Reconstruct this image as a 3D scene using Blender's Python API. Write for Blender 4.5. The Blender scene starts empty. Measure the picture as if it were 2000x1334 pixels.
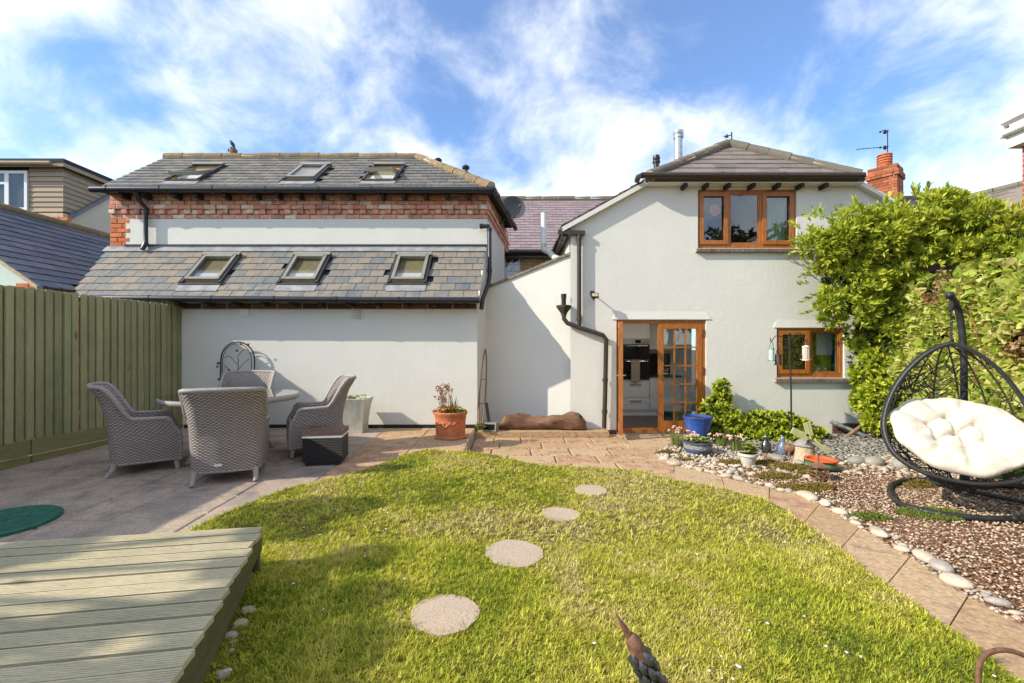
import bpy, bmesh, math, random
import numpy as np
from mathutils import Vector, Matrix
random.seed(7); rng = np.random.default_rng(11)
SC = bpy.context.scene; COL = SC.collection
# ---------------------------------------------------------------- camera
FPX, CX, HY, CH = 889.0, 1000.0, 680.0, 1.58      # focal length in photo pixels, vanishing point, eye height
cam = bpy.data.cameras.new('camera'); camo = bpy.data.objects.new('camera', cam); COL.objects.link(camo)
cam.sensor_width = 36; cam.lens = 36 * FPX / 2000; cam.shift_y = (HY - 667) / 2000
cam.clip_start = .05; cam.clip_end = 2000
camo.location = (0, 0, CH); camo.rotation_euler = (math.radians(90), 0, 0); SC.camera = camo
def P(px, py, Y): return Vector(((px - CX) / FPX * Y, Y, CH - (py - HY) / FPX * Y))      # pixel at a known depth
def G(px, py, z=0.0):                                                                   # pixel on level ground z
    Y = (CH - z) * FPX / (py - HY); return Vector(((px - CX) / FPX * Y, Y, z))
# ---------------------------------------------------------------- sky, sun, exposure
SUN_EL, SUN_AZ = math.radians(32.5), math.radians(250)                                  # azimuth clockwise from +Y
TOSUN = Vector((math.sin(SUN_AZ) * math.cos(SUN_EL), math.cos(SUN_AZ) * math.cos(SUN_EL), math.sin(SUN_EL)))
wd = bpy.data.worlds.new('World'); SC.world = wd; wd.use_nodes = True
wn, wl = wd.node_tree.nodes, wd.node_tree.links; wn.clear()
def wnode(t, **k):
    n = wn.new(t)
    for a, b in k.items(): setattr(n, a, b)
    return n
sky = wnode('ShaderNodeTexSky', sky_type='NISHITA', sun_disc=False, sun_elevation=SUN_EL, sun_rotation=SUN_AZ)
sky.air_density = 1.0; sky.dust_density = 0.6; sky.ozone_density = 2.2
tc = wnode('ShaderNodeTexCoord'); sep = wnode('ShaderNodeSeparateXYZ'); wl.new(tc.outputs['Generated'], sep.inputs[0])
def wm(op, a, b=None, c=None):
    n = wnode('ShaderNodeMath', operation=op)
    for i, q in enumerate((a, b, c)):
        if q is None: continue
        if isinstance(q, (int, float)): n.inputs[i].default_value = q
        else: wl.new(q, n.inputs[i])
    return n.outputs[0]
zc = wm('ADD', wm('MAXIMUM', sep.outputs['Z'], 0.0), 0.55)                              # cloud layer seen in perspective
cmb = wnode('ShaderNodeCombineXYZ')
wl.new(wm('DIVIDE', sep.outputs['X'], zc), cmb.inputs[0]); wl.new(wm('DIVIDE', sep.outputs['Y'], zc), cmb.inputs[1])
mp = wnode('ShaderNodeMapping'); wl.new(cmb.outputs[0], mp.inputs[0])
mp.inputs['Location'].default_value = (7.25, 11.45, 1.7); mp.inputs['Rotation'].default_value = (0, 0, math.radians(10)); mp.inputs['Scale'].default_value = (1.0, 1.0, 1)
def wnoise(scale, detail, rough, dist, off=0.0):
    n = wnode('ShaderNodeTexNoise', noise_dimensions='4D'); n.inputs['W'].default_value = off
    n.inputs['Scale'].default_value = scale; n.inputs['Detail'].default_value = detail
    n.inputs['Roughness'].default_value = rough; n.inputs['Distortion'].default_value = dist
    wl.new(mp.outputs[0], n.inputs['Vector']); return n.outputs[0]
big = wnoise(1.9, 3, .5, .1, 6.9); fine = wnoise(5.2, 9, .60, .35, 2.1)
den = wm('ADD', wm('MULTIPLY', big, .52), wm('MULTIPLY', fine, .52))
ramp = wnode('ShaderNodeMapRange', interpolation_type='SMOOTHSTEP'); wl.new(den, ramp.inputs['Value'])
ramp.inputs['From Min'].default_value = .42; ramp.inputs['From Max'].default_value = .70
lowh = wnode('ShaderNodeMapRange', interpolation_type='SMOOTHSTEP'); wl.new(sep.outputs['Z'], lowh.inputs['Value'])
lowh.inputs['From Min'].default_value = .42; lowh.inputs['From Max'].default_value = .02; lowh.inputs['To Min'].default_value = 0; lowh.inputs['To Max'].default_value = .28
mask = wm('MINIMUM', wm('ADD', wm('MULTIPLY_ADD', ramp.outputs[0], .84, .06), lowh.outputs[0]), .97)
tint = wnode('ShaderNodeMix', data_type='RGBA', blend_type='MULTIPLY'); tint.inputs['Factor'].default_value = 1
wl.new(sky.outputs[0], tint.inputs['A']); tint.inputs['B'].default_value = (.46, .74, 1.0, 1)
mixc = wnode('ShaderNodeMix', data_type='RGBA'); wl.new(mask, mixc.inputs['Factor'])
wl.new(tint.outputs['Result'], mixc.inputs['A']); mixc.inputs['B'].default_value = (7.0, 6.85, 6.55, 1)
bg = wnode('ShaderNodeBackground'); bg.inputs['Strength'].default_value = .15; wl.new(mixc.outputs['Result'], bg.inputs['Color'])
wo = wnode('ShaderNodeOutputWorld'); wl.new(bg.outputs[0], wo.inputs[0])
sun = bpy.data.lights.new('sun', 'SUN'); sun.energy = 3.2; sun.angle = math.radians(.6); sun.color = (1, .93, .80)
suno = bpy.data.objects.new('sun', sun); COL.objects.link(suno)
suno.rotation_euler = (-TOSUN).to_track_quat('-Z', 'Y').to_euler(); suno.location = TOSUN * 40
SC.view_settings.view_transform = 'Standard'; SC.view_settings.look = 'None'
SC.view_settings.exposure = 0.84; SC.view_settings.gamma = 1.0; SC.view_settings.use_curve_mapping = False
SC.render.engine = 'CYCLES'
try:
    SC.cycles.use_denoising = True; SC.cycles.max_bounces = 8; SC.cycles.transparent_max_bounces = 12
except Exception: pass
# ---------------------------------------------------------------- helpers
WM = {}
def attach(o, parent):
    if parent is not None:
        o.parent = parent; o.matrix_parent_inverse = WM[parent.name].inverted()
def tag(o, label, cat, group=None, kind=None):
    if label: o['label'] = label
    if cat: o['category'] = cat
    if group: o['group'] = group
    if kind: o['kind'] = kind
    return o
def empty(name, loc=(0, 0, 0), parent=None, label=None, cat=None, group=None):
    o = bpy.data.objects.new(name, None); COL.objects.link(o); o.empty_display_size = .1
    M = Matrix.Translation(Vector(loc)); o.matrix_basis = M; WM[o.name] = M
    attach(o, parent); return tag(o, label, cat, group)
def place(name, mesh, M, parent=None):
    o = bpy.data.objects.new(name, mesh); COL.objects.link(o); o.matrix_basis = M; WM[o.name] = M; attach(o, parent); return o
def frame(O, u, s, n=None):
    u = Vector(u).normalized(); s = Vector(s).normalized(); n = u.cross(s).normalized() if n is None else Vector(n).normalized()
    return Matrix(((u.x, s.x, n.x, O[0]), (u.y, s.y, n.y, O[1]), (u.z, s.z, n.z, O[2]), (0, 0, 0, 1)))
def T(x, y, z): return Matrix.Translation((x, y, z))
def RZ(d): return Matrix.Rotation(math.radians(d), 4, 'Z')
def RX(d): return Matrix.Rotation(math.radians(d), 4, 'X')
def RY(d): return Matrix.Rotation(math.radians(d), 4, 'Y')
class MB:
    def __init__(s): s.v = []; s.f = []; s.m = []; s.M = None; s.uv = {}
    def add(s, vs, fs, mat=0, uvs=None):
        b = len(s.v)
        for p in vs:
            p = Vector(p); s.v.append(s.M @ p if s.M is not None else p)
        for k, f in enumerate(fs):
            if uvs: s.uv[len(s.f)] = [uvs[i] for i in f]
            s.f.append([i + b for i in f]); s.m.append(mat)
        return s
    def box(s, x0, x1, y0, y1, z0, z1, mat=0):
        return s.add([(x0,y0,z0),(x1,y0,z0),(x1,y1,z0),(x0,y1,z0),(x0,y0,z1),(x1,y0,z1),(x1,y1,z1),(x0,y1,z1)],
                     [(0,3,2,1),(4,5,6,7),(0,1,5,4),(1,2,6,5),(2,3,7,6),(3,0,4,7)], mat)
    def bar(s, a, b, w, h, mat=0, up=(0, 0, 1)):                     # rectangular bar from a to b
        a, b = Vector(a), Vector(b); d = (b - a).normalized(); up = Vector(up)
        if abs(d.dot(up)) > .98: up = Vector((0, 1, 0))
        r = d.cross(up).normalized() * w / 2; q = r.cross(d).normalized() * h / 2
        vs = [a-r-q, a+r-q, a+r+q, a-r+q, b-r-q, b+r-q, b+r+q, b-r+q]
        return s.add(vs, [(0,1,2,3),(7,6,5,4),(0,4,5,1),(1,5,6,2),(2,6,7,3),(3,7,4,0)], mat)
    def prism(s, poly, off, mat=0):                                 # polygon (3-D points) pushed along off
        n = len(poly); off = Vector(off); a = [Vector(p) for p in poly]; b = [p + off for p in a]
        nrm = Vector((0, 0, 0))
        for i in range(n): nrm += a[i].cross(a[(i+1) % n])
        fs = [list(range(n)), list(range(2*n-1, n-1, -1))] + [[i, i+n, (i+1) % n + n, (i+1) % n] for i in range(n)]
        if nrm.dot(off) > 0: fs = [f[::-1] for f in fs]
        return s.add(a + b, fs, mat)
    def tube(s, pts, r, n=8, mat=0, closed=False, cap=True, flat=1.0):
        pts = [Vector(p) for p in pts]; N = len(pts); rr = r if isinstance(r, (list, tuple)) else [r] * N
        vs, fs = [], []; ref = None
        for i, p in enumerate(pts):
            d = (pts[(i+1) % N] - pts[i-1]) if closed or 0 < i < N-1 else (pts[1]-pts[0] if i == 0 else pts[-1]-pts[-2])
            if d.length < 1e-9: d = Vector((0, 0, 1))
            d.normalize()
            if ref is None: ref = d.orthogonal().normalized()
            a = ref - d * ref.dot(d)
            if a.length < 1e-6: a = d.orthogonal()
            a.normalize(); ref = a; b = d.cross(a)
            for k in range(n):
                t = 2 * math.pi * k / n; vs.append(p + (a * math.cos(t) + b * math.sin(t) * flat) * rr[i])
        for i in range(N if closed else N - 1):
            j = (i + 1) % N
            for k in range(n): fs.append((i*n+k, i*n+(k+1) % n, j*n+(k+1) % n, j*n+k))
        if cap and not closed: fs += [tuple(range(n-1, -1, -1)), tuple(range((N-1)*n, N*n))]
        return s.add(vs, fs, mat)
    def lathe(s, prof, n=24, c=(0, 0, 0), mat=0, sx=1, sy=1):
        c = Vector(c); vs, fs = [], []; m = len(prof)
        for r, z in prof:
            for k in range(n):
                t = 2 * math.pi * k / n; vs.append(c + Vector((r * math.cos(t) * sx, r * math.sin(t) * sy, z)))
        for i in range(m - 1):
            for k in range(n): fs.append((i*n+k, i*n+(k+1) % n, (i+1)*n+(k+1) % n, (i+1)*n+k))
        fs += [tuple(range(n-1, -1, -1)), tuple(range((m-1)*n, m*n))]
        return s.add(vs, fs, mat)
    def ball(s, c, rx, ry=None, rz=None, n=10, mat=0):
        ry = ry or rx; rz = rz or rx; c = Vector(c); vs = [c + Vector((0, 0, -rz))]; fs = []; m = max(4, n // 2 + 1)
        for i in range(1, m):
            a = -math.pi/2 + math.pi * i / m
            for k in range(n):
                t = 2 * math.pi * k / n; vs.append(c + Vector((rx*math.cos(a)*math.cos(t), ry*math.cos(a)*math.sin(t), rz*math.sin(a))))
        vs.append(c + Vector((0, 0, rz))); top = len(vs) - 1
        for k in range(n): fs.append((0, 1+(k+1) % n, 1+k)); fs.append((top, 1+(m-2)*n+k, 1+(m-2)*n+(k+1) % n))
        for i in range(m-2):
            for k in range(n): fs.append((1+i*n+k, 1+i*n+(k+1) % n, 1+(i+1)*n+(k+1) % n, 1+(i+1)*n+k))
        return s.add(vs, fs, mat)
    def grid(s, pts, mat=0, closed_u=False, uvs=None, flip=False):   # pts[i][j]
        a, b = len(pts), len(pts[0]); vs = [p for row in pts for p in row]; fs = []
        for i in range(a - (0 if closed_u else 1)):
            for j in range(b - 1):
                q = (i*b+j, i*b+j+1, ((i+1) % a)*b+j+1, ((i+1) % a)*b+j); fs.append(q[::-1] if flip else q)
        return s.add(vs, fs, mat, uvs=[u for row in uvs for u in row] if uvs else None)
    def mesh(s, name, mats, smooth=False, origin=None):
        me = bpy.data.meshes.new(name); o = Vector((0, 0, 0)) if origin is None else origin
        me.from_pydata([tuple(p - o) for p in s.v], [], s.f)
        for m in (mats if isinstance(mats, (list, tuple)) else [mats]): me.materials.append(m)
        if any(s.m): me.polygons.foreach_set('material_index', s.m)
        if s.uv:
            ul = me.uv_layers.new(name='UVMap')
            for fi, us in s.uv.items():
                for li, uvv in zip(me.polygons[fi].loop_indices, us): ul.data[li].uv = uvv
        if smooth:
            me.polygons.foreach_set('use_smooth', [True] * len(me.polygons)); me.set_sharp_from_angle(angle=math.radians(smooth if smooth is not True else 40))
        me.update(); return me
    def build(s, name, mats, parent=None, smooth=False, center=True):
        o = Vector((0, 0, 0))
        if center and s.v:
            xs = [p.x for p in s.v]; ys = [p.y for p in s.v]; zs = [p.z for p in s.v]
            o = Vector(((min(xs)+max(xs))/2, (min(ys)+max(ys))/2, min(zs)))
        return place(name, s.mesh(name, mats, smooth, o), Matrix.Translation(o), parent)
def copy_thing(root, M, label=None):
    r = root.copy(); COL.objects.link(r); r.matrix_basis = M
    if label: r['label'] = label
    for ch in list(root.children):
        c = ch.copy(); COL.objects.link(c); c.parent = r
        for g in ch.children:
            d = g.copy(); COL.objects.link(d); d.parent = c
    return r
def np_mesh(name, V, F, mats, parent=None, col=None, nper=None, smooth=False):
    """V (n,3), F (m,k) index array, col (n,3) point colour"""
    me = bpy.data.meshes.new(name); V = np.asarray(V, np.float32); F = np.asarray(F, np.int32); m, k = F.shape
    o = np.array([(V[:,0].min()+V[:,0].max())/2, (V[:,1].min()+V[:,1].max())/2, V[:,2].min()], np.float32)
    me.vertices.add(len(V)); me.vertices.foreach_set('co', (V - o).ravel())
    me.loops.add(m*k); me.loops.foreach_set('vertex_index', F.ravel())
    me.polygons.add(m); me.polygons.foreach_set('loop_start', np.arange(0, m*k, k, dtype=np.int32)); me.polygons.foreach_set('loop_total', np.full(m, k, np.int32))
    for q in (mats if isinstance(mats, (list, tuple)) else [mats]): me.materials.append(q)
    if col is not None:
        a = me.attributes.new('col', 'FLOAT_COLOR', 'POINT'); c4 = np.ones((len(V), 4), np.float32); c4[:, :3] = col; a.data.foreach_set('color', c4.ravel())
    if smooth: me.polygons.foreach_set('use_smooth', np.ones(m, bool))
    me.update(calc_edges=True); me.validate()
    return place(name, me, Matrix.Translation(Vector(o.tolist())), parent)
def lerp(a, b, t): return a + (b - a) * t
def sstep(a, b, x):
    t = min(1, max(0, (x - a) / (b - a))); return t * t * (3 - 2 * t)
def spline(pts, n=8, closed=False):                                   # Catmull-Rom
    pts = [Vector(p) for p in pts]; N = len(pts); out = []
    for i in range(N if closed else N - 1):
        g = (lambda k: pts[k % N]) if closed else (lambda k: pts[max(0, min(N-1, k))])
        a, b, c, d = g(i-1), g(i), g(i+1), g(i+2)
        for k in range(n):
            t = k / n; out.append(.5 * ((2*b) + (c-a)*t + (2*a-5*b+4*c-d)*t*t + (3*b-a-3*c+d)*t**3))
    if not closed: out.append(pts[-1])
    return out
def in_poly(x, y, poly):
    c = False; n = len(poly); j = n - 1
    for i in range(n):
        xi, yi = poly[i][0], poly[i][1]; xj, yj = poly[j][0], poly[j][1]
        if (yi > y) != (yj > y) and x < (xj-xi)*(y-yi)/(yj-yi)+xi: c = not c
        j = i
    return c
def np_in_poly(X, Y, poly):
    c = np.zeros(len(X), bool); n = len(poly); j = n - 1
    for i in range(n):
        xi, yi, xj, yj = poly[i][0], poly[i][1], poly[j][0], poly[j][1]
        if yi != yj:
            t = ((yi > Y) != (yj > Y)) & (X < (xj-xi)*(Y-yi)/(yj-yi)+xi); c ^= t
        j = i
    return c
# ---------------------------------------------------------------- materials
def lin(r, g, b):
    f = lambda c: (c/255/12.92) if c/255 <= .04045 else ((c/255+.055)/1.055)**2.4
    return (f(r), f(g), f(b), 1)
class NT:
    def __init__(s, name):
        s.mat = bpy.data.materials.new(name); s.mat.use_nodes = True; s.t = s.mat.node_tree; s.t.nodes.clear()
        s.out = s.n('ShaderNodeOutputMaterial')
    def n(s, t, **k):
        q = s.t.nodes.new(t)
        for a, b in k.items(): setattr(q, a, b)
        return q
    def l(s, a, b): s.t.links.new(a, b)
    def set(s, inp, v):
        if isinstance(v, bpy.types.NodeSocket): s.l(v, inp)
        else: inp.default_value = v
    def math(s, op, a, b=None, c=None):
        n = s.n('ShaderNodeMath', operation=op)
        for i, q in enumerate((a, b, c)):
            if q is not None: s.set(n.inputs[i], q)
        return n.outputs[0]
    def pos(s, scale=(1, 1, 1), rot=(0, 0, 0)):
        g = s.n('ShaderNodeNewGeometry'); m = s.n('ShaderNodeMapping'); s.l(g.outputs['Position'], m.inputs[0])
        m.inputs['Scale'].default_value = scale; m.inputs['Rotation'].default_value = rot; return m.outputs[0]
    def noise(s, vec, scale, detail=4, rough=.55, dist=0.0):
        n = s.n('ShaderNodeTexNoise'); s.l(vec, n.inputs['Vector']); n.inputs['Scale'].default_value = scale
        n.inputs['Detail'].default_value = detail; n.inputs['Roughness'].default_value = rough; n.inputs['Distortion'].default_value = dist; return n.outputs[0]
    def rmap(s, v, a, b, c=0.0, d=1.0):
        n = s.n('ShaderNodeMapRange'); s.l(v, n.inputs['Value'])
        for i, q in zip(('From Min', 'From Max', 'To Min', 'To Max'), (a, b, c, d)): n.inputs[i].default_value = q
        return n.outputs[0]
    def mix(s, f, a, b, mode='MIX'):
        n = s.n('ShaderNodeMix', data_type='RGBA', blend_type=mode)
        s.set(n.inputs['Factor'], f); s.set(n.inputs['A'], a); s.set(n.inputs['B'], b); return n.outputs['Result']
    def rnd(s):                                                          # differs per object and per loose piece
        o = s.n('ShaderNodeObjectInfo'); g = s.n('ShaderNodeNewGeometry')
        return s.math('FRACT', s.math('ADD', o.outputs['Random'], g.outputs['Random Per Island']))
    def ramp(s, v, stops):
        r = s.n('ShaderNodeValToRGB'); s.l(v, r.inputs[0]); e = r.color_ramp.elements
        while len(e) < len(stops): e.new(.5)
        for q, (p, c) in zip(e, stops): q.position = p; q.color = c
        return r.outputs[0]
    def bump(s, h, strength=.3, dist=.01):
        b = s.n('ShaderNodeBump'); s.l(h, b.inputs['Height']); b.inputs['Strength'].default_value = strength; b.inputs['Distance'].default_value = dist; return b.outputs[0]
    def fin(s, col, rough=.7, normal=None, metal=0, spec=.4, **k):
        p = s.n('ShaderNodeBsdfPrincipled'); s.set(p.inputs['Base Color'], col); s.set(p.inputs['Roughness'], rough); s.set(p.inputs['Metallic'], metal)
        p.inputs['Specular IOR Level'].default_value = spec
        if normal is not None: s.l(normal, p.inputs['Normal'])
        for a, b in k.items(): s.set(p.inputs[a.replace('_', ' ')], b)
        s.l(p.outputs[0], s.out.inputs[0]); return s.mat
def plain(name, c, rough=.6, metal=0, var=.12, scale=14, bump=.15, spec=.4, stretch=(1, 1, 1), bdist=.004, **k):
    t = NT(name); v = t.pos(stretch); n = t.noise(v, scale, 5, .6); n2 = t.noise(v, scale*6, 3, .6)
    lo = tuple(x*(1-var*1.6) for x in c[:3])+(1,); hi = tuple(min(1, x*(1+var)) for x in c[:3])+(1,)
    col = t.mix(t.rmap(n, .3, .7), lo, hi)
    return t.fin(col, t.rmap(n2, .2, .8, max(.05, rough-.1), min(1, rough+.1)), t.bump(t.math('ADD', n2, n), bump, bdist) if bump else None, metal, spec, **k)
def multi(name, stops, rough=.8, bump=.4, nscale=9, grain=60, stretch=(1, 1, 1), blend=.35, bdist=.006, patch=None, spec=.35, gmix=.42):
    """piece material: a ramp colour picked per piece, modulated by grain, plus patches of another colour"""
    t = NT(name); v = t.pos(stretch); n = t.noise(v, nscale, 6, .62); g = t.noise(v, grain, 4, .6)
    f = t.math('ADD', t.math('MULTIPLY', t.rnd(), 1-blend), t.math('MULTIPLY', t.rmap(n, .25, .75), blend))
    col = t.ramp(f, stops); col = t.mix(gmix, col, t.ramp(t.rmap(g, .3, .7), [(0, (.55, .55, .55, 1)), (1, (1.25, 1.25, 1.25, 1))]), 'MULTIPLY')
    if patch:
        pc, ps, pa, pb = patch; pm = t.rmap(t.noise(t.pos(), ps, 7, .65, .4), pa, pb); col = t.mix(pm, col, pc)
    return t.fin(col, rough, t.bump(t.math('ADD', g, t.math('MULTIPLY', n, 1.5)), bump, bdist), 0, spec)
def R4(*c): return tuple(c) + (1,)
def M_render(name, c):                                                      # painted render: soft waves, fine grain, faint stains
    t = NT(name); v = t.pos(); a = t.noise(v, 1.3, 6, .6); b = t.noise(v, 18, 5, .6); f = t.noise(v, 110, 3, .6); st = t.noise(t.pos((3, 3, .5)), 2.2, 6, .65)
    col = t.mix(t.rmap(a, .3, .7), tuple(x*.955 for x in c)+(1,), tuple(c)+(1,))
    col = t.mix(t.rmap(st, .62, .82, 0, .28), col, R4(c[0]*.80, c[1]*.80, c[2]*.74))
    h = t.math('ADD', t.math('ADD', t.math('MULTIPLY', b, .9), t.math('MULTIPLY', f, .35)), t.math('MULTIPLY', t.noise(v, 3.2, 3, .5), .9))
    return t.fin(col, .82, t.bump(h, .34, .012), 0, .3)
M = {}
M['render'] = M_render('white_render', (.725, .705, .625)); M['cream'] = M_render('cream_render', (.62, .56, .43)); M['mint'] = M_render('mint_render', (.62, .72, .62))
M['slate'] = multi('roof_slate', [(0, lin(90, 96, 100)), (.3, lin(114, 116, 114)), (.52, lin(130, 123, 112)), (.72, lin(144, 130, 112)), (.88, lin(103, 108, 108)), (1, lin(150, 127, 102))], .62, .5, 5, 45, (1, .5, .5), .45, .006, (lin(156, 149, 133), 3.2, .56, .80))
M['slate_up'] = multi('weathered_slate', [(0, lin(87, 88, 87)), (.35, lin(112, 109, 102)), (.6, lin(127, 118, 105)), (.85, lin(100, 96, 96)), (1, lin(131, 115, 99))], .66, .5, 5, 40, (1, .5, .5), .4, .006, (lin(143, 134, 114), 3.5, .55, .8))
M['slate_blue'] = multi('blue_slate', [(0, lin(76, 83, 96)), (.5, lin(101, 105, 117)), (.8, lin(119, 115, 119)), (1, lin(89, 94, 105))], .55, .4, 5, 40, (.5, 1, .5), .4)
M['slate_purple'] = multi('purple_slate', [(0, lin(124, 106, 108)), (.5, lin(153, 133, 133)), (.8, lin(139, 126, 122)), (1, lin(168, 144, 139))], .7, .4, 4, 40)
M['slate_grey'] = multi('grey_slate', [(0, lin(104, 97, 90)), (.5, lin(127, 116, 107)), (1, lin(143, 128, 116))], .7, .5, 4, 30)
M['felt'] = plain('roof_felt', (.035, .035, .04), .9)
M['ridge'] = multi('ridge_tile', [(0, lin(114, 98, 74)), (.5, lin(134, 114, 84)), (1, lin(102, 93, 77))], .85, .8, 7, 40, patch=(lin(160, 131, 77), 9, .5, .72))
M['ridge_grey'] = multi('ridge_grey', [(0, lin(98, 93, 81)), (.5, lin(118, 109, 93)), (1, lin(107, 98, 88))], .85, .8, 7, 40, patch=(lin(140, 125, 91), 8, .56, .78))
M['mortar'] = plain('mortar', lin(196, 178, 146), .9, var=.2, scale=20, bump=.6)
M['brick'] = multi('red_brick', [(0, lin(190, 124, 100)), (.2, lin(210, 144, 118)), (.42, lin(222, 162, 134)), (.58, lin(200, 134, 110)), (.7, lin(228, 184, 154)), (.8, lin(160, 112, 100)), (.9, lin(234, 214, 188)), (1, lin(214, 150, 122))], .88, .7, 8, 50, blend=.15, patch=(lin(228, 208, 184), 7, .52, .78))
def M_brickwall():
    t = NT('brick_wall'); g = t.n('ShaderNodeNewGeometry'); sp = t.n('ShaderNodeSeparateXYZ'); t.l(g.outputs['Position'], sp.inputs[0]); cb = t.n('ShaderNodeCombineXYZ'); t.l(t.math('ADD', sp.outputs[1], sp.outputs[0]), cb.inputs[0]); t.l(sp.outputs[2], cb.inputs[1])
    b = t.n('ShaderNodeTexBrick'); t.l(cb.outputs[0], b.inputs['Vector']); b.inputs['Color1'].default_value = lin(178, 104, 78); b.inputs['Color2'].default_value = lin(150, 82, 62); b.inputs['Mortar'].default_value = lin(190, 166, 138)
    for k, v in (('Scale', 1.0), ('Mortar Size', .006), ('Brick Width', .225), ('Row Height', .075)): b.inputs[k].default_value = v
    return t.fin(t.mix(.3, b.outputs['Color'], t.ramp(t.noise(t.pos(), 30, 4), [(.3, R4(.5, .5, .5)), (.7, R4(1.2, 1.2, 1.2))]), 'MULTIPLY'), .9, t.bump(b.outputs['Fac'], -.5, .01))
M['brickwall'] = M_brickwall()
M['brick_orange'] = multi('orange_brick', [(0, lin(196, 108, 66)), (.5, lin(216, 132, 86)), (1, lin(178, 96, 62))], .88, .6, 8, 50, blend=.25)
M['brick_chim'] = multi('chimney_brick', [(0, lin(120, 66, 44)), (.4, lin(160, 92, 60)), (.7, lin(178, 106, 70)), (1, lin(134, 86, 62))], .9, .7, 8, 50, blend=.25)
M['brick_dark'] = multi('dark_brick', [(0, lin(74, 54, 46)), (.5, lin(98, 68, 54)), (1, lin(120, 84, 64))], .88, .6, 8, 50, blend=.3)
M['brick_sill'] = multi('sill_brick', [(0, lin(104, 92, 86)), (.5, lin(128, 114, 104)), (1, lin(92, 80, 76))], .85, .6, 8, 50, blend=.3)
M['joint'] = plain('brick_joint', lin(186, 158, 128), .92, var=.25, scale=25, bump=.5)
M['black'] = plain('black_plastic', (.018, .018, .019), .32, var=.2, spec=.5, bump=.05)
M['brownpipe'] = plain('brown_pipe', (.05, .036, .026), .36, var=.2, bump=.05)
M['rafter'] = plain('dark_timber', (.03, .022, .018), .7)
M['lead'] = plain('lead', lin(150, 150, 148), .55, var=.22, scale=6, bump=.3, stretch=(1, 1, 1))
M['grey_metal'] = plain('grey_frame', lin(140, 136, 126), .42, var=.08, bump=.03)
M['dark_metal'] = plain('dark_flashing', (.045, .045, .045), .45, var=.1, bump=.03)
M['pine'] = plain('pine_lining', lin(176, 132, 66), .55, scale=6, stretch=(1, 1, 8))
M['pvc'] = plain('white_pvc', (.74, .74, .72), .32, var=.03, bump=0)
M['oak'] = plain('golden_oak', (.40, .135, .026), .38, var=.22, scale=5, stretch=(7, 7, 1.2), bump=.06, spec=.5)
M['oakdark'] = plain('dark_oak', (.20, .065, .018), .45, var=.2, scale=5, stretch=(7, 7, 1.2), bump=.06)  # darker brown oak for the door hinges
M['steel'] = plain('steel', (.62, .61, .58), .28, 1.0, var=.08, bump=.02)
M['galv'] = plain('galvanised', (.5, .51, .5), .42, .85, var=.2, bump=.05)
M['brass'] = plain('brass', (.75, .55, .22), .3, 1.0, bump=0)
M['iron'] = plain('black_iron', (.04, .041, .042), .42, .3, var=.3, bump=.1)
M['dish'] = plain('dish_grey', (.09, .09, .085), .5, var=.15)
M['stonewall'] = multi('ironstone', [(0, lin(150, 108, 66)), (.5, lin(186, 148, 98)), (.8, lin(204, 174, 124)), (1, lin(132, 98, 66))], .9, .9, 7, 40)
M['coping'] = plain('coping', lin(138, 128, 112), .9, var=.4, scale=16, bump=.9, bdist=.012)
M['rclad'] = multi('weathered_cladding', [(0, lin(150, 134, 112)), (.5, lin(176, 158, 132)), (1, lin(130, 118, 104))], .85, .4, 3, 30, (1, 1, 14))
M['terracotta'] = plain('terracotta', lin(196, 116, 76), .82, var=.18, scale=9, bump=.2)
M['orangepot'] = plain('orange_clay', lin(206, 98, 46), .7, var=.15, bump=.15)
M['soil'] = plain('soil', (.06, .04, .028), .95, var=.4, scale=40, bump=1, bdist=.02)
M['earth'] = plain('ground_earth', (.11, .085, .055), .95, var=.3, scale=5, bump=.5, bdist=.03)
M['slab'] = multi('patio_slab', [(0, lin(164, 132, 100)), (.3, lin(187, 154, 115)), (.55, lin(195, 166, 130)), (.8, lin(183, 141, 109)), (1, lin(156, 132, 107))], .88, 1.0, 6, 30, blend=.45, patch=(lin(128, 106, 85), 6, .52, .74), gmix=.8)
M['slab_grey'] = multi('grey_slab', [(0, lin(161, 145, 124)), (.4, lin(182, 163, 140)), (.7, lin(172, 151, 135)), (1, lin(195, 174, 146))], .86, .6, 3, 50, blend=.5, patch=(lin(119, 108, 103), 2.4, .46, .70), gmix=.75)
M['slabjoint'] = plain('slab_joint', lin(128, 108, 82), .95, var=.45, scale=16, bump=.8, bdist=.01)
M['greyjoint'] = plain('grey_joint', lin(182, 167, 151), .95, var=.35, scale=7, bump=.8, bdist=.01)
M['stone'] = multi('stepping_stone', [(0, lin(184, 161, 138)), (1, lin(201, 178, 152))], .9, .8, 6, 60, blend=.6, patch=(lin(157, 136, 115), 11, .6, .76))
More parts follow.
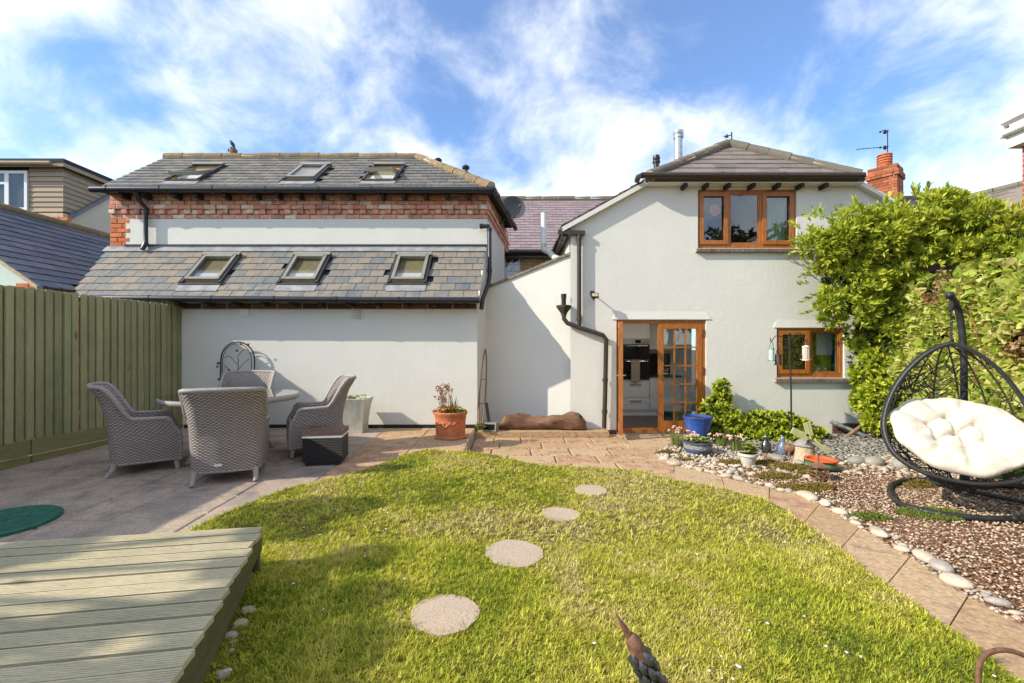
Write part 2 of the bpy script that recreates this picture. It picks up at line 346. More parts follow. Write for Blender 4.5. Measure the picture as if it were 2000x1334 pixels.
def M_wood(name, cols, grain=(1, 1, .06), nscale=40, groove=None, rough=.82, knots=True):
    t = NT(name); v = t.pos(grain); w = t.noise(v, nscale, 5, .6, .6); big = t.noise(t.pos(), 2.2, 4, .6)
    f = t.math('ADD', t.math('MULTIPLY', t.rnd(), .4), t.math('ADD', t.math('MULTIPLY', t.rmap(w, .25, .75), .35), t.math('MULTIPLY', t.rmap(big, .3, .7), .3)))
    col = t.ramp(f, cols); h = w
    if knots:
        vo = t.n('ShaderNodeTexVoronoi'); t.l(t.pos(tuple(3.2 if q > .5 else 1.5 for q in grain)), vo.inputs['Vector']); vo.inputs['Scale'].default_value = 1.0
        kn = t.rmap(vo.outputs['Distance'], .05, .13, 1, 0); col = t.mix(t.math('MULTIPLY', kn, .7), col, tuple(x*.4 for x in cols[0][1][:3])+(1,))
    st = t.noise(t.pos(grain), nscale*2.6, 3, .6, .3); col = t.mix(.5, col, t.ramp(t.rmap(st, .32, .66), [(0, R4(.58, .57, .54)), (.45, R4(1, 1, 1)), (1, R4(1.1, 1.1, 1.1))]), 'MULTIPLY')
    return t.fin(col, rough, t.bump(t.math('ADD', h, st), .5, .006), 0, .3)
M['fence'] = M_wood('green_fence', [(0, lin(121, 120, 85)), (.4, lin(152, 150, 108)), (.7, lin(169, 163, 119)), (1, lin(181, 170, 129))], (1, 1, .07), 45)
M['gravel_board'] = M_wood('green_board', [(0, lin(101, 101, 62)), (.5, lin(130, 129, 80)), (1, lin(150, 140, 97))], (1, .07, 1), 40)
M['deck'] = M_wood('deck_board', [(0, lin(152, 145, 110)), (.4, lin(183, 171, 137)), (.7, lin(199, 185, 149)), (1, lin(210, 195, 163))], (.07, 1, 1), 60)
M['deck_side'] = M_wood('deck_fascia', [(0, lin(70, 70, 42)), (.5, lin(98, 96, 60)), (1, lin(120, 112, 76))], (1, .08, 1), 40)
M['log'] = M_wood('driftwood', [(0, lin(66, 46, 36)), (.4, lin(108, 78, 58)), (.7, lin(142, 110, 84)), (1, lin(172, 146, 120))], (.18, 1, 1), 26)
M['bark'] = M_wood('bark', [(0, lin(88, 66, 48)), (.5, lin(126, 98, 72)), (1, lin(158, 126, 94))], (1, 1, .3), 22, knots=False)
def M_glass(name, c=(.9, .95, .95), refl=1.0):
    t = NT(name); lw = t.n('ShaderNodeLayerWeight'); lw.inputs['Blend'].default_value = .5; fz = t.math('MULTIPLY_ADD', t.math('POWER', lw.outputs['Facing'], 4.0), .9, .045)
    tr = t.n('ShaderNodeBsdfTransparent'); tr.inputs[0].default_value = R4(*c); gl = t.n('ShaderNodeBsdfGlossy'); gl.inputs['Roughness'].default_value = .015
    v = t.noise(t.pos(), 1.6, 2, .5); t.l(t.bump(v, .06, .02), gl.inputs['Normal'])
    mx = t.n('ShaderNodeMixShader'); t.l(t.math('MINIMUM', t.math('MULTIPLY', fz, 2.2*refl), 1.0), mx.inputs[0]); t.l(tr.outputs[0], mx.inputs[1]); t.l(gl.outputs[0], mx.inputs[2])
    t.l(mx.outputs[0], t.out.inputs[0]); return t.mat
M['glass'] = M_glass('window_glass'); M['skyglass'] = M_glass('skylight_glass', (.9, .9, .88), .45)
M['tableglass'] = M_glass('table_glass', (.8, .88, .85), 1.2)
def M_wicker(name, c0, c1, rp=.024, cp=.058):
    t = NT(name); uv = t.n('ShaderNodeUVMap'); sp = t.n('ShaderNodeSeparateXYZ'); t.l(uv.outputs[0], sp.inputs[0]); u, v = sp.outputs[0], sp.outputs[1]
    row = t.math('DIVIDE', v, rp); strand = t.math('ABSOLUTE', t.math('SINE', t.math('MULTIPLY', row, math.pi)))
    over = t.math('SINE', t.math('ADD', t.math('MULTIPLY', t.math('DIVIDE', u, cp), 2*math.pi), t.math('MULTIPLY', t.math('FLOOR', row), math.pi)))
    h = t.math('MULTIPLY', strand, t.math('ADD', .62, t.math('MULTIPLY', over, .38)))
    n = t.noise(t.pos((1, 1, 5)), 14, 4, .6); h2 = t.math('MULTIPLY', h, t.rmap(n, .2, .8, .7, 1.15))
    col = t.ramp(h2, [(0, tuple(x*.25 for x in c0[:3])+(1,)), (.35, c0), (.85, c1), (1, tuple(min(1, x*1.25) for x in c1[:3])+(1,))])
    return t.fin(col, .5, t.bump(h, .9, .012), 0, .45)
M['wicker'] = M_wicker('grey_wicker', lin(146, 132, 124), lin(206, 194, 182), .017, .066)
M['wrim'] = plain('wicker_rim', lin(169, 158, 151), .55, var=.3, scale=60, bump=.6, stretch=(1, 1, 2))
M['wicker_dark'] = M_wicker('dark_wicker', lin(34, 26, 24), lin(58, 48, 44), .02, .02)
M['choc'] = plain('brown_plastic', lin(104, 82, 74), .5, var=.15)
M['white'] = plain('white_paint', (.75, .74, .70), .4, var=.05, bump=0)
M['cushion'] = plain('cream_canvas', (.66, .585, .465), .92, var=.05, scale=9, bump=.4, bdist=.012, stretch=(1, 2.2, 1))
M['blackcane'] = plain('black_cane', (.03, .028, .027), .38, var=.35, scale=60, bump=.4, spec=.5)
M['blueglaze'] = plain('blue_glaze', (.035, .09, .33), .12, var=.2, scale=7, bump=.03, spec=.6)
M['slateglaze'] = plain('slate_blue_glaze', (.07, .12, .19), .35, var=.25, scale=7, bump=.06, spec=.5)
M['paleglaze'] = plain('pale_ceramic', (.62, .58, .48), .5, var=.1, bump=.06)
M['greenglaze'] = plain('green_glaze', (.10, .22, .11), .3, var=.3, scale=8, bump=.05, spec=.5)
M['zinc'] = plain('zinc_planter', lin(186, 182, 168), .55, var=.25, scale=5, stretch=(1, 1, .4), bump=.2)
M['granite'] = plain('granite', lin(156, 150, 142), .85, var=.3, scale=60, bump=.5)
M['sandstone'] = plain('sandstone', lin(198, 176, 140), .85, var=.2, scale=20, bump=.4)
M['pewter'] = plain('pewter', (.16, .155, .15), .25, .8, var=.2, bump=.04)
M['bluepewter'] = plain('blue_glazed', (.22, .26, .33), .18, .3, var=.2, bump=.03)
M['rust'] = plain('rusty_metal', lin(128, 92, 68), .8, var=.35, scale=30, bump=.6)
M['rustbeak'] = plain('rusty_beak', lin(150, 104, 84), .6, .3, var=.3, scale=40, bump=.4)
M['palegreen'] = plain('pale_green_paint', lin(196, 198, 140), .6, var=.08)
M['mat_rubber'] = plain('green_rubber', (.018, .12, .075), .5, var=.25, bump=.2)
M['pebble'] = multi('pebble', [(0, lin(176, 160, 140)), (.3, lin(204, 186, 160)), (.5, lin(158, 150, 138)), (.7, lin(196, 170, 136)), (.85, lin(214, 202, 184)), (1, lin(178, 138, 104))], .75, .35, 9, 50, blend=.25)
M['boulder'] = multi('grey_boulder', [(0, lin(136, 132, 120)), (.5, lin(156, 150, 136)), (1, lin(168, 158, 140))], .7, .3, 7, 40, blend=.4)
M['gravel'] = multi('gravel', [(0, lin(116, 86, 64)), (.2, lin(155, 121, 93)), (.35, lin(205, 183, 155)), (.55, lin(190, 163, 132)), (.7, lin(214, 197, 173)), (.85, lin(175, 137, 105)), (1, lin(129, 95, 70))], .85, .4, 9, 50, blend=.12)
M['barkchip'] = multi('bark_chip', [(0, lin(84, 54, 38)), (.5, lin(124, 84, 58)), (.8, lin(156, 112, 80)), (1, lin(104, 70, 50))], .92, .7, 9, 50, blend=.2)
M['slatechip'] = multi('slate_chip', [(0, lin(108, 106, 100)), (.4, lin(146, 142, 132)), (.7, lin(168, 162, 148)), (1, lin(124, 122, 116))], .7, .4, 9, 50, blend=.2)
M['bedsoil'] = plain('bed_soil', lin(143, 110, 83), .95, var=.45, scale=30, bump=1, bdist=.02)
M['moss'] = None
def M_leaf(name, c, rough=.5, trans=.35, spec=.35):
    t = NT(name); a = t.n('ShaderNodeAttribute', attribute_name='col'); col = t.mix(1.0, R4(*c), a.outputs['Color'], 'MULTIPLY')
    p = t.n('ShaderNodeBsdfPrincipled'); t.l(col, p.inputs['Base Color']); p.inputs['Roughness'].default_value = rough; p.inputs['Specular IOR Level'].default_value = spec
    tr = t.n('ShaderNodeBsdfTranslucent'); t.l(col, tr.inputs['Color']); mx = t.n('ShaderNodeMixShader'); mx.inputs[0].default_value = trans
    t.l(p.outputs[0], mx.inputs[1]); t.l(tr.outputs[0], mx.inputs[2]); t.l(mx.outputs[0], t.out.inputs[0]); return t.mat
M['leaf'] = M_leaf('leaf', (1, 1, 1)); M['blade'] = M_leaf('grass_blade', (1, 1, 1), .65, .4, .2)
def M_const(name, c, rough=.6): return plain(name, c, rough, var=.06, bump=0)
M['room'] = M_const('room_wall', (.82, .80, .74)); M['cab'] = M_const('cabinet', (.80, .79, .75), .35); M['floorwood'] = M_const('dark_floor', (.10, .06, .04), .35)
M['ovenglass'] = M_const('oven_glass', (.012, .012, .012), .06); M['worktop'] = M_const('dark_worktop', (.03, .03, .03), .2)
M['curtain'] = M_const('green_curtain', (.22, .42, .30), .9); M['blind'] = M_const('pale_blind', (.62, .68, .70), .8); M['lime'] = M_const('lime_panel', (.42, .46, .05), .7)
M['towel'] = multi('patterned_towel', [(0, lin(140, 130, 110)), (1, lin(190, 180, 156))], .95, .3, 30, 80, blend=.9)
# ================================================================ SETTING: ground, patio, path, lawn, bed
def zl(y): return .15 - .03 * max(0.0, min(5.0, 7 - y))                      # level of the upper (left) patio
def lz(x, y): return zl(y) * (1 - sstep(-.55, .6, x)) + .02                  # lawn level
g = MB(); g.add([(-400, -400, -.07), (400, -400, -.07), (400, 400, -.07), (-400, 400, -.07)], [(0, 1, 2, 3)])
tag(g.build('ground', M['earth']), None, None, kind='structure')
LAWN_L = [G(380, 1036, .05), G(450, 1001, .07), G(560, 957, .09), G(640, 938, .10), G(700, 924, .10), G(760, 905, .10), G(800, 893, .09)]
LAWN_T = [G(840, 887, .09), G(880, 891, .08), G(940, 898, .05), G(1000, 904, .04), G(1100, 911, .02), G(1180, 914, .02)]
LAWN_R = [G(*p, .02) for p in ((1250, 919), (1295, 932), (1371, 946), (1434, 960), (1500, 978), (1562, 1017), (1630, 1066), (1695, 1115), (1773, 1170), (1845, 1225), (1926, 1279), (1985, 1330))]
OUTER = [G(*p, .0) for p in ((1279, 886), (1311, 904), (1349, 915), (1392, 926), (1452, 941), (1531, 959), (1600, 984), (1682, 1030), (1750, 1072), (1812, 1108), (1874, 1152), (1955, 1196), (2000, 1219), (2080, 1262))]
LR = spline([(p.x, p.y, 0) for p in LAWN_R] + [(2.42, 1.6, 0), (2.7, .8, 0), (2.8, -.4, 0)], 5)
OU = spline([(p.x, p.y, 0) for p in OUTER] + [(3.15, 1.9, 0), (3.35, .9, 0), (3.45, -.4, 0)], 5)
LAWN = [(p.x, p.y) for p in spline([(p.x, p.y, 0) for p in LAWN_L + LAWN_T], 5)] + [(p.x, p.y) for p in LR] + [(2.8, -2), (-1.5, -2), (-2.2, .8), (-2.4, 2.6)]
def grid_sheet(poly, step, zf, extra=0.0):
    """triangulated sheet following zf inside a polygon"""
    bm = bmesh.new(); vs = [bm.verts.new((x, y, 0)) for x, y in poly]; bm.faces.new(vs)
    x0, x1 = min(p[0] for p in poly), max(p[0] for p in poly); y0, y1 = min(p[1] for p in poly), max(p[1] for p in poly)
    k = x0 + step
    while k < x1: bmesh.ops.bisect_plane(bm, geom=bm.verts[:]+bm.edges[:]+bm.faces[:], plane_co=(k, 0, 0), plane_no=(1, 0, 0)); k += step
    k = y0 + step
    while k < y1: bmesh.ops.bisect_plane(bm, geom=bm.verts[:]+bm.edges[:]+bm.faces[:], plane_co=(0, k, 0), plane_no=(0, 1, 0)); k += step
    for v in bm.verts: v.co.z = zf(v.co.x, v.co.y)
    if extra:
        r = bmesh.ops.extrude_edge_only(bm, edges=[e for e in bm.edges if e.is_boundary])
        for v in [q for q in r['geom'] if isinstance(q, bmesh.types.BMVert)]: v.co.z -= extra
    bmesh.ops.recalc_face_normals(bm, faces=bm.faces[:]); return bm
def bm_obj(name, bm, mat, parent=None):
    me = bpy.data.meshes.new(name); bm.to_mesh(me); bm.free(); me.materials.append(mat); return place(name, me, Matrix.Identity(4), parent)
t = NT('lawn_soil'); v = t.pos(); c = t.ramp(t.rmap(t.noise(v, 1.6, 5, .6), .3, .7), [(0, lin(92, 92, 36)), (.5, lin(116, 106, 48)), (1, lin(140, 116, 66))])
c = t.mix(.6, c, t.ramp(t.noise(v, 60, 4, .6), [(.3, R4(.4, .4, .4)), (.7, R4(1.2, 1.2, 1.2))]), 'MULTIPLY'); M['lawn'] = t.fin(c, .95, t.bump(t.noise(v, 80, 4, .6), .8, .02))
lawn = bm_obj('lawn', grid_sheet(LAWN, .22, lz, .1), M['lawn']); lawn['kind'] = 'structure'
# ---- upper patio (left), raised above the rest
EDGE_X = -.66
b = MB(); ys = [1.5, 2.0, 7.0, 9.0]
b.add([(x, y, zl(y) - .012) for y in ys for x in (-6.9, EDGE_X)] + [(x, y, -.1) for y in ys for x in (-6.9, EDGE_X)],
      [(0, 1, 3, 2), (2, 3, 5, 4), (4, 5, 7, 6)] + [(1, 9, 11, 3), (3, 11, 13, 5), (5, 13, 15, 7), (0, 2, 10, 8), (2, 4, 12, 10), (4, 6, 14, 12), (0, 8, 9, 1), (7, 15, 14, 6)])
patioL = tag(b.build('patio', M['greyjoint'], center=False), None, None, kind='structure')
def slab_mesh(w, d, h, mat, k):
    r = random.Random(k); e = .012; j = lambda: r.uniform(-.006, .006)
    lo = [(-w/2, -d/2), (w/2, -d/2), (w/2, d/2), (-w/2, d/2)]; m = MB()
    lo = [(x + j(), y + j()) for x, y in lo]; hi = [(x*(1-2*e/w), y*(1-2*e/d)) for x, y in lo]
    m.add([(x, y, -h) for x, y in lo] + [(x, y, -e*.8) for x, y in lo] + [(x, y, r.uniform(-.002, .002)) for x, y in hi],
          [(0,1,5,4),(1,2,6,5),(2,3,7,6),(3,0,4,7),(4,5,9,8),(5,6,10,9),(6,7,11,10),(7,4,8,11),(8,9,10,11)]); return m.mesh('paving_slab', mat)
x = -6.55; k = 0
while x < EDGE_X - .05:
    w = min(random.choice((.45, .6, .6, .75)), EDGE_X - x)
    if EDGE_X - x - w < .2: w = EDGE_X - x
    y = 2.0 + random.uniform(0, .5)
    while y < 8.15:
        d = min(random.choice((.45, .6, .75, .9)), 8.17 - y)
        if d > .12:
            cx, cy = x + w/2, y + d/2
            inside = all(in_poly(cx + a*w*.5, cy + c*d*.5, LAWN) for a in (-1, 1) for c in (-1, 1))
            ondeck = cy < 3.0 and cx > -3.6
            if not inside and not ondeck:
                sl = math.degrees(math.atan(.03)) if cy < 7 else 0
                place('paving_slab', slab_mesh(w - .014, d - .014, .05, M['slab_grey'] if (cx < -2.4 or cy < 5.4) and cx < -1.5 else M['slab'], k), T(cx, cy, zl(cy) + random.uniform(-.002, .003)) @ RX(sl) @ RZ(random.uniform(-.4, .4)), patioL); k += 1
        y += d
    x += w
# ---- lower patio (right), down one small step
def xr(y):
    for (y0, x0), (y1, x1) in zip([(8.6, 3.9), (7.9, 3.5), (7.4, 2.6), (6.75, 2.12), (6.2, 2.05), (5.9, 2.1)], [(7.9, 3.5), (7.4, 2.6), (6.75, 2.12), (6.2, 2.05), (5.9, 2.1), (5.0, 2.1)]):
        if y0 >= y >= y1: return lerp(x0, x1, (y0 - y) / (y0 - y1))
    return 2.1
b = MB(); yy = [5.3 + .15*i for i in range(22)]
b.add([(EDGE_X + .005, y, -.014) for y in yy] + [(xr(y) + .03, y, -.014) for y in yy], [(i, i+22, i+23, i+1) for i in range(21)])
patioR = tag(b.build('patio', M['slabjoint'], center=False), None, None, kind='structure')
y = 8.385; row = 0
for d in (.34, .46, .42, .46, .44, .46, .4):
    y -= d; x = EDGE_X + .01 - (.0 if row % 2 else .0); first = random.uniform(.3, .6)
    lim = xr(y + d/2)
    while x < lim - .06:
        w = first if first else random.choice((.46, .6, .6, .68, .75)); first = 0
        if lim - x - w < .2: w = lim - x
        cx, cy = x + w/2, y + d/2
        if not all(in_poly(cx + a*w*.5, cy + c*d*.5, LAWN) for a in (-1, 1) for c in (-1, 1)):
            place('paving_slab', slab_mesh(w - .02, d - .02, .05, M['slab'], k), T(cx, cy, random.uniform(-.004, .004)) @ RZ(random.uniform(-.5, .5)), patioR); k += 1
        x += w
    row += 1
# ---- curved path between lawn and bed
def arclen(pts):
    L = [0]
    for a, c in zip(pts, pts[1:]): L.append(L[-1] + (c - a).length)
    return L
def at_len(pts, L, s):
    for i in range(len(L) - 1):
        if L[i+1] >= s: return pts[i].lerp(pts[i+1], (s - L[i]) / max(1e-6, L[i+1] - L[i]))
    return pts[-1]
LRs, OUs = arclen(LR), arclen(OU)
b = MB(); N = 40
A = [at_len(LR, LRs, LRs[-1]*i/N) for i in range(N+1)]; B = [at_len(OU, OUs, OUs[-1]*i/N) for i in range(N+1)]
b.add([(p.x - .12, p.y - .06, -.012) for p in A] + [(p.x + .1, p.y, -.012) for p in B], [(i, i+1, i+N+2, i+N+1) for i in range(N)])
path = tag(b.build('path', M['slabjoint'], center=False), None, None, kind='structure')
s = 0.0; n = 13; tot = [random.uniform(.8, 1.2) for _ in range(n)]; acc = [0]
for q in tot: acc.append(acc[-1] + q / sum(tot))
for i in range(n):
    pts = []
    m = 4
    a0, a1 = acc[i] + .0007, acc[i+1] - .0007
    ins = [at_len(LR, LRs, LRs[-1]*lerp(a0, a1, q/m)) for q in range(m+1)]; out = [at_len(OU, OUs, OUs[-1]*lerp(a0, a1, q/m)) for q in range(m+1)]
    poly = [Vector((p.x - .1, p.y - .05, .002)) for p in ins] + [Vector((p.x, p.y, .002)) for p in out[::-1]]
    MB().prism(poly, (0, 0, -.05)).build('paving_slab', M['slab'], path)
# ---- planting bed (sheet) on the right
BED = [(p.x - .03, p.y) for p in OU] + [(7.2, -.4), (7.2, 8.36), (3.45, 8.36), (3.4, 7.9), (2.55, 7.4), (2.1, 6.8)]
bed = bm_obj('planting_bed', grid_sheet(BED, .3, lambda x, y: .012 * math.sin(x*3.1) * math.sin(y*2.7) - .006), M['bedsoil']); bed['kind'] = 'structure'
# ---- step strip along the link wall
b = MB(); b.prism([(EDGE_X + .003, 8.02, .1), (1.72, 8.06, .1), (1.72, 8.4, .1), (1.02, 8.62, .1), (EDGE_X + .003, 9.05, .1)], (0, 0, -.2))
tag(b.build('step', M['slab'], center=False), None, None, kind='structure')
# ================================================================ BUILDING HELPERS
M['olive'] = plain('skylight_reveal', lin(150, 138, 104), .8)
def slate_mesh(w, l, th, mat, k, tilt):
    r = random.Random(k); j = lambda a: r.uniform(-a, a); m = MB()
    # lower edge at v=0 lies proud, upper edge tucked under the next course
    vs = []
    for z in (0, th):
        vs += [(-.5*w + j(.003), j(.005), z + tilt), (.5*w + j(.003), j(.005), z + tilt), (.5*w, l, z), (-.5*w, l, z)]
    return m.add(vs, [(0,3,2,1),(4,5,6,7),(0,1,5,4),(1,2,6,5),(2,3,7,6),(3,0,4,7)]).mesh('slate', mat)
def slate_roof(roof, O, u, s, L, H, gauge, w, mat, ulo, uhi, skip=None, maxobj=300, tilt=.017):
    """courses of slates over a plane; ulo/uhi(v) bound each course; largest (lowest) ones are objects, the rest joined"""
    F = frame(O, u, s); meshes = [slate_mesh(w, gauge*1.25, .009, mat, k, tilt) for k in range(5)]; cnt = 0; rest = MB(); row = 0; v = -.035
    while v < H - gauge*.3:
        a, b = ulo(v + gauge*.5), uhi(v + gauge*.5); x = a - (w/2 if row % 2 else 0)
        while x < b - .02:
            x0, x1 = max(x, a), min(x + w - .008, b)
            if x1 - x0 > .03:
                cx = (x0 + x1)/2
                if not (skip and skip(cx, v + gauge*.5)):
                    Mx = F @ T(cx, v, .004 + random.uniform(0, .003)) @ RZ(random.uniform(-.5, .5)) @ Matrix.Diagonal(((x1 - x0)/w, 1, 1, 1))
                    if cnt < maxobj: place('slate', random.choice(meshes), Mx, roof)
                    else:
                        rest.M = Mx; h = w/2; th = .009; l = gauge*1.25
                        rest.add([(-h,0,tilt),(h,0,tilt),(h,l,0),(-h,l,0),(-h,0,tilt+th),(h,0,tilt+th),(h,l,th),(-h,l,th)], [(4,5,6,7),(0,1,5,4),(1,2,6,5),(3,0,4,7)])
                    cnt += 1
            x += w
        v += gauge; row += 1
    if rest.v:
        rest.M = None; o = rest.build('slates', mat, roof); o['kind'] = 'stuff'
def ridge_tiles(roof, a, b, r, mat, seg=.42, joint=None, flat=.75):
    a, b = Vector(a), Vector(b); L = (b - a).length; n = max(1, round(L / seg)); d = (b - a)/n
    for i in range(n):
        m = MB(); p, q = a + d*i + d*.012, a + d*(i+1) - d*.012; off = Vector((random.uniform(-.006, .006), random.uniform(-.006, .006), random.uniform(-.008, .008)))
        m.tube([p + off, p.lerp(q, .5) + off, q + off], [r*.97, r, r*1.04], 10); m.build('ridge_tile', mat, roof, smooth=50)
    if joint:
        m = MB(); m.tube([a, b], r*.93, 8); m.build('mortar_bed', joint, roof)
def brick_mesh(w, h, d, mat, k):
    r = random.Random(k); j = lambda: r.uniform(-.004, .004); m = MB(); e = .006
    # front face pulled in at the edges so every brick has worn arrises; local x along wall, y up, z out
    m.add([(-w/2,0,-d),(w/2,0,-d),(w/2,h,-d),(-w/2,h,-d),(-w/2+j(),j(),-e),(w/2+j(),j(),-e),(w/2+j(),h+j(),-e),(-w/2+j(),h+j(),-e),(-w/2+e*1.5,e,j()*.6),(w/2-e*1.5,e,j()*.6),(w/2-e*1.5,h-e,j()*.6),(-w/2+e*1.5,h-e,j()*.6)],
          [(0,1,5,4),(1,2,6,5),(2,3,7,6),(3,0,4,7),(4,5,9,8),(5,6,10,9),(6,7,11,10),(7,4,8,11),(8,9,10,11)]); return m.mesh('brick', mat)
BRK = {}
def brick_course(parent, F, x0, x1, z, w, h, d, mat, out=0.0, off=0.0, gap=.012, pick=None, stuff=None):
    key = (w, h, d, mat.name)
    if key not in BRK: BRK[key] = [brick_mesh(w, h, d, mat, k) for k in range(6)]
    x = x0 - off; i = 0
    while x < x1 - .02:
        a, b = max(x, x0), min(x + w, x1)
        if b - a > .03 and (pick is None or pick(i)):
            Mx = F @ T((a+b)/2, z, out + random.uniform(-.003, .004)) @ Matrix.Diagonal(((b-a)/w, 1, 1, 1))
            if stuff is None: place('brick', random.choice(BRK[key]), Mx, parent)
            else: stuff.M = Mx; stuff.box(-w/2, w/2, 0, h, -d, 0); stuff.M = None
        x += w + gap; i += 1
def gutter(house, a, b, r, mat, step=1.0, name='gutter'):
    a, b = Vector(a), Vector(b); m = MB(); m.tube([a, b], r, 10); L = (b-a).length; n = max(2, int(L/step))
    for i in range(n + 1):
        p = a.lerp(b, (i + .3)/(n + .6)); d = (b-a).normalized()*.02; m.tube([p-d, p+d], r*1.14, 10)
    return m.build(name, mat, house, smooth=40)
def wall_holes(mb, xs, zs, top, holes, y0, y1, mat=0):
    """front wall in the XZ plane with rectangular holes, y0 front face, y1 back; top: list of (x, z)"""
    X = sorted(set(xs + [h[0] for h in holes] + [h[1] for h in holes] + [p[0] for p in top])); Z0 = min(zs)
    def tz(x):
        for (xa, za), (xb, zb) in zip(top, top[1:]):
            if xa <= x <= xb: return lerp(za, zb, (x-xa)/(xb-xa) if xb > xa else 0)
        return top[-1][1]
    for a, b in zip(X, X[1:]):
        mid = (a+b)/2; hs = sorted([h for h in holes if h[0] <= mid <= h[1]], key=lambda h: h[2]); z = Z0
        spans = []
        for h in hs: spans.append((z, z, h[2], h[2])); z = h[3]
        spans.append((z, z, tz(a), tz(b)))
        for la, lb, ha, hb in spans:
            mb.add([(a,y0,la),(b,y0,lb),(b,y0,hb),(a,y0,ha),(a,y1,la),(b,y1,lb),(b,y1,hb),(a,y1,ha)], [(0,1,2,3),(7,6,5,4)], mat)
    for x0, x1, z0, z1 in holes:
        mb.add([(x0,y0,z0),(x1,y0,z0),(x1,y0,z1),(x0,y0,z1),(x0,y1,z0),(x1,y1,z0),(x1,y1,z1),(x0,y1,z1)], [(0,4,5,1),(1,5,6,2),(2,6,7,3),(3,7,4,0)], mat)
def skylight(house, F, w, h, opened=0.0):
    """roof window in roof-plane coordinates: x along eave, y up slope, z out; origin at its lower middle"""
    e = empty('skylight', F @ Vector((0, 0, 0)), house)
    m = MB(); m.M = F
    m.box(-w/2-.05, -w/2, -.05, h+.06, -.03, .075); m.box(w/2, w/2+.05, -.05, h+.06, -.03, .075); m.box(-w/2, w/2, h, h+.06, -.03, .085); m.box(-w/2-.07, w/2+.07, -.09, -.04, -.02, .05)
    m.build('flashing', M['dark_metal'], e)
    m = MB(); m.M = F; m.box(-w/2-.05, w/2+.05, -.26, -.09, .026, .034); m.build('apron', M['lead'], e)
    m = MB(); m.M = F; m.box(-w/2, -w/2+.02, 0, h, -.25, .05); m.box(w/2-.02, w/2, 0, h, -.25, .05); m.box(-w/2+.02, w/2-.02, 0, .02, -.25, .05); m.box(-w/2+.02, w/2-.02, h-.02, h, -.25, .05); m.box(-w/2+.02, w/2-.02, .02, h-.02, -.27, -.25); m.build('lining', M['pine'], e); m = MB(); m.M = F; m.box(-w/2+.021, w/2-.021, .021, h*.36, .012, .02); m.build('blind', M['white'], e); m = MB(); m.M = F; m.box(-w/2+.021, w/2-.021, h*.36+.002, h-.021, .008, .014)
    m.build('reveal', M['olive'], e)
    S = F @ T(0, h/2, .07) @ RX(-opened) @ T(0, -h/2, 0)
    m = MB(); m.M = S; t_ = .06
    m.box(-w/2+.006, -w/2+t_, .012, h-.012, -.045, .03); m.box(w/2-t_, w/2-.006, .012, h-.012, -.045, .03); m.box(-w/2+t_, w/2-t_, .012, .075, -.045, .026); m.box(-w/2+t_, w/2-t_, h-.09, h-.012, -.045, .04)
    sash = m.build('sash', M['grey_metal'], e)
    m = MB(); m.M = S; m.box(-w/2+t_+.002, w/2-t_-.002, .077, h-.092, -.008, .004); m.build('pane', M['skyglass'], sash)
    m = MB(); m.M = F; m.box(-w/2-.045, w/2+.045, h-.03, h+.07, .086, .105); m.build('hood', M['grey_metal'], e)
    return e
def pipe(house, pts, r, mat, name='drainpipe', collars=()):
    m = MB(); m.tube(pts, r, 10)
    for p, d in collars:
        p, d = Vector(p), Vector(d); m.tube([p - d*.03, p + d*.03], r*1.22, 10)
    return m.build(name, mat, house, smooth=45)
# ================================================================ LEFT HOUSE: brick upper storey over a white lean-to
Y1, YU = 8.2, 9.02; SKEW = .12
hl = empty('brick_house', (-4, YU, .15), None, 'brick and white rendered house with two slate roofs and six skylights', 'house')
xL, xC = -7.96, -.49; zE, zR, YR, YE = 4.66, 6.0, 10.56, 8.8
def sx(y): return xC + SKEW * (y - YU)
# walls
w = MB(); w.prism([(-7.75, Y1, -.1), (-.627, Y1, -.1), (-.627, Y1, 2.47), (-7.75, Y1, 2.47)], (0, .25, 0))
w.prism([(-.627, Y1 + .002, -.1), (sx(YU) - .002, YU, -.1), (sx(YU) - .002, YU, 3.5), (-.627, Y1 + .002, 2.60)], (-.22, .03, 0))
wallL = w.build('wall', M['render'], hl)
w = MB(); w.prism([(xL + .3, YU, 2.4), (xC - .004, YU, 2.4), (xC - .004, YU, 4.14), (xL + .3, YU, 4.14)], (0, .3, 0)); w.build('wall', M['render'], hl)
w = MB(); w.prism([(sx(YU) - .002, YU + .003, 0), (sx(11.5), 11.5, 0), (sx(11.5), 11.5, 4.14), (sx(YU) - .002, YU + .003, 4.14)], (-.25, 0, 0)); w.build('wall', M['render'], hl)
core = MB(); core.box(xL + .02, xC - .32, YU + .32, 11.4, 0, 4.6); core.box(xL + .01, xL + .29, YU + .05, 11.4, 0, 4.6); core.build('inner_block', M['felt'], hl)
m = MB(); m.box(-5.9, -.63, Y1 - .012, Y1 + .02, .1, .205); m.build('plinth', M['black'], hl)
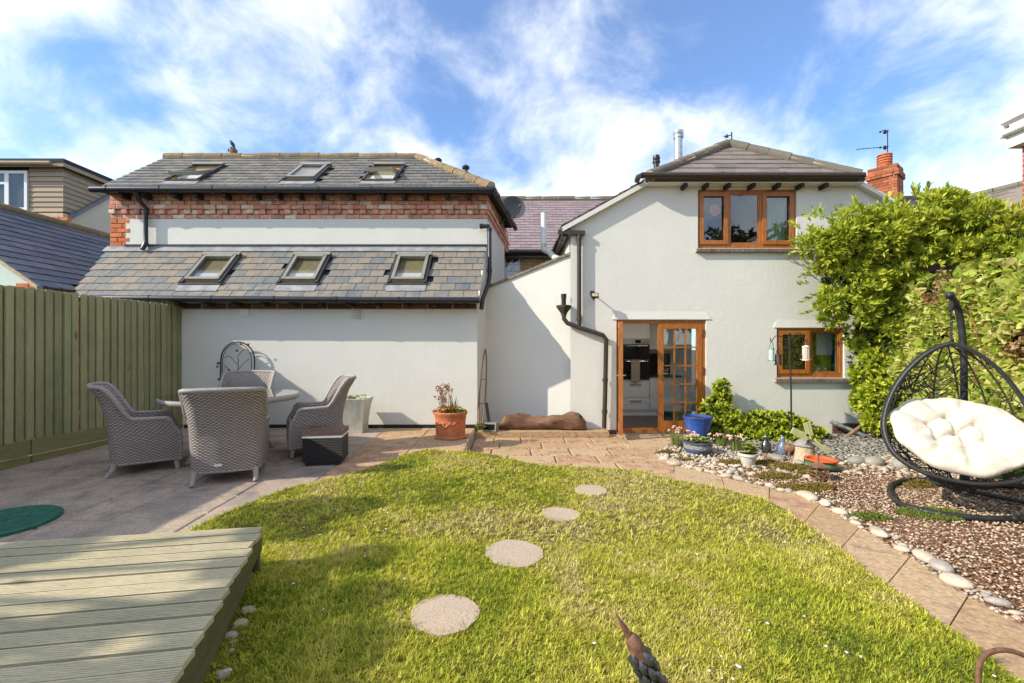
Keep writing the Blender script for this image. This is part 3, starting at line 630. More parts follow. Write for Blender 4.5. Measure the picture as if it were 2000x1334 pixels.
# brickwork band on the front, quoin at the left, band on the right side
backing = MB(); backing.box(xL + .004, xC - .012, YU + .022, YU + .3, 4.13, 4.70); backing.box(xL + .004, xL + .297, YU + .022, YU + .3, 2.5, 4.13)
backing.prism([(sx(YU+.3) - .014, YU + .3, 4.141), (sx(11.5) - .014, 11.5, 4.141), (sx(11.5) - .014, 11.5, 4.7), (sx(YU+.3) - .014, YU + .3, 4.7)], (-.2, 0, 0))
bw = backing.build('brick_band', M['joint'], hl)
F = frame((xL, YU, 0), (1, 0, 0), (0, 0, 1), (0, -1, 0)); L = xC - xL
ch = .092; z = 4.146
brick_course(bw, F, 0, L, z, .235, .08, .09, M['brick'], 0, 0)
brick_course(bw, F, 0, L, z + ch, .112, .08, .12, M['brick'], .002, 0, pick=lambda i: i % 2 == 1)
brick_course(bw, F, 0, L, z + ch, .112, .08, .12, M['brick'], .042, 0, pick=lambda i: i % 2 == 0)
brick_course(bw, F, 0, L, z + 2*ch, .235, .08, .12, M['brick'], .045, .1)
brick_course(bw, F, 0, L, z + 3*ch, .235, .08, .1, M['brick'], .012, 0)
brick_course(bw, F, 0, L, z + 4*ch, .235, .08, .1, M['brick'], .01, .12)
brick_course(bw, F, 0, L, z + 5*ch, .235, .08, .1, M['brick'], .01, 0)
for i in range(16): brick_course(bw, F, 0, .30 if i % 2 else .42, 4.146 - ch*(i+1), .235, .08, .1, M['brick_orange'], .006, .0 if i % 2 else .1)
d = Vector((SKEW, 1, 0)).normalized(); FS = frame((sx(YU), YU, 0), d, (0, 0, 1), (1, -SKEW, 0)); st = MB()
for i in range(6): brick_course(bw, FS, 0, 3.2, 4.146 + ch*i, .235 if i != 1 else .112, .08, .1, M['brick'], (.0, .02, .045, .01, .01, .01)[i], .1*(i % 2), stuff=st)
st.build('side_bricks', M['brick'], bw)['kind'] = 'stuff'
# lean-to roof
rl = MB(); u0, u1 = -7.72, -.575; O = Vector((u0, 7.95, 2.47)); sv = Vector((0, 1, 1)).normalized(); HS = (9.02 - 7.95) * math.sqrt(2)
rl.prism([(u0, 7.97, 2.47), (u1, 7.97, 2.47), (-.52, 9.02, 3.52), (-8.0, 9.02, 3.52)], (0, .03, -.06)); roofA = rl.build('roof', M['felt'], hl)
FA = frame(O, (1, 0, 0), sv)
SKA = [(P(387, 549, 8.1).x, .63), (P(578, 549, 8.1).x, .62), (P(793, 549, 8.1).x, .60)]
skyA = [(x - u0, ww) for x, ww in SKA]
def skipA(x, v): return any(abs(x - cx) < ww/2 + .05 and .28 < v < 1.28 for cx, ww in skyA)
slate_roof(roofA, O, (1, 0, 0), sv, u1 - u0, HS, .205, .255, M['slate'], lambda v: -.27*v/HS, lambda v: u1 - u0 + .06*v/HS, skipA)
for cx, ww in skyA: skylight(hl, FA @ T(cx, .40, .0), ww, .80)
m = MB(); m.M = FA; m.box(-.3, u1 - u0 + .07, HS - .13, HS + .02, .03, .045); m.M = None; m.box(-8.0, -.53, YU - .03, YU - .004, 3.50, 3.60); m.build('lead_flashing', M['lead'], hl)
m = MB(); m.box(-7.66, -.5, YU - .045, YU - .003, 3.602, 3.63); m.build('flashing_edge', M['dark_metal'], hl)
m = MB(); m.prism([(-.572, 7.96, 2.44), (-.514, 9.02, 3.50), (-.514, 9.02, 3.56), (-.572, 7.96, 2.50)], (-.05, 0, 0)); m.build('verge', M['render'], hl)
m = MB(); m.prism([(-7.7, 7.93, 2.395), (-.6, 7.93, 2.375), (-.6, 7.93, 2.462), (-7.7, 7.93, 2.462)], (0, .02, 0)); m.build('fascia', M['rafter'], hl)  # board added to stop sun leaking between gutter and slates
gutter(hl, (-7.68, 7.87, 2.45), (-.56, 7.87, 2.405), .052, M['black'], 1.05)
eb = MB(); eb.box(-7.7, -.63, Y1 - .03, Y1 - .003, 2.28, 2.38); ebo = eb.build('eaves_course', M['joint'], hl)
FE = frame((-5.9, Y1 - .032, 0), (1, 0, 0), (0, 0, 1), (0, -1, 0)); brick_course(ebo, FE, 0, 5.25, 2.285, .42, .085, .05, M['brick_dark'], .012, .1, gap=.03)
for i in range(14):
    m = MB(); x = -7.4 + i*.5; m.box(x, x + .07, 7.95, Y1 - .05, 2.32, 2.39); m.build('rafter_foot', M['rafter'], hl)
# main roof with hip at the right end
rm = MB(); rm.prism([(xL - .05, YE, zE), (-.40, YE, zE), (-2.2, YR, zR), (xL - .05, YR, zR)], (0, .04, -.06))
rm.prism([(-.40, YE, zE - .004), (-.40 + SKEW*3.5, 11.5, zE - .004), (-2.2 + SKEW*1.8, YR + .02, zR - .004)], (-.05, 0, -.06))
rm.prism([(xL - .05, YR + .01, zR - .003), (-2.2, YR + .01, zR - .003), (0, 11.5, zE), (xL - .05, 11.5, zE)], (0, -.05, -.06)); roofB = rm.build('roof', M['felt'], hl)
sB = Vector((0, YR - YE, zR - zE)); HB = sB.length; OB = Vector((xL - .05, YE, zE)); LB = -.40 - OB.x
SKB = [(P(357, 348, 9.1).x, 12), (P(584, 348, 9.1).x, 0), (P(740, 348, 9.1).x, 22)]
skyB = [(x - OB.x, op) for x, op in SKB]
def skipB(x, v): return any(abs(x - cx) < .36 and .38 < v < 1.44 for cx, op in skyB)
slate_roof(roofB, OB, (1, 0, 0), sB, LB, HB, .19, .28, M['slate_up'], lambda v: 0, lambda v: LB - (LB - (-2.2 - OB.x))*v/HB, skipB)
FB = frame(OB, (1, 0, 0), sB)
for cx, op in skyB: skylight(hl, FB @ T(cx, .47, .0), .58, .90, op)
ridge_tiles(roofB, (xL - .08, YR, zR + .0), (-2.2, YR, zR), .10, M['ridge'], .45, M['mortar'])
ridge_tiles(roofB, (-2.2, YR, zR + .0), (-.40, YE, zE + .03), .105, M['ridge'], .40, M['mortar'])
m = MB(); m.box(xL, -.42, YE - .008, YE + .012, 4.585, 4.652); m.build('fascia', M['rafter'], hl)  # board added to close the same light gap at the upper eaves
gutter(hl, (xL - .12, YE - .07, 4.63), (-.36, YE - .07, 4.615), .06, M['black'], 1.0)
gutter(hl, (-.35, YE - .07, 4.615), (-.33 + SKEW*3.5, 11.5, 4.6), .06, M['black'], 1.0)
x = xL + .35
while x < xC - .1:
    m = MB(); m.box(x, x + .075, YE - .01, YU + .0, 4.50, 4.60); m.build('rafter_foot', M['rafter'], hl); x += random.choice((.42, .55, .6))
sf = MB(); sf.prism([(xL - .02, YE + .02, 4.615), (-.42, YE + .02, 4.615), (-.36, 11.5, 4.615), (-.7, 11.5, 4.615), (-.62, YU, 4.615), (xL - .02, YU, 4.615)], (0, 0, .012)); sf.build('soffit', M['rafter'], hl)
# pipes, vents, dish
x = P(281, 400, YU - .1).x
pipe(hl, [(x, YE - .07, 4.58), (x, YE - .02, 4.46), (x + .03, YU - .09, 4.33), (x + .03, YU - .09, 3.66), (x + .03, YU - .17, 3.50)], .04, M['black'], collars=[((x + .03, YU - .09, 4.25), (0, 0, 1)), ((x + .03, YU - .09, 3.62), (0, 0, 1))])
a = P(938, 442, YU - .1)
pipe(hl, [(a.x, YU - .1, a.z), (a.x + .17, YU - .1, a.z), (-.44, YU - .1, a.z - .05), (-.44, YU - .1, 3.0), (-.46, YU - .2, 2.82), (-.53, Y1 - .0, 2.45), (-.55, Y1 - .05, 2.28)], .042, M['black'], collars=[((-.44, YU - .1, 3.9), (0, 0, 1)), ((-.44, YU - .1, 3.1), (0, 0, 1)), ((a.x + .02, YU - .1, a.z), (1, 0, 0))])
def vent(house, c, wd, hg, mat, bars):
    m = MB(); m.box(c.x - wd/2, c.x + wd/2, Y1 - .02, Y1 - .001, c.z - hg/2, c.z + hg/2); v = m.build('vent', mat[0], house)
    for i in range(bars):
        q = MB(); zz = c.z - hg/2 + hg*(i + .5)/bars; q.box(c.x - wd*.42, c.x + wd*.42, Y1 - .026, Y1 - .019, zz - hg*.12/bars*3, zz + hg*.12/bars*3); q.build('slat', mat[1], v)
vent(hl, P(478, 609, Y1), .17, .17, (M['render'], M['white']), 1); vent(hl, P(697, 612, Y1), .21, .21, (M['white'], M['zinc']), 6)
m = MB(); m.M = T(sx(10.5) + .33, 10.5, P(995, 408, 10.5).z) @ RZ(18) @ RX(80) ; prof = [(.02, .07), (.1, .06), (.19, .03), (.27, -.02)]
m.lathe([(.001, .0)] + [(r, .09*(r/.27)**2) for r in (.09, .18, .27)] + [(.275, .092)] + [(r, .09*(r/.27)**2 - .012) for r in (.265, .18, .09)] + [(.001, -.012)], 24)
m.M = None; c = Vector((sx(10.5) + .33, 10.5, P(995, 408, 10.5).z)); m.tube([c + Vector((0, .0, -.24)), c + Vector((.12, -.3, -.16)), c + Vector((.16, -.34, -.05))], .012, 6); m.ball(c + Vector((.16, -.34, -.04)), .035); m.tube([c + Vector((0, .03, 0)), (sx(10.6) + .0, 10.6, c.z - .35)], .022, 8)
m.build('satellite_dish', M['dish'], hl, smooth=40)
for px, py, Y in ((856, 316, 11.6), (910, 330, 11.3)):
    a = P(px, py, Y); m = MB(); m.lathe([(.05, -.75), (.05, 0), (.09, .005), (.1, .05), (.05, .09), (.01, .095)], 12, a); m.build('roof_vent', M['black'], hl, smooth=40)
# ================================================================ LINK WALL between the houses
lk = empty('garden_wall', (.3, 8.8, 0), None, 'white rendered wall with sloping stone coping linking the two houses', 'wall')
A0, A1 = Vector((-.535, 9.0, 0)), Vector((1.12, 8.56, 0)); za, zb = 2.74, 3.34; off = Vector((.066, .248, 0))
m = MB(); m.prism([A0, A1, A1 + Vector((0, 0, zb)), A0 + Vector((0, 0, za))], off); m.build('wall_face', M['render'], lk)
m = MB(); dv = (A1 - A0); m.prism([A0 + Vector((0, 0, za)) - off*.14, A1 + Vector((0, 0, zb)) - off*.14, A1 + Vector((0, 0, zb + .05)) - off*.14, A0 + Vector((0, 0, za + .05)) - off*.14], off*1.25); m.build('coping', M['coping'], lk)
# ================================================================ RIGHT HOUSE: white gable with half-hip
YF = 8.4; RX0, RXR, RZR, RS = 1.08, 4.4, 5.72, .55
hr = empty('white_house', (4.4, YF, 0), None, 'white rendered gable house with oak-coloured windows and french doors', 'house')
def rz(x): return RZR - RS * abs(x - RXR)
XR = 7.5
def PX(px): return (px - CX) / FPX * YF
def PZ(py): return CH - (py - HY) / FPX * YF
DOOR = (PX(1204), PX(1379), .02, PZ(625)); WUP = (PX(1363), PX(1556), PZ(485), PZ(370)); WLO = (PX(1517), PX(1649), PZ(738), PZ(641))
hx0, hx1 = RXR - (RZR - 4.64)/RS, RXR + (RZR - 4.64)/RS
wb = MB(); wall_holes(wb, [RX0, XR], [-.05], [(RX0, rz(RX0) - .08), (hx0, 4.57), (hx1, 4.57), (XR, rz(XR) - .08)], [DOOR, WUP, WLO], YF, YF + .25)
wb.box(RX0 + .002, RX0 + .24, YF + .252, 12.4, -.05, rz(RX0) - .1); wb.box(XR - .25, XR - .002, YF + .252, 12.4, -.05, .3); wb.box(XR - .25, XR - .002, YF + .252, 12.4, 2.37, rz(XR) - .1); wb.box(XR - .25, XR - .002, YF + .252, 9.3, .3, 2.37); wb.box(XR - .25, XR - .002, 11.3, 12.4, .3, 2.37)  # unseen gap left in the far side wall to light the kitchen
wallR = wb.build('wall', M['render'], hr, center=False)
m = MB(); m.box(RX0 - .0, DOOR[0] - .003, YF - .006, YF + .02, -.04, .07); m.build('plinth', M['brick_dark'], hr)
FP = frame((PX(1625), YF - .01, 0), (1, 0, 0), (0, 0, 1), (0, -1, 0)); pl = empty('brick_plinth', (6.3, YF, 0), hr)
for i in range(3): brick_course(pl, FP, 0, 1.3, -.02 + .075*i, .215, .065, .03, M['brick_dark'], .012, .1*(i % 2))
# roofs
ro = MB(); yb = 12.6
ro.prism([(RX0 - .18, 8.3, rz(RX0 - .18)), (hx0, 8.3, rz(hx0)), (RXR, 9.3, RZR), (RXR, yb, RZR), (RX0 - .18, yb, rz(RX0 - .18))], (0, 0, -.06))
ro.prism([(XR + .3, 8.3, rz(XR + .3)), (hx1, 8.3, rz(hx1)), (RXR + .002, 9.3, RZR), (RXR + .002, yb, RZR), (XR + .3, yb, rz(XR + .3))], (0, 0, -.06))
ro.prism([(hx0 - .02, 8.2, 4.64), (hx1 + .02, 8.2, 4.64), (RXR, 9.3, RZR - .004)], (0, .06, -.06))
roofR = ro.build('roof', M['slate_grey'], hr)
OH = Vector((hx0, 8.19, 4.645)); sH = Vector((0, 9.3 - 8.19, RZR - 4.645)); HH = sH.length; LH = hx1 - hx0
slate_roof(roofR, OH, (1, 0, 0), sH, LH, HH, .205, .40, M['slate_grey'], lambda v: LH/2*v/HH - .06, lambda v: LH - LH/2*v/HH + .06)
# slates along the visible left verge, seen edge-on
st = MB()
for i in range(8):
    x = RX0 - .18 + i*.21; st.prism([(x, 8.3, rz(x) + .03), (x + .3, 8.3, rz(x + .3) + .004), (x + .3, 8.75, rz(x + .3) + .004), (x, 8.75, rz(x) + .03)], (0, 0, .012))
st.build('verge_slates', M['slate_grey'], roofR)['kind'] = 'stuff'
ridge_tiles(roofR, (RXR, 9.3, RZR + .02), (hx0 + .06, 8.24, 4.69), .11, M['ridge_grey'], .42, M['mortar'])
ridge_tiles(roofR, (RXR, 9.3, RZR + .02), (hx1 - .06, 8.24, 4.69), .11, M['ridge_grey'], .42, M['mortar'])
ridge_tiles(roofR, (RXR, 9.33, RZR + .02), (RXR, 12.6, RZR + .02), .11, M['ridge_grey'], .45, M['mortar'])
# verge boards
for xa, xb in ((RX0 - .16, hx0 + .02), (XR + .28, hx1 - .02)):
    m = MB(); m.prism([(xa, 8.285, rz(xa) - .015), (xb, 8.285, rz(xb) - .015), (xb, 8.285, rz(xb) - .10), (xa, 8.285, rz(xa) - .10)], (0, .11, 0)); m.build('verge', M['render'], hr)
gx0, gx1 = PX(1252), PX(1679)
gt = gutter(hr, (gx0*.975, 8.11, 4.66), (gx1*.975 + .02, 8.11, 4.66), .055, M['brownpipe'], 1.3); 
m = MB(); m.tube([(gx0*.975, 8.11, 4.66), (gx0*.975 - .06, 8.16, 4.65), (gx0*.975 - .05, 8.27, 4.62)], .05, 8); m.build('gutter_end', M['brownpipe'], hr, smooth=40)
for i, px in enumerate((1332, 1373, 1415, 1462, 1510, 1555, 1601)):
    m = MB(); x = PX(px); m.box(x - .03, x + .03, 8.2, YF - .002, 4.49, 4.56); m.build('rafter_foot', M['rafter'], hr)
m = MB(); m.box(hx0 + .02, hx1 - .02, 8.2, YF - .003, 4.563, 4.577); m.build('soffit', M['white'], hr)
# hoods over the openings
for h, (l, r_) in ((DOOR, (PX(1196), PX(1388))), (WLO, (PX(1510), PX(1656)))):
    m = MB(); z0 = h[3] + .012; m.add([(l, YF - .016, z0), (r_, YF - .016, z0), (r_ - .14, YF + .01, z0 + .24), (l + .14, YF + .01, z0 + .24), (l, YF + .01, z0), (r_, YF + .01, z0)], [(0, 1, 2, 3), (0, 4, 5, 1), (0, 3, 4), (1, 5, 2)]); m.build('hood', M['render'], hr)
# windows
def ring(m, x0, x1, z0, z1, t, y0, y1, mat=0, tb=None):
    tb = tb or t; m.box(x0, x0+t, y0, y1, z0, z1, mat); m.box(x1-t, x1, y0, y1, z0, z1, mat); m.box(x0+t, x1-t, y0, y1, z0, z0+tb, mat); m.box(x0+t, x1-t, y0, y1, z1-t, z1, mat)
def window(h, splits, sashes, name='window'):
    x0, x1, z0, z1 = h[0] + .003, h[1] - .003, h[2] + .003, h[3] - .003; e = empty(name, ((x0+x1)/2, YF, z0), hr)
    m = MB(); ring(m, x0, x1, z0, z1, .055, YF + .035, YF + .105, tb=.085)
    for s_ in splits: m.box(s_ - .03, s_ + .03, YF + .037, YF + .103, z0 + .085, z1 - .055)
    m.build('frame', M['oak'], e); xs = [x0 + .025] + list(splits) + [x1 - .025]
    for i, op in enumerate(sashes):
        a, b = xs[i] + .032, xs[i+1] - .032; m = MB()
        if op: ring(m, a - .02, b + .02, z0 + .075, z1 - .04, .075, YF + .012, YF + .034)
        else: ring(m, a - .002, b + .002, z0 + .087, z1 - .057, .028, YF + .05, YF + .09)
        s_ = m.build('sash', M['oak'], e); t_ = .056 if op else .026
        q = MB(); q.box(a + t_, b - t_, YF + .060, YF + .066, z0 + .085 + (.066 if op else .03), z1 - .057 - (.066 if op else .03)); q.build('pane', M['glass'], s_)
    return e
window(WUP, [PX(1424), PX(1489)], [1, 0, 1]); window(WLO, [PX(1584)], [1, 0])
for h, nb in ((WUP, 22), (WLO, 12)):
    e = empty('window_sill', ((h[0]+h[1])/2, YF, h[2] - .06), hr); a, b = h[0] - .05, h[1] + .05; mb = MB(); mb.prism([(a, YF - .06, h[2] - .075), (a, YF + .02, h[2] - .07), (a, YF + .02, h[2] - .012), (a, YF - .06, h[2] - .026)], (b - a, 0, 0)); mb.build('mortar_bed', M['joint'], e)
    wd = (b - a)/nb
    for i in range(nb):
        q = MB(); x = a + wd*i; sh = .03; q.prism([(x + .004, YF - .075, h[2] - .078), (x + .004, YF + .025, h[2] - .078), (x + .004, YF + .025, h[2] - .002), (x + .004, YF - .075, h[2] - .022)], (wd - .012, 0, 0)); q.build('brick', M['brick_sill'], e)
# french doors
x0, x1, z0, z1 = DOOR[0] + .003, DOOR[1] - .003, DOOR[2], DOOR[3] - .003; xm = PX(1287)
de = empty('french_door', ((x0+x1)/2, YF, 0), hr)
m = MB(); m.box(x0, x0 + .06, YF + .03, YF + .11, z0, z1); m.box(x1 - .06, x1, YF + .03, YF + .11, z0, z1); m.box(x0 + .06, x1 - .06, YF + .03, YF + .11, z1 - .06, z1); m.box(x0 + .06, x1 - .06, YF - .03, YF + .12, z0, z0 + .07); m.build('frame', M['oak'], de)
def leaf(name, Fm, wd, hg, tall_rows=5, cols=3):
    e = empty(name, Fm @ Vector((0, 0, 0)), de); return e
def door_leaf(Fm, wd, hg):
    """local: x across from the hinge, y out of the room, z up"""
    m = MB(); m.M = Fm; t_ = .095; bz = .14
    m.box(0, t_, -.03, .03, 0, hg); m.box(wd - t_, wd, -.03, .03, 0, hg); m.box(t_, wd - t_, -.03, .03, 0, bz); m.box(t_, wd - t_, -.03, .03, hg - t_, hg)
    lf = m.build('door_leaf', M['oak'], de); gw, gh = wd - 2*t_, hg - t_ - bz
    for i in (1, 2):
        q = MB(); q.M = Fm; x = t_ + gw*i/3; q.box(x - .012, x + .012, -.012, .018, bz, hg - t_); q.build('glazing_bar', M['oak'], lf)
    for i in range(1, 5):
        q = MB(); q.M = Fm; z = bz + gh*i/5; q.box(t_, wd - t_, -.011, .0172, z - .012, z + .012); q.build('glazing_bar', M['oak'], lf)
    for i in range(3):
        for j in range(5):
            q = MB(); q.M = Fm; q.box(t_ + gw*i/3 + .001, t_ + gw*(i+1)/3 - .001, -.004, .003, bz + gh*j/5 + .001, bz + gh*(j+1)/5 - .001); q.build('pane', M['glass'], lf)
    q = MB(); q.M = Fm; zz = 1.02 - z0; q.box(wd - .062, wd - .032, .03, .04, zz - .1, zz + .1); q.tube([(wd - .047, .03, zz + .02), (wd - .047, .075, zz + .02), (wd - .16, .08, zz + .02)], .01, 8); q.tube([(wd - .047, -.03, zz + .02), (wd - .047, -.075, zz + .02), (wd - .16, -.08, zz + .02)], .01, 8); q.build('handle', M['brass'], lf, smooth=40)
lw = x1 - .062 - xm; lh = z1 - z0 - .135
door_leaf(T(x1 - .062, YF + .05, z0 + .072) @ Matrix.Diagonal((-1, -1, 1, 1)), lw, lh)
for zz in (.35, 1.15, 1.85):
    q = MB(); q.box(x1 - .075, x1 - .03, YF - .002, YF + .028, z0 + zz - .06, z0 + zz + .06); q.build('hinge', M['oakdark'], de)
door_leaf(T(x0 + .062, YF + .05, z0 + .072) @ RZ(-101) @ Matrix.Diagonal((1, -1, 1, 1)), xm - x0 - .07, lh)
# ---- rooms behind the openings
ri = MB(); kx0, kx1, ky0, ky1 = RX0 + .26, XR - .26, YF + .252, 11.4
ri.box(kx0, kx1, ky0, ky1, -.06, -.005); room_floor = ri.build('kitchen_floor', M['floorwood'], hr)
ri = MB(); ri.box(kx0, 4.5, ky1, ky1 + .1, -.05, 4.4); ri.box(4.5, kx1, ky1, ky1 + .1, 2.3, 4.4); ri.box(kx0, kx1, ky0, ky1, 2.38, 2.52); ri.build('room_walls', M['room'], hr); ri = MB(); ri.box(kx0, kx1, ky0, ky1 - .002, 2.522, 2.535); ri.build('upper_floor', M['floorwood'], hr)  # back wall left part open for daylight; dark floor sheet added against glare
ri = MB(); ri.box(kx0 + .01, kx0 + .06, ky0, ky1 - .01, 0, 2.37); ri.build('inner_panel', M['room'], hr)
m = MB(); x = WUP[1] - .32
for i in range(9): m.tube([(x + i*.035, YF + .34 + .02*(i % 2), WUP[2] - .1), (x + i*.035, YF + .34 + .02*(i % 2), WUP[3] + .1)], .022, 8)
tag(m.build('curtain', M['curtain'], smooth=60), 'pale green curtain hanging inside the upper three-pane window', 'curtain')
m = MB(); a = PX(1424) - .22; zc_ = PZ(408); n = 26
m.prism([(a + .105*(1 + .08*math.sin(5*k))*math.cos(2*math.pi*k/n), YF + .085, zc_ + .105*(1 + .06*math.cos(7*k))*math.sin(2*math.pi*k/n)) for k in range(n)], (0, .012, 0))
tag(m.build('window_ornament', M['terracotta']), 'round pinkish ornament hanging in the upper window', 'ornament')
m = MB(); m.box(WLO[1] - .30, WLO[1] - .13, YF + .3, YF + .33, PZ(694), WLO[3] + .05); m.box(WLO[1] - .125, WLO[1] + .02, YF + .34, YF + .37, PZ(694), WLO[3] + .05); tag(m.build('roller_blind', M['blind']), 'pale roller blind half lowered behind the small kitchen window', 'blind')
m = MB(); m.box(WLO[1] - .15, WLO[1] + .05, YF + .42, YF + .45, WLO[2] - .1, PZ(694)); tag(m.build('cupboard_panel', M['lime']), 'lime green cupboard panel seen through the small kitchen window', 'panel')
for k, (dx, sc) in enumerate(((-.36, 1.0), (-.25, .95))):
    m = MB(); c = Vector((WLO[1] + dx, YF + .19, WLO[2] + .005)); m.lathe([(.03, 0), (.055, .02), (.06, .06), (.04, .1), (.03, .13), (.028, .15), (.005, .17)], 12, c); m.ball(c + Vector((.05, .02, .05)), .05, .04, .045); m.ball(c + Vector((0, -.02, .15)), .032)
    m.add([c + Vector((-.02, 0, .165)), c + Vector((.0, 0, .17)), c + Vector((-.02, 0, .21)), c + Vector((-.01, .02, .165))], [(0, 1, 2), (1, 3, 2), (3, 0, 2)])
    tag(m.build('cat_figurine', M['paleglaze'], smooth=60), ('white cat figurine on the inner sill, farther from the lime panel', 'white cat figurine on the inner sill, closer to the lime panel')[k], 'figurine', 'cat figurines')
M['lampglow'] = NT('lamp_glow'); _e = M['lampglow'].n('ShaderNodeEmission'); _e.inputs[0].default_value = (1, .93, .82, 1); _e.inputs[1].default_value = 14; M['lampglow'].l(_e.outputs[0], M['lampglow'].out.inputs[0]); M['lampglow'] = M['lampglow'].mat
for lx in (2.4, 3.3):
    le = empty('ceiling_lamp', (lx, 9.6, 2.3), None, 'round lit kitchen ceiling lamp above the open door leaf side' if lx < 3 else 'round lit kitchen ceiling lamp above the closed door leaf side', 'lamp', 'kitchen ceiling lamps'); m = MB(); m.lathe([(.02, .0), (.15, .0), (.15, .05), (.02, .05)], 20, (lx, 9.6, 2.329)); m.build('fitting', M['white'], le); m = MB(); m.lathe([(.01, -.02), (.1, -.018), (.13, -.002), (.01, -.002)], 20, (lx, 9.6, 2.329)); m.build('diffuser', M['lampglow'], le)
m = MB(); m.box(4.75, 6.95, 9.22, 9.5, 0, 2.3); m.box(4.7, 7.0, 9.2, 9.52, 2.301, 2.36); m.box(4.85, 6.85, 9.19, 9.219, .95, 1.0); tag(m.build('backdrop', M['floorwood']), 'added dark dresser inside the room behind the small window', 'backdrop')  # unseen dark block added so the small window's panes stay dark
m = MB(); m.box(2.9, 5.9, 9.7, 9.75, 2.536, 4.6); m.build('inner_panel', M['floorwood'], hr)  # dark panel added to block a bright patch behind the upper window
# kitchen units (front face 10.6 m away)
KY = 10.65; kx = lambda px: (px - CX)/FPX*KY; kz = lambda py: CH - (py - HY)/FPX*KY
ku = empty('kitchen_unit', (kx(1243), KY, 0), None, 'tall cream kitchen unit with drawers around a built-in double oven', 'cupboard')
m = MB(); m.box(kx(1200), kx(1269), KY + .02, KY + .6, .1, 2.37); m.build('carcass', M['cab'], ku)
for a, b, nm in ((745, 776, 'drawer'), (777, 800, 'drawer')):
    m = MB(); m.box(kx(1216), kx(1268.5), KY, KY + .018, kz(b), kz(a)); d_ = m.build(nm, M['cab'], ku); zz = kz(a) - .07; q = MB(); q.box(kx(1230), kx(1252), KY - .025, KY - .002, zz - .008, zz + .008); q.build('handle', M['steel'], d_)
m = MB(); m.box(kx(1200), kx(1290), KY + .03, KY + .05, 0, .098); m.build('plinth', M['cab'], ku)
m = MB(); m.box(kx(1216), kx(1268.5), KY, KY + .018, kz(661), 2.36); m.build('cupboard_door', M['cab'], ku)
ov = empty('oven', (kx(1243), KY, kz(742)), None, 'black glass double oven with steel control strip built into the kitchen unit', 'oven')
m = MB(); m.box(kx(1217), kx(1268), KY - .03, KY - .001, kz(672), kz(662)); m.build('control_panel', M['steel'], ov)
m = MB(); m.box(kx(1240), kx(1251), KY - .034, KY - .0302, kz(670.5), kz(664)); m.build('display', M['ovenglass'], ov)
for px in (1222, 1229, 1262):
    m = MB(); m.lathe([(.016, 0), (.014, .018)], 10); 
    m.v = [Vector((p.x + kx(px), KY - .03 - p.z, p.y + kz(667))) for p in m.v]; m.build('knob', M['steel'], ov)
for a, b in ((673, 702), (703, 741)):
    m = MB(); m.box(kx(1217), kx(1268), KY - .026, KY - .001, kz(b), kz(a)); d_ = m.build('oven_door', M['ovenglass'], ov); q = MB(); zz = kz(a + 2.5); q.tube([(kx(1221), KY - .055, zz), (kx(1264), KY - .055, zz)], .01, 8); q.build('handle', M['steel'], d_)
m = MB(); m.box(kx(1231), kx(1248), KY - .083, KY - .069, kz(744), kz(704.5)); m.box(kx(1231), kx(1248), KY - .083, KY - .0, kz(704), kz(702.6)); tag(m.build('tea_towel', M['towel']), 'patterned tea towel hung over the oven door handle', 'towel')
kb = empty('base_cupboard', (kx(1282), KY, 0), None, 'cream base cupboard with dark worktop beside the tall oven unit', 'cupboard')
m = MB(); m.box(kx(1269.5), kx(1330), KY + .02, KY + .6, .1, .90); m.build('carcass', M['cab'], kb); m = MB(); m.box(kx(1269.8), kx(1296), KY, KY + .018, kz(800), kz(742)); m.build('cupboard_door', M['cab'], kb)
m = MB(); m.box(kx(1269.5), kx(1332), KY - .01, KY + .6, .902, .94); m.build('worktop', M['worktop'], kb)
m = MB(); m.box(kx(1270), kx(1330), KY + .72, KY + .74, .942, 1.45); m.build('splashback', M['ovenglass'], kb)
m = MB(); m.box(kx(1270), kx(1330), KY + .25, KY + .7, 1.55, 2.37); tag(m.build('wall_cupboard', M['cab']), 'cream wall cupboard above the dark splashback in the kitchen', 'cupboard')
# ---- pipes and fittings on the right house
T0 = P(1092, 453, 8.33); 
m = MB(); m.bar((T0.x - .02, 8.34, T0.z), (PX(1141), 8.34, T0.z - .02), .09, .075); m.build('gutter_outlet', M['brownpipe'], hr)
gutter(hr, (.98, 8.36, P(1092, 456, 8.33).z), (.98, 12.4, P(1092, 456, 8.33).z), .055, M['brownpipe'], 1.2)
px_ = PX(1130); zj = PZ(637)
pipe(hr, [(px_, 8.33, T0.z - .03), (px_, 8.33, zj)], .04, M['brownpipe'], collars=[((px_, 8.33, T0.z - .12), (0, 0, 1)), ((px_, 8.33, zj + .12), (0, 0, 1))])
hpx = P(1101, 606, 8.40)
pipe(hr, [(hpx.x, 8.36, hpx.z - .08), (hpx.x, 8.36, hpx.z - .16), (hpx.x + .06, 8.34, hpx.z - .24), (px_, 8.32, zj - .03), (PX(1176), 8.31, PZ(655)), (PX(1182), 8.31, PZ(663)), (PX(1180), 8.31, .75), (PX(1178), 8.31, .12)], .042, M['brownpipe'], collars=[((PX(1180), 8.31, 1.0), (0, 0, 1)), ((PX(1179), 8.31, .42), (0, 0, 1))])
m = MB(); m.M = T(hpx.x, 8.37, hpx.z); m.lathe([(.05, -.1), (.055, -.06), (.13, .04), (.14, .05), (.14, .09), (.12, .09), (.115, .05)], 4); m.M = None; m.build('rain_hopper', M['brownpipe'], hr)
m = MB(); m.tube([(hpx.x, 8.40, hpx.z + .05), (hpx.x, 8.40, hpx.z + .30)], .045, 10); m.tube([(hpx.x, 8.40, hpx.z + .22), (hpx.x, 8.40, hpx.z + .30)], .052, 10); m.build('drainpipe', M['black'], hr, smooth=40)
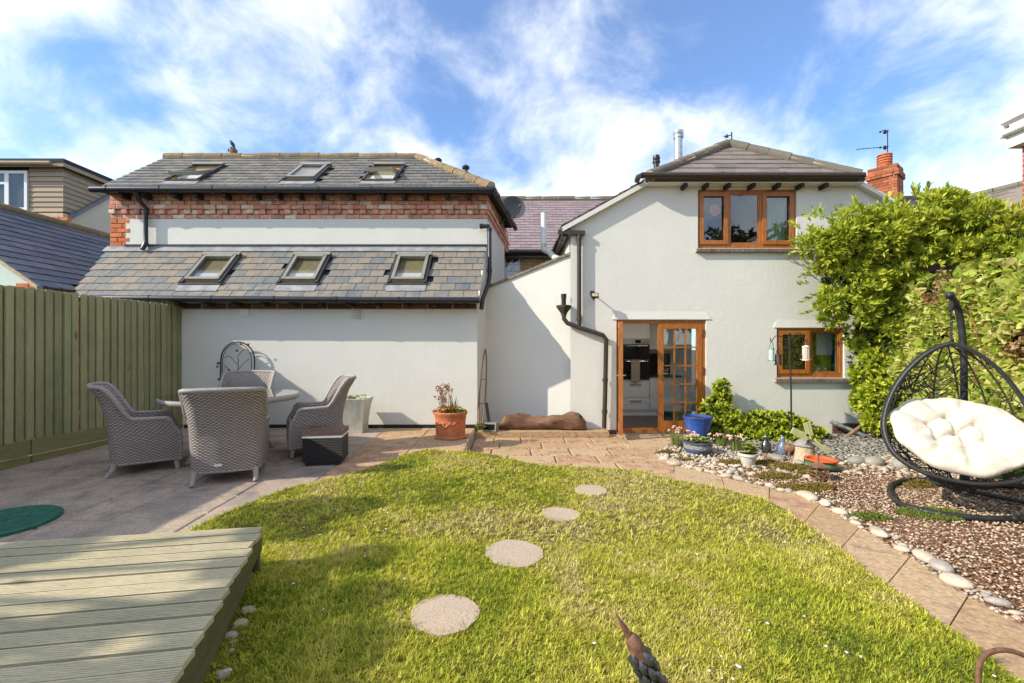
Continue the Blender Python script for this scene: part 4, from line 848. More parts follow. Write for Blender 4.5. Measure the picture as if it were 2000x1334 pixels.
fl = P(1162, 577, 8.2); e = empty('floodlight', fl, hr)
m = MB(); m.M = T(*fl) @ RX(-25); m.box(-.065, .065, -.02, .035, -.042, .042); m.M = None; m.tube([(fl.x, fl.y + .03, fl.z), (fl.x - .02, YF - .01, fl.z + .06)], .012, 8); m.box(fl.x - .05, fl.x + .02, YF - .03, YF - .001, fl.z + .02, fl.z + .1); m.tube([(fl.x - .02, fl.y + .02, fl.z - .04), (fl.x - .02, fl.y, fl.z - .075)], .02, 8); m.build('housing', M['black'], e)
m = MB(); m.M = T(*fl) @ RX(-25); m.box(-.05, .05, -.024, -.0202, -.03, .03); m.build('lens', M['sandstone'], e)
# roof-top fittings
a = P(1325, 256, 9.5); m = MB(); m.lathe([(.083, -1.0), (.083, -.16), (.10, -.155), (.105, -.10), (.098, -.09), (.105, -.08), (.105, -.01), (.09, 0), (.02, .01)], 20, a); m.build('flue', M['galv'], hr, smooth=40)
a = P(1282, 302, 9.0); m = MB(); m.lathe([(.055, -.6), (.055, -.17), (.075, -.165), (.075, -.13), (.06, -.12), (.075, -.08), (.06, -.02), (.01, .0)], 14, a); m.build('roof_vent', M['black'], hr, smooth=40)
a = P(1429, 258, 9.4); m = MB(); m.tube([(a.x, a.y, RZR), (a.x, a.y, a.z)], .013, 6); m.tube([(a.x, a.y, a.z - .06), (a.x - .16, a.y, a.z - .09)], .01, 6); m.add([(a.x - .16, a.y - .05, a.z - .14), (a.x - .08, a.y - .05, a.z - .14), (a.x - .12, a.y - .05, a.z - .05), (a.x - .12, a.y + .06, a.z - .1)], [(0, 1, 2), (1, 3, 2), (3, 0, 2), (0, 3, 1)]); m.build('aerial', M['iron'], hr)
m = MB(); a = P(1062, 416, 9.6); b_ = P(1084, 502, 9.3)
m.tube([a, (a.x, a.y, P(0, 478, 9.6).z)], .06, 14); m.build('flue', M['pvc'], hr, smooth=40)
m = MB(); m.tube(spline([(a.x, a.y, P(0, 478, 9.6).z + .01), (a.x + .01, a.y, P(0, 487, 9.6).z), (a.x + .12, a.y - .05, P(0, 494, 9.6).z), (b_.x, b_.y, P(0, 505, 9.4).z), (1.1, 9.25, P(0, 512, 9.4).z)], 5), .062, 12); m.lathe([(.066, -.02), (.066, .03)], 14, (a.x, a.y, P(0, 478, 9.6).z)); m.build('flue_elbow', M['paleglaze'], hr, smooth=40)
# ================================================================ BACK HOUSE between the two
hb = empty('stone_house', (1, 13, 0), None, 'stone cottage with purple slate roof seen between the two houses', 'house')
zg = 4.30; YB = 13.0; YBR, ZBR = 15.8, 6.72; bx0, bx1 = -3.0, 4.6
wx0, wx1, wz0, wz1 = P(984, 0, YB).x, P(1017, 0, YB).x, P(0, 560, YB).z, P(0, 497, YB).z
m = MB(); wall_holes(m, [bx0, bx1], [0], [(bx0, zg), (bx1, zg)], [(wx0, wx1, wz0, wz1)], YB, YB + .3); m.box(bx0, bx1, YB + .9, YB + 1.0, 0, zg); m.build('wall', M['joint'], hb)
st = MB(); z = 2.6; r = random.Random(3)
while z < zg - .03:
    h = r.uniform(.07, .15); x = wx1 + .06
    while x < 2.2:
        w_ = r.uniform(.15, .42); st.box(x, x + w_ - .015, YB - .012 - r.uniform(0, .015), YB + .05, z, min(z + h - .014, zg - .01)); x += w_
    z += h
st.build('stones', M['stonewall'], hb)['kind'] = 'stuff'
e = empty('window', ((wx0+wx1)/2, YB, wz0), hb)
m = MB(); ring(m, wx0 + .002, wx1 - .002, wz0, wz1 - .002, .055, YB + .03, YB + .1); xm_ = (wx0+wx1)/2; m.box(xm_ - .012, xm_ + .012, YB + .05, YB + .08, wz0 + .055, wz1 - .055)
for i in range(1, 5):
    zz = wz1 - .057 - i*.205; m.box(wx0 + .055, wx1 - .055, YB + .052, YB + .078, zz - .011, zz + .011)
m.build('frame', M['pvc'], e); m = MB(); m.box(wx0 + .055, wx1 - .055, YB + .062, YB + .068, wz0 + .055, wz1 - .055); m.build('pane', M['glass'], e)
m = MB(); sB2 = Vector((0, YBR - (YB - .25), ZBR - zg)); OB2 = Vector((bx0, YB - .25, zg)); m.prism([OB2, (bx1, YB - .25, zg), (bx1, YBR, ZBR), (bx0, YBR, ZBR)], (0, .05, -.07)); m.prism([(bx0, YBR + .01, ZBR), (bx1, YBR + .01, ZBR), (bx1, 18.4, zg), (bx0, 18.4, zg)], (0, -.05, -.07)); rb = m.build('roof', M['felt'], hb)
slate_roof(rb, OB2, (1, 0, 0), sB2, bx1 - bx0, sB2.length, .20, .30, M['slate_purple'], lambda v: 1.6, lambda v: bx1 - bx0, maxobj=0)
ridge_tiles(rb, (-1.2, YBR, ZBR + .02), (4.4, YBR, ZBR + .02), .12, M['ridge_grey'], .55, M['white'])
gutter(hb, (bx0, YB - .3, zg - .03), (bx1, YB - .3, zg - .03), .07, M['black'], 1.5)
m = MB(); m.box(bx0, bx1, YB - .2, YB - .003, zg - .17, zg - .09); m.build('fascia', M['black'], hb)
# ================================================================ RIGHT NEIGHBOURS
hn = empty('chimney_house', (10.5, 12.5, 0), None, 'neighbouring slate roofed house with brick chimney behind the shrub', 'house')
m = MB(); m.prism([(8.6, 10.4, 4.0), (12.55, 10.4, 4.0), (12.62, 12.5, 5.66), (8.6, 12.5, 5.66)], (0, .06, -.08)); m.prism([(8.6, 12.51, 5.66), (12.62, 12.51, 5.66), (12.6, 14.6, 4.0), (8.6, 14.6, 4.0)], (0, -.05, -.08)); m.prism([(12.58, 12.5, 5.73), (13.5, 10.9, 5.80), (11.7, 9.5, 4.0), (10.6, 11.4, 4.02)], (.03, 0, -.09)); rn = m.build('roof', M['slate_grey'], hn)
slate_roof(rn, Vector((8.6, 10.4, 4.01)), (1, 0, 0), Vector((0, 2.1, 1.66)), 3.9, 2.67, .21, .32, M['slate_grey'], lambda v: 0, lambda v: 3.9, maxobj=0)
a_, b_, c_, d_ = Vector((12.58, 12.5, 5.74)), Vector((13.5, 10.9, 5.81)), Vector((11.7, 9.5, 4.01)), Vector((10.6, 11.4, 4.03)); u_ = (c_ - d_); s_ = (a_ - d_); u_n = u_.normalized(); s_ = s_ - u_n*s_.dot(u_n)
slate_roof(rn, d_, u_, s_, u_.length, s_.length, .21, .30, M['slate_grey'], lambda v: -.1, lambda v: u_.length, maxobj=0)
ridge_tiles(rn, (9.0, 12.5, 5.67), (12.6, 12.5, 5.67), .10, M['ridge_grey'], .5)
ridge_tiles(rn, a_, b_, .09, M['ridge_grey'], .5)
m = MB(); m.box(8.8, 12.4, 10.7, 14.3, 0, 3.95); m.box(12.0, 14.5, 10.9, 14.3, 0, 3.9); m.build('wall', M['brick_dark'], hn)
# chimney
cc = P(1729, 400, 12.0); zt = CH + 350*12/FPX; cs = .62
ce = empty('chimney', (cc.x, 12.0, 5.0), hn); Fc = T(cc.x, 12.0, 0) @ RZ(38); st = MB(); st2 = MB(); st2.M = Fc; st2.box(-cs/2 + .012, cs/2 - .012, -cs/2 + .012, cs/2 - .012, 4.9, zt - .02); st2.build('mortar_core', M['joint'], ce)
nz = 15
for i in range(nz):
    z = zt - .075*(i + 1); o = (.0, .0, .035, .035, .0)[i] if i < 5 else (0.03 if i in (10, 11) else 0); q = cs/2 + o
    for k in range(4):
        Fk = Fc @ RZ(90*k) @ frame((0, -q, z), (1, 0, 0), (0, 0, 1), (0, -1, 0)); brick_course(None, Fk, -q + .001*k, q - .112, 0, .215, .065, .1, M['brick'], .0, .107*(i % 2), gap=.01, stuff=st)
st.build('bricks', M['brick_chim'], ce)['kind'] = 'stuff'
pz = zt; m = MB(); pc = Vector((cc.x - .02, 12.0, pz)); pr = [(.17, -.02), (.19, .0), (.15, .04), (.16, .08)]
for i in range(4): pr += [(.17, .1 + i*.065), (.165, .115 + i*.065), (.135, .12 + i*.065), (.135, .135 + i*.065), (.165, .14 + i*.065), (.17, .155 + i*.065)]
pr += [(.16, .37), (.11, .40), (.02, .41)]; m.lathe(pr, 20, pc); m.build('chimney_pot', M['terracotta'], ce, smooth=40)
m = MB(); ap = Vector((pc.x + .04, 11.95, pz + .38)); m.tube([ap, ap + Vector((0, 0, .62))], .013, 6)
for zz, ln in ((.60, .3), (.19, .95)):
    a = ap + Vector((.05, 0, zz)); b_ = a + Vector((-ln, -.1, -.12 if ln > .5 else -.03)); m.tube([a, b_], .006, 5); m.ball(a + Vector((-.12, 0, -.03)), .05, .03, .06); m.ball(a + Vector((-.24, 0, -.03)), .035, .02, .025)
    for i in range(int(ln/.1)): q = a.lerp(b_, (i + 1)/(ln/.1)); m.tube([q + Vector((0, -.06, 0)), q + Vector((0, .06, 0))], .006, 5)
m.build('aerial', M['iron'], ce)
he = empty('brick_neighbour_house', (9.0, 5, 0), None, 'brick house with white eaves box at the ivy-covered boundary', 'house')
m = MB(); m.box(7.87, 11, 2.4, 7.02, 0, 5.0); m.build('wall', M['brickwall'], he); zz0 = CH + 395*7/FPX
m = MB(); m.box(7.72, 11.2, 2.2, 7.1, zz0, zz0 + .06); m.prism([(7.72, 7.1, zz0 + .061), (7.72, 2.2, zz0 + .061), (7.72, 2.2, zz0 + .30), (7.70, 7.1, zz0 + .30)], (.2, 0, 0)); m.build('eaves_box', M['white'], he)
m = MB(); m.tube([(7.665, 2.2, zz0 + .23), (7.665, 7.12, zz0 + .23)], .055, 10); m.box(7.62, 7.75, 7.09, 7.13, zz0 + .17, zz0 + .36); m.build('gutter', M['pvc'], he, smooth=40)
m = MB(); m.prism([(7.66, 2.1, zz0 + .33), (7.66, 7.14, zz0 + .33), (11, 7.14, zz0 + 2.0), (11, 2.1, zz0 + 2.0)], (0, 0, .07)); m.build('roof', M['slate_grey'], he)
# ================================================================ LEFT NEIGHBOURS
hd = empty('dormer_house', (-12.5, 12, 0), None, 'neighbouring house with timber clad dormer and cream side wall', 'house')
DX, DY = -10.85, 11.0; zdt, zdb = 6.0, 4.88
m = MB(); m.prism([(-10.8, 11.02, 0), (-10.8, 14.3, 0), (-10.8, 14.3, 4.7), (-10.8, 12.55, 5.9), (-10.8, 11.02, 4.70)], (-.3, 0, 0)); m.box(-16, -11.11, 11.0, 11.2, 0, 4.7); m.build('wall', M['cream'], hd)
m = MB(); m.prism([(-16, 10.8, 4.57), (-10.74, 10.8, 4.57), (-10.74, 12.55, 6.0), (-16, 12.55, 6.0)], (0, .03, -.07)); m.build('roof', M['slate_blue'], hd)
m = MB(); m.prism([(-13.4, DY + .03, 4.6), (DX - .02, DY + .03, 4.6), (DX - .02, DY + .03, zdt), (-13.4, DY + .03, zdt)], (0, .05, 0)); m.prism([(DX - .02, DY + .03, zdb - .1), (DX - .02, 12.9, zdt), (DX - .02, DY + .03, zdt)], (-.05, 0, 0)); dm = m.build('dormer', M['rafter'], hd)
for i in range(9):
    m = MB(); z = zdb + i*.122; m.prism([(P(56, 0, DY).x, DY + .0, z), (DX + .01, DY + .0, z), (DX + .01, DY + .022, z + .118), (P(56, 0, DY).x, DY + .022, z + .118)], (0, .01, 0)); m.build('board', M['rclad'], dm)
for i in range(9):
    z = zdb + i*.122; ye = min(12.9, DY + .1 + (z + .10 - 4.72)/.82*1.0); m = MB(); m.prism([(DX + .02, DY - .01, z), (DX + .02, ye, z), (DX + .002, ye + .1, z + .118), (DX + .002, DY - .01, z + .118)], (-.012, 0, 0)); m.build('board', M['rclad'], dm)
m = MB(); m.box(-13.6, DX + .17, DY - .16, 13.6, zdt + .02, zdt + .10); m.build('flat_roof', M['felt'], dm); m = MB(); m.box(-13.6, DX + .15, DY - .14, DY - .10, zdt - .08, zdt + .018); m.box(DX + .11, DX + .149, DY - .099, 13.0, zdt - .08, zdt + .018); m.build('fascia', M['rclad'], dm)
m = MB(); m.tube([(-13.6, DY - .2, zdt - .01), (DX - .1, DY - .2, zdt - .02)], .045, 8); m.build('gutter', M['rclad'], dm, smooth=40)
wx0, wx1, wz0, wz1 = -13.0, P(55, 0, DY).x, zdb + .02, P(0, 334, DY).z; e = empty('window', ((wx0+wx1)/2, DY, wz0), hd)
m = MB(); ring(m, wx0, wx1, wz0, wz1, .07, DY - .03, DY + .02); xm_ = P(15, 0, DY).x; m.box(xm_ - .05, xm_ + .05, DY - .029, DY + .019, wz0 + .07, wz1 - .07); m.box(wx0 + .07, xm_ - .05, DY - .028, DY + .018, P(0, 358, DY).z - .03, P(0, 358, DY).z + .03); m.build('frame', M['pvc'], e)
m = MB(); m.box(wx0 + .07, wx1 - .07, DY - .008, DY - .002, wz0 + .07, wz1 - .07); m.build('pane', M['skyglass'], e); m = MB(); m.box(wx0 - .03, wx1 + .03, DY - .07, DY - .032, wz0 - .04, wz0 + .01); m.build('sill', M['pvc'], e)
m = MB(); m.box(-13.4, DX + .1, DY - .1, DY + .03, 4.72, 4.82); m.build('apron', M['mortar'], hd)
FQ = frame((-12.6, DY - .12, 0), (1, 0, 0), (0, 0, 1), (0, -1, 0)); qe = empty('brick_corbel', (-11.7, DY, 4.5), hd)
for i in range(4): brick_course(qe, FQ, 0, 1.98 + .06*(i % 2) , 4.36 + .085*i, .23, .075, .1, M['brick_orange'], .02*i, .1*(i % 2))
# low slate building with its gable towards us
hs = empty('slate_outbuilding', (-10, 8, 0), None, 'low outbuilding with blue slate roof and mint painted gable behind the fence', 'outbuilding')
EX, EZ, MS, YG = -7.8, 2.59, .7, 7.5; RXX = -10.4; RZZ = EZ + MS*(EX - RXX)
m = MB(); m.prism([(EX - .12, YG + .08, 0), (EX - .12, YG + .08, EZ + MS*.12 - .05), (RXX, YG + .08, RZZ - .08), (-13.0, YG + .08, EZ), (-13.0, YG + .08, 0)], (0, .3, 0)); m.build('wall', M['mint'], hs)
m = MB(); m.box(-8.3, -8.03, YG + .39, 11.5, 0, 2.65); m.build('wall', M['brick_orange'], hs)
m = MB(); m.prism([(EX, YG, EZ), (EX, 8.15, EZ), (-8.05, 8.2, EZ + MS*.25), (-8.05, 11.8, EZ + MS*.25), (RXX, 11.8, RZZ), (RXX, YG, RZZ)], (0, 0, -.05)); m.prism([(RXX, YG, RZZ - .002), (RXX, 11.8, RZZ - .002), (-13.1, 11.8, EZ), (-13.1, YG, EZ)], (0, 0, -.05)); rs = m.build('roof', M['felt'], hs)
kk = math.sqrt(1 + MS*MS)
slate_roof(rs, Vector((EX, YG, EZ + .01)), (0, 1, 0), Vector((-1, 0, MS)), 4.3, (EX - RXX)*kk, .23, .36, M['slate_blue'], lambda v: -.02, lambda v: .70 if v/kk < .24 else 4.3)
ridge_tiles(rs, (RXX, YG - .02, RZZ + .02), (RXX, 11.8, RZZ + .02), .11, M['ridge'], .45, M['mortar'])
m = MB(); m.prism([(EX + .02, YG - .01, EZ - .07), (EX + .02, YG - .01, EZ), (RXX, YG - .01, RZZ), (RXX, YG - .01, RZZ - .07)], (0, .06, 0)); m.build('verge', M['mortar'], hs)
gutter(hs, (EX + .05, YG - .03, EZ - .03), (EX + .05, 8.15, EZ - .03), .055, M['black'], .6)
FG = frame((-8.25, YG + .075, 0), (1, 0, 0), (0, 0, 1), (0, -1, 0)); qo = empty('brick_quoin', (-8.1, YG, 1.6), hs)
for i in range(14): brick_course(qo, FG, .0 if i % 2 else .1, .33, 1.55 + .08*i, .215, .07, .05, M['brick_orange'], .012, 0)
# telegraph pole with a bird, behind the brick house
a = P(455, 289, 16); tp = empty('telegraph_pole', (a.x, 16, 0), None, 'wooden telegraph pole with insulators rising behind the slate ridge', 'pole')
m = MB(); m.tube([(a.x, 16, 0), (a.x, 16, a.z)], [.13, .1], 10); m.build('pole', M['bark'], tp)
m = MB()
for dx, dz in ((-.16, -.1), (.14, -.14), (-.2, -.25), (.18, -.28)): m.tube([(a.x, 16, a.z + dz - .05), (a.x + dx, 16, a.z + dz), (a.x + dx, 16, a.z + dz + .07)], .025, 6)
m.tube([(a.x, 16, a.z - .15), (a.x - .9, 16.4, a.z - .28)], .012, 5); m.build('insulators', M['iron'], tp)
m = MB(); b0 = Vector((a.x - .02, 15.98, a.z + .0)); m.tube(spline([b0 + Vector((.1, 0, -.02)), b0 + Vector((.06, 0, .07)), b0 + Vector((0, 0, .15)), b0 + Vector((-.05, 0, .22)), b0 + Vector((-.09, 0, .25))], 3), [.01, .02, .035, .05, .06, .066, .066, .06, .052, .045, .042, .03, .008], 10, flat=.8); m.tube([b0 + Vector((.0, 0, .1)), b0], .008, 5); tag(m.build('bird', M['iron'], smooth=60), 'small dark bird perched on top of the telegraph pole', 'bird')
# ================================================================ FENCE
f0, f1 = Vector((-5.95, 8.19, 0)), Vector((-6.42, 2.2, 0)); fd = (f1 - f0).normalized(); fn = Vector((-fd.y, fd.x, 0)); fn = fn if fn.x > 0 else -fn; FL = (f1 - f0).length
fe = empty('fence', f0.lerp(f1, .5), None, 'tall green closeboard fence with gravel boards along the patio', 'fence')
def bd(k):
    r = random.Random(k); m = MB(); w = .098; h = 1.93; j = lambda: r.uniform(-.0025, .0025)
    m.add([(0,0,0),(w,0,0),(w,h,0),(0,h,0),(0+j(),0,.006),(w+j(),0,.022),(w+j(),h+r.uniform(-.006,.006),.022),(0+j(),h+r.uniform(-.006,.006),.006)], [(0,3,2,1),(4,5,6,7),(0,1,5,4),(1,2,6,5),(2,3,7,6),(3,0,4,7)]); return m.mesh('board', M['fence'])
bds = [bd(k) for k in range(6)]; x = .0; k = 0
FF = frame(f0, fd, (0, 0, 1), fn)
if (FF.to_3x3().determinant()) < 0: pass
while x < FL - .1:
    place('board', random.choice(bds), FF @ T(x, .415 + random.uniform(-.004, .004), .0 + (.004 if k % 2 else 0)) @ RZ(random.uniform(-.18, .18)), fe); x += .1115 + random.choice((0, 0, .001, .002)); k += 1
    place('board', random.choice(bds), FF @ T(x - .062 + (.0525 if k in (3, 7, 16) else 0), .415, -.026) @ RZ(random.uniform(-.1, .1) + (.12 if k in (3, 7, 16) else 0)), fe)
for i in range(2):
    for s0, s1 in ((0, 2.4), (2.41, 4.2), (4.21, FL)):
        m = MB(); m.M = FF; m.box(s0 + .006, s1 - .006, .02 + i*.2, .212 + i*.2, -.01 - .004*i, .028 - .006*i); m.build('gravel_board', M['gravel_board'], fe)
for zz in (.6, 1.35, 2.15):
    m = MB(); m.M = FF; m.box(0, FL, zz, zz + .08, -.085, -.028); m.build('rail', M['fence'], fe)
for s in (.0, 2.4, 4.2, FL - .1):
    m = MB(); m.M = FF; m.box(s, s + .1, -.2, 2.30, -.19, -.087); m.build('post', M['fence'], fe)
# ================================================================ DECK
dk = empty('deck', (-2.6, 2.2, .1), None, 'weathered timber deck of grooved boards at the corner of the lawn', 'deck')
DC = Vector((-1.71, 3.14, .35)); du = Vector((-.985, -.17, 0)).normalized(); de_ = Vector((.305, -.952, 0)).normalized(); dw = Vector((.17, -.985, 0)).normalized(); pw = .120
def plank(k):
    r = random.Random(k); m = MB(); L = 4.2; prof = [(0, -.028)]; ng = 7
    prof += [(0, -.003), (.004, 0)]
    for i in range(ng):
        a = .012 + (pw - .02)*i/ng; b = (pw - .02)/ng; prof += [(a + b*.12, 0), (a + b*.28, -.006), (a + b*.6, -.006), (a + b*.72, 0)]
    prof += [(pw - .018, 0), (pw - .014, -.003), (pw - .014, -.028)]
    n = len(prof); e0 = r.uniform(-.012, .012)
    vs = [(e0 + (0 if q else 0), y, z) for q, (y, z) in enumerate(prof)] + [(L, y, z) for y, z in prof]
    m.add(vs, [(i, i+1, n+i+1, n+i) for i in range(n-1)] + [list(range(n-1, -1, -1)), list(range(n, 2*n))] + [(0, n, 2*n-1, n-1)]); return m
sl = de_.dot(dw); 
for i in range(20):
    o = DC + de_*(i*pw/sl); Fm = Matrix(((du.x, dw.x, 0, o.x), (du.y, dw.y, 0, o.y), (0, 0, 1, DC.z + random.uniform(-.004, .004)), (0, 0, 0, 1)))
    m = plank(i); m.f = [f[::-1] for f in m.f]; place('plank', m.mesh('plank', M['deck']), Fm @ RZ(random.uniform(-.12, .12)), dk)
off = -de_.cross(Vector((0, 0, 1)))*.0
side = Vector((de_.y, -de_.x, 0)); side = side if side.x < 0 else -side       # inward
def dboard(a, b, z0, z1, th, inset, name, mat):
    m = MB(); p = DC + de_*a + side*inset; q = DC + de_*b + side*inset; m.prism([(p.x, p.y, z0), (q.x, q.y, z0), (q.x, q.y, z1), (p.x, p.y, z1)], side*th); return m.build(name, mat, dk)
dboard(.0, 2.45, .19, .318, .03, .012, 'fascia_board', M['deck_side']); dboard(.12, 2.4, .02, .186, .04, .05, 'fascia_board', M['deck_side'])
m = MB(); p = DC - dw*.0; a = DC + du*.02 + dw*.01; b = DC + du*4.1 + dw*.01; m.prism([(a.x, a.y, .05), (b.x, b.y, .05), (b.x, b.y, .32), (a.x, a.y, .32)], dw*.04); m.build('fascia_board', M['deck_side'], dk)
for i in range(4):
    m = MB(); a = DC + du*(.6 + i*.9) + dw*.06; b = a + dw*2.1; m.bar((a.x, a.y, .25), (b.x, b.y, .25), .05, .13); m.bar((a.x, a.y, .03), (a.x, a.y, .2), .09, .09); m.build('joist', M['deck_side'], dk)
r = random.Random(5)
eb_ = empty('stone_edging', DC + de_*.8, None, 'rough stones and broken brick tucked along the side of the deck', 'stones')
for i in range(16):
    p = DC + de_*(.5 + i*.08 + r.uniform(-.04, .04)) - side*r.uniform(-.03, .03); m = MB(); sz = r.choice((.012, .016, .02, .03, .036)); m.M = T(p.x, p.y, lz(p.x, p.y) + sz*.2) @ RZ(r.uniform(0, 180)) @ RX(r.uniform(-20, 20)); m.ball((0, 0, 0), sz*1.3, sz, sz*.7, 7); m.build('stone', M['pebble'] if i % 2 else M['sandstone'], eb_, smooth=25)
# ================================================================ WICKER DINING SET
def chair_proto():
    root = empty('wicker_armchair', (0, 0, 0)); W0, W1 = .335, .375
    # plan outline from front-left round the back to front-right; front is -Y
    def plan(z, t):
        """t in 0..1 round the shell at height z -> point, and which zone"""
        q = max(0, min(1, z/1.03)); w = lerp(W0, W1, q**.8); yb = .28 + .05*q + .11*max(0, (z - .5)/.53)**1.5; yf = -.36 if z < .40 else lerp(-.36, -.27, sstep(.40, .60, z)); r = .13
        segs = [(yb - r) - yf, r*math.pi/2, 2*(w - r), r*math.pi/2, (yb - r) - yf]; tot = sum(segs); d = t*tot
        if d < segs[0]: return Vector((-w, yf + d, z))
        d -= segs[0]
        if d < segs[1]: a = d/r; return Vector((-w + r - r*math.cos(a), yb - r + r*math.sin(a), z))
        d -= segs[1]
        if d < segs[2]: return Vector((-w + r + d, yb + .02*math.sin(math.pi*d/segs[2]), z))
        d -= segs[2]
        if d < segs[3]: a = d/r; return Vector((w - r + r*math.sin(a), yb - r + r*math.cos(a), z))
        d -= segs[3]; return Vector((w, yb - r - d, z))
    def top(t):
        s = abs(t - .5)*2      # 0 at the back, 1 at the arm fronts
        return lerp(1.02, .645, sstep(.38, .60, s)) + .015*math.cos(s*3) - (.03 if s > .97 else 0)
    N, K = 56, 22; zb = .135
    outer, inner, uo = [], [], []
    for i in range(N + 1):
        t = i/N; h = top(t); co, ci, cu = [], [], []; acc = 0
        for k in range(K + 1):
            z = lerp(zb, h, k/K); p = plan(z, t); a = plan(z, max(0, t - .01)); b = plan(z, min(1, t + .01)); d = (b - a).normalized(); nrm = Vector((d.y, -d.x, 0))
            curl = .035*sstep(.8, 1.0, k/K) if abs(t - .5) < .28 else 0
            po = p - nrm*curl*-1.0; ctr = Vector((0, -.02, z)); inn = (ctr - p); inn.z = 0; 
            n_in = nrm if nrm.dot(inn) > 0 else -nrm
            po = p - n_in*curl; co.append(po); ci.append(po + n_in*(.05 if k < K else .03)); cu.append((t*2.25, z))
        outer.append(co); inner.append(ci); uo.append(cu)
    m = MB(); m.grid(outer, uvs=uo, flip=True); m.grid(inner, uvs=uo)
    for side in (0, N):                                              # arm fronts
        vs = [outer[side][k] for k in range(K+1)] + [inner[side][k] for k in range(K+1)]; m.add(vs, [(k, k+1, K+2+k, K+1+k) for k in range(K)], uvs=[(0, p.z) for p in vs])
    m.build('shell', M['wicker'], root, smooth=50)
    m = MB(); rim = [outer[i][K].lerp(inner[i][K], .5) + Vector((0, 0, .004)) for i in range(N + 1)]
    rim = [outer[0][k].lerp(inner[0][k], .5) for k in range(0, K, 3)] + rim + [outer[N][k].lerp(inner[N][k], .5) for k in range(K - 1, -1, -3)]
    m.tube(rim, .026, 8); m.build('rim', M['wrim'], root, smooth=60)
    m = MB(); m.tube([outer[i][0].lerp(inner[i][0], .4) for i in range(0, N + 1, 2)] + [], .022, 8); m.tube([outer[0][0], outer[N][0]], .022, 8); m.build('base_rail', M['wrim'], root, smooth=60)
    m = MB(); zs = .43; w = .33
    def uvq(a, b, c, d): 
        m.add([a, b, c, d], [(0, 1, 2, 3)], uvs=[(a[0], a[1] + a[2]), (b[0], b[1] + b[2]), (c[0], c[1] + c[2]), (d[0], d[1] + d[2])])
    uvq((-w, -.35, zs), (w, -.35, zs), (w, .27, zs - .02), (-w, .27, zs - .02)); uvq((-w, -.345, zb), (w, -.345, zb), (w, -.35, zs), (-w, -.35, zs)); uvq((-w, .25, zb + .02), (w, .25, zb + .02), (w, -.34, zb + .02), (-w, -.34, zb + .02))
    m.build('seat', M['wicker'], root); m = MB(); m.tube([(-w, -.352, zs), (w, -.352, zs)], .02, 8); m.build('seat_rail', M['wrim'], root, smooth=60)
    for sx_, sy_ in ((-1, -1), (1, -1), (-1, 1), (1, 1)):
        m = MB(); y = -.32 if sy_ < 0 else .25; m.tube([(sx_*.29, y, .15), (sx_*.295, y + sy_*.01, .08), (sx_*.30, y + sy_*(.02 if sy_ < 0 else .07), .0)], [.034, .03, .024], 10); m.build('leg', M['wrim'], root, smooth=50)
    m = MB(); m.box(.02, .09, .33, .338, .2, .222); m.build('tag', M['white'], root)
    return root
chair = chair_proto(); cz = lambda y: zl(y)
def seat_at(x, y, ang): return T(x, y, zl(y)) @ Matrix.Rotation(math.radians(ang), 4, 'Z')
chair.matrix_basis = seat_at(-3.255, 5.265, 201) ; tag(chair, 'wicker armchair with its back to the lawn, white tag low on the back', 'armchair', 'wicker dining chairs')
CH_L = copy_thing(chair, seat_at(-4.54, 5.60, 128), 'grey wicker armchair next to the green fence, seen side on')
CH_F = copy_thing(chair, seat_at(-4.28, 7.15, 6), 'wicker armchair between the round table and the metal trellis')
CH_R = copy_thing(chair, seat_at(-2.74, 6.42, -62), 'wicker armchair beside the dark storage box, facing the table')
tx, ty = P(455, 775, 6.15).x, 6.15; tz0 = zl(6.15); tz1 = CH - 92*6.15/FPX
tb = empty('round_table', (tx, ty, tz0), None, 'round glass topped wicker dining table between four armchairs', 'table'); RT = 118*6.15/FPX
m = MB(); n = 48; pr = [(RT - .02, -.06), (RT, -.045), (RT + .008, -.02), (RT, .0), (RT - .03, .006), (RT - .09, .004)]
pts = [[Vector((tx + r_*math.cos(2*math.pi*k/n), ty + r_*math.sin(2*math.pi*k/n), tz1 + z)) for r_, z in pr] for k in range(n)]; uvs = [[(2*math.pi*RT*k/n, z*1.0 + r_*.3) for r_, z in pr] for k in range(n)]
m.grid(pts, closed_u=True, uvs=uvs); m.build('rim', M['wrim'], tb, smooth=50)
m = MB(); m.lathe([(.01, -.02), (RT - .05, -.02), (RT - .05, -.008), (.01, -.008)], 48, (tx, ty, tz1)); m.build('woven_panel', M['wrim'], tb)
m = MB(); m.lathe([(.01, .007), (RT - .015, .007), (RT - .013, .014), (.01, .0145)], 48, (tx, ty, tz1)); m.build('glass_top', M['tableglass'], tb, smooth=30)
for k in range(4):
    a = math.radians(45 + 90*k + 12); c_, s_ = math.cos(a), math.sin(a); m = MB()
    m.tube(spline([(tx + .42*c_, ty + .42*s_, tz1 - .03), (tx + .36*c_, ty + .36*s_, tz1 - .3), (tx + .40*c_, ty + .40*s_, tz0 + .25), (tx + .55*c_, ty + .55*s_, tz0)], 5), [.05]*4 + [.045]*4 + [.04]*4 + [.036]*3 + [.03], 10); m.build('leg', M['wrim'], tb, smooth=50)
m = MB(); m.lathe([(.3, -.12), (.46, -.10), (.46, -.02), (.3, -.021)], 32, (tx, ty, tz1)); m.build('apron', M['wicker_dark'], tb)
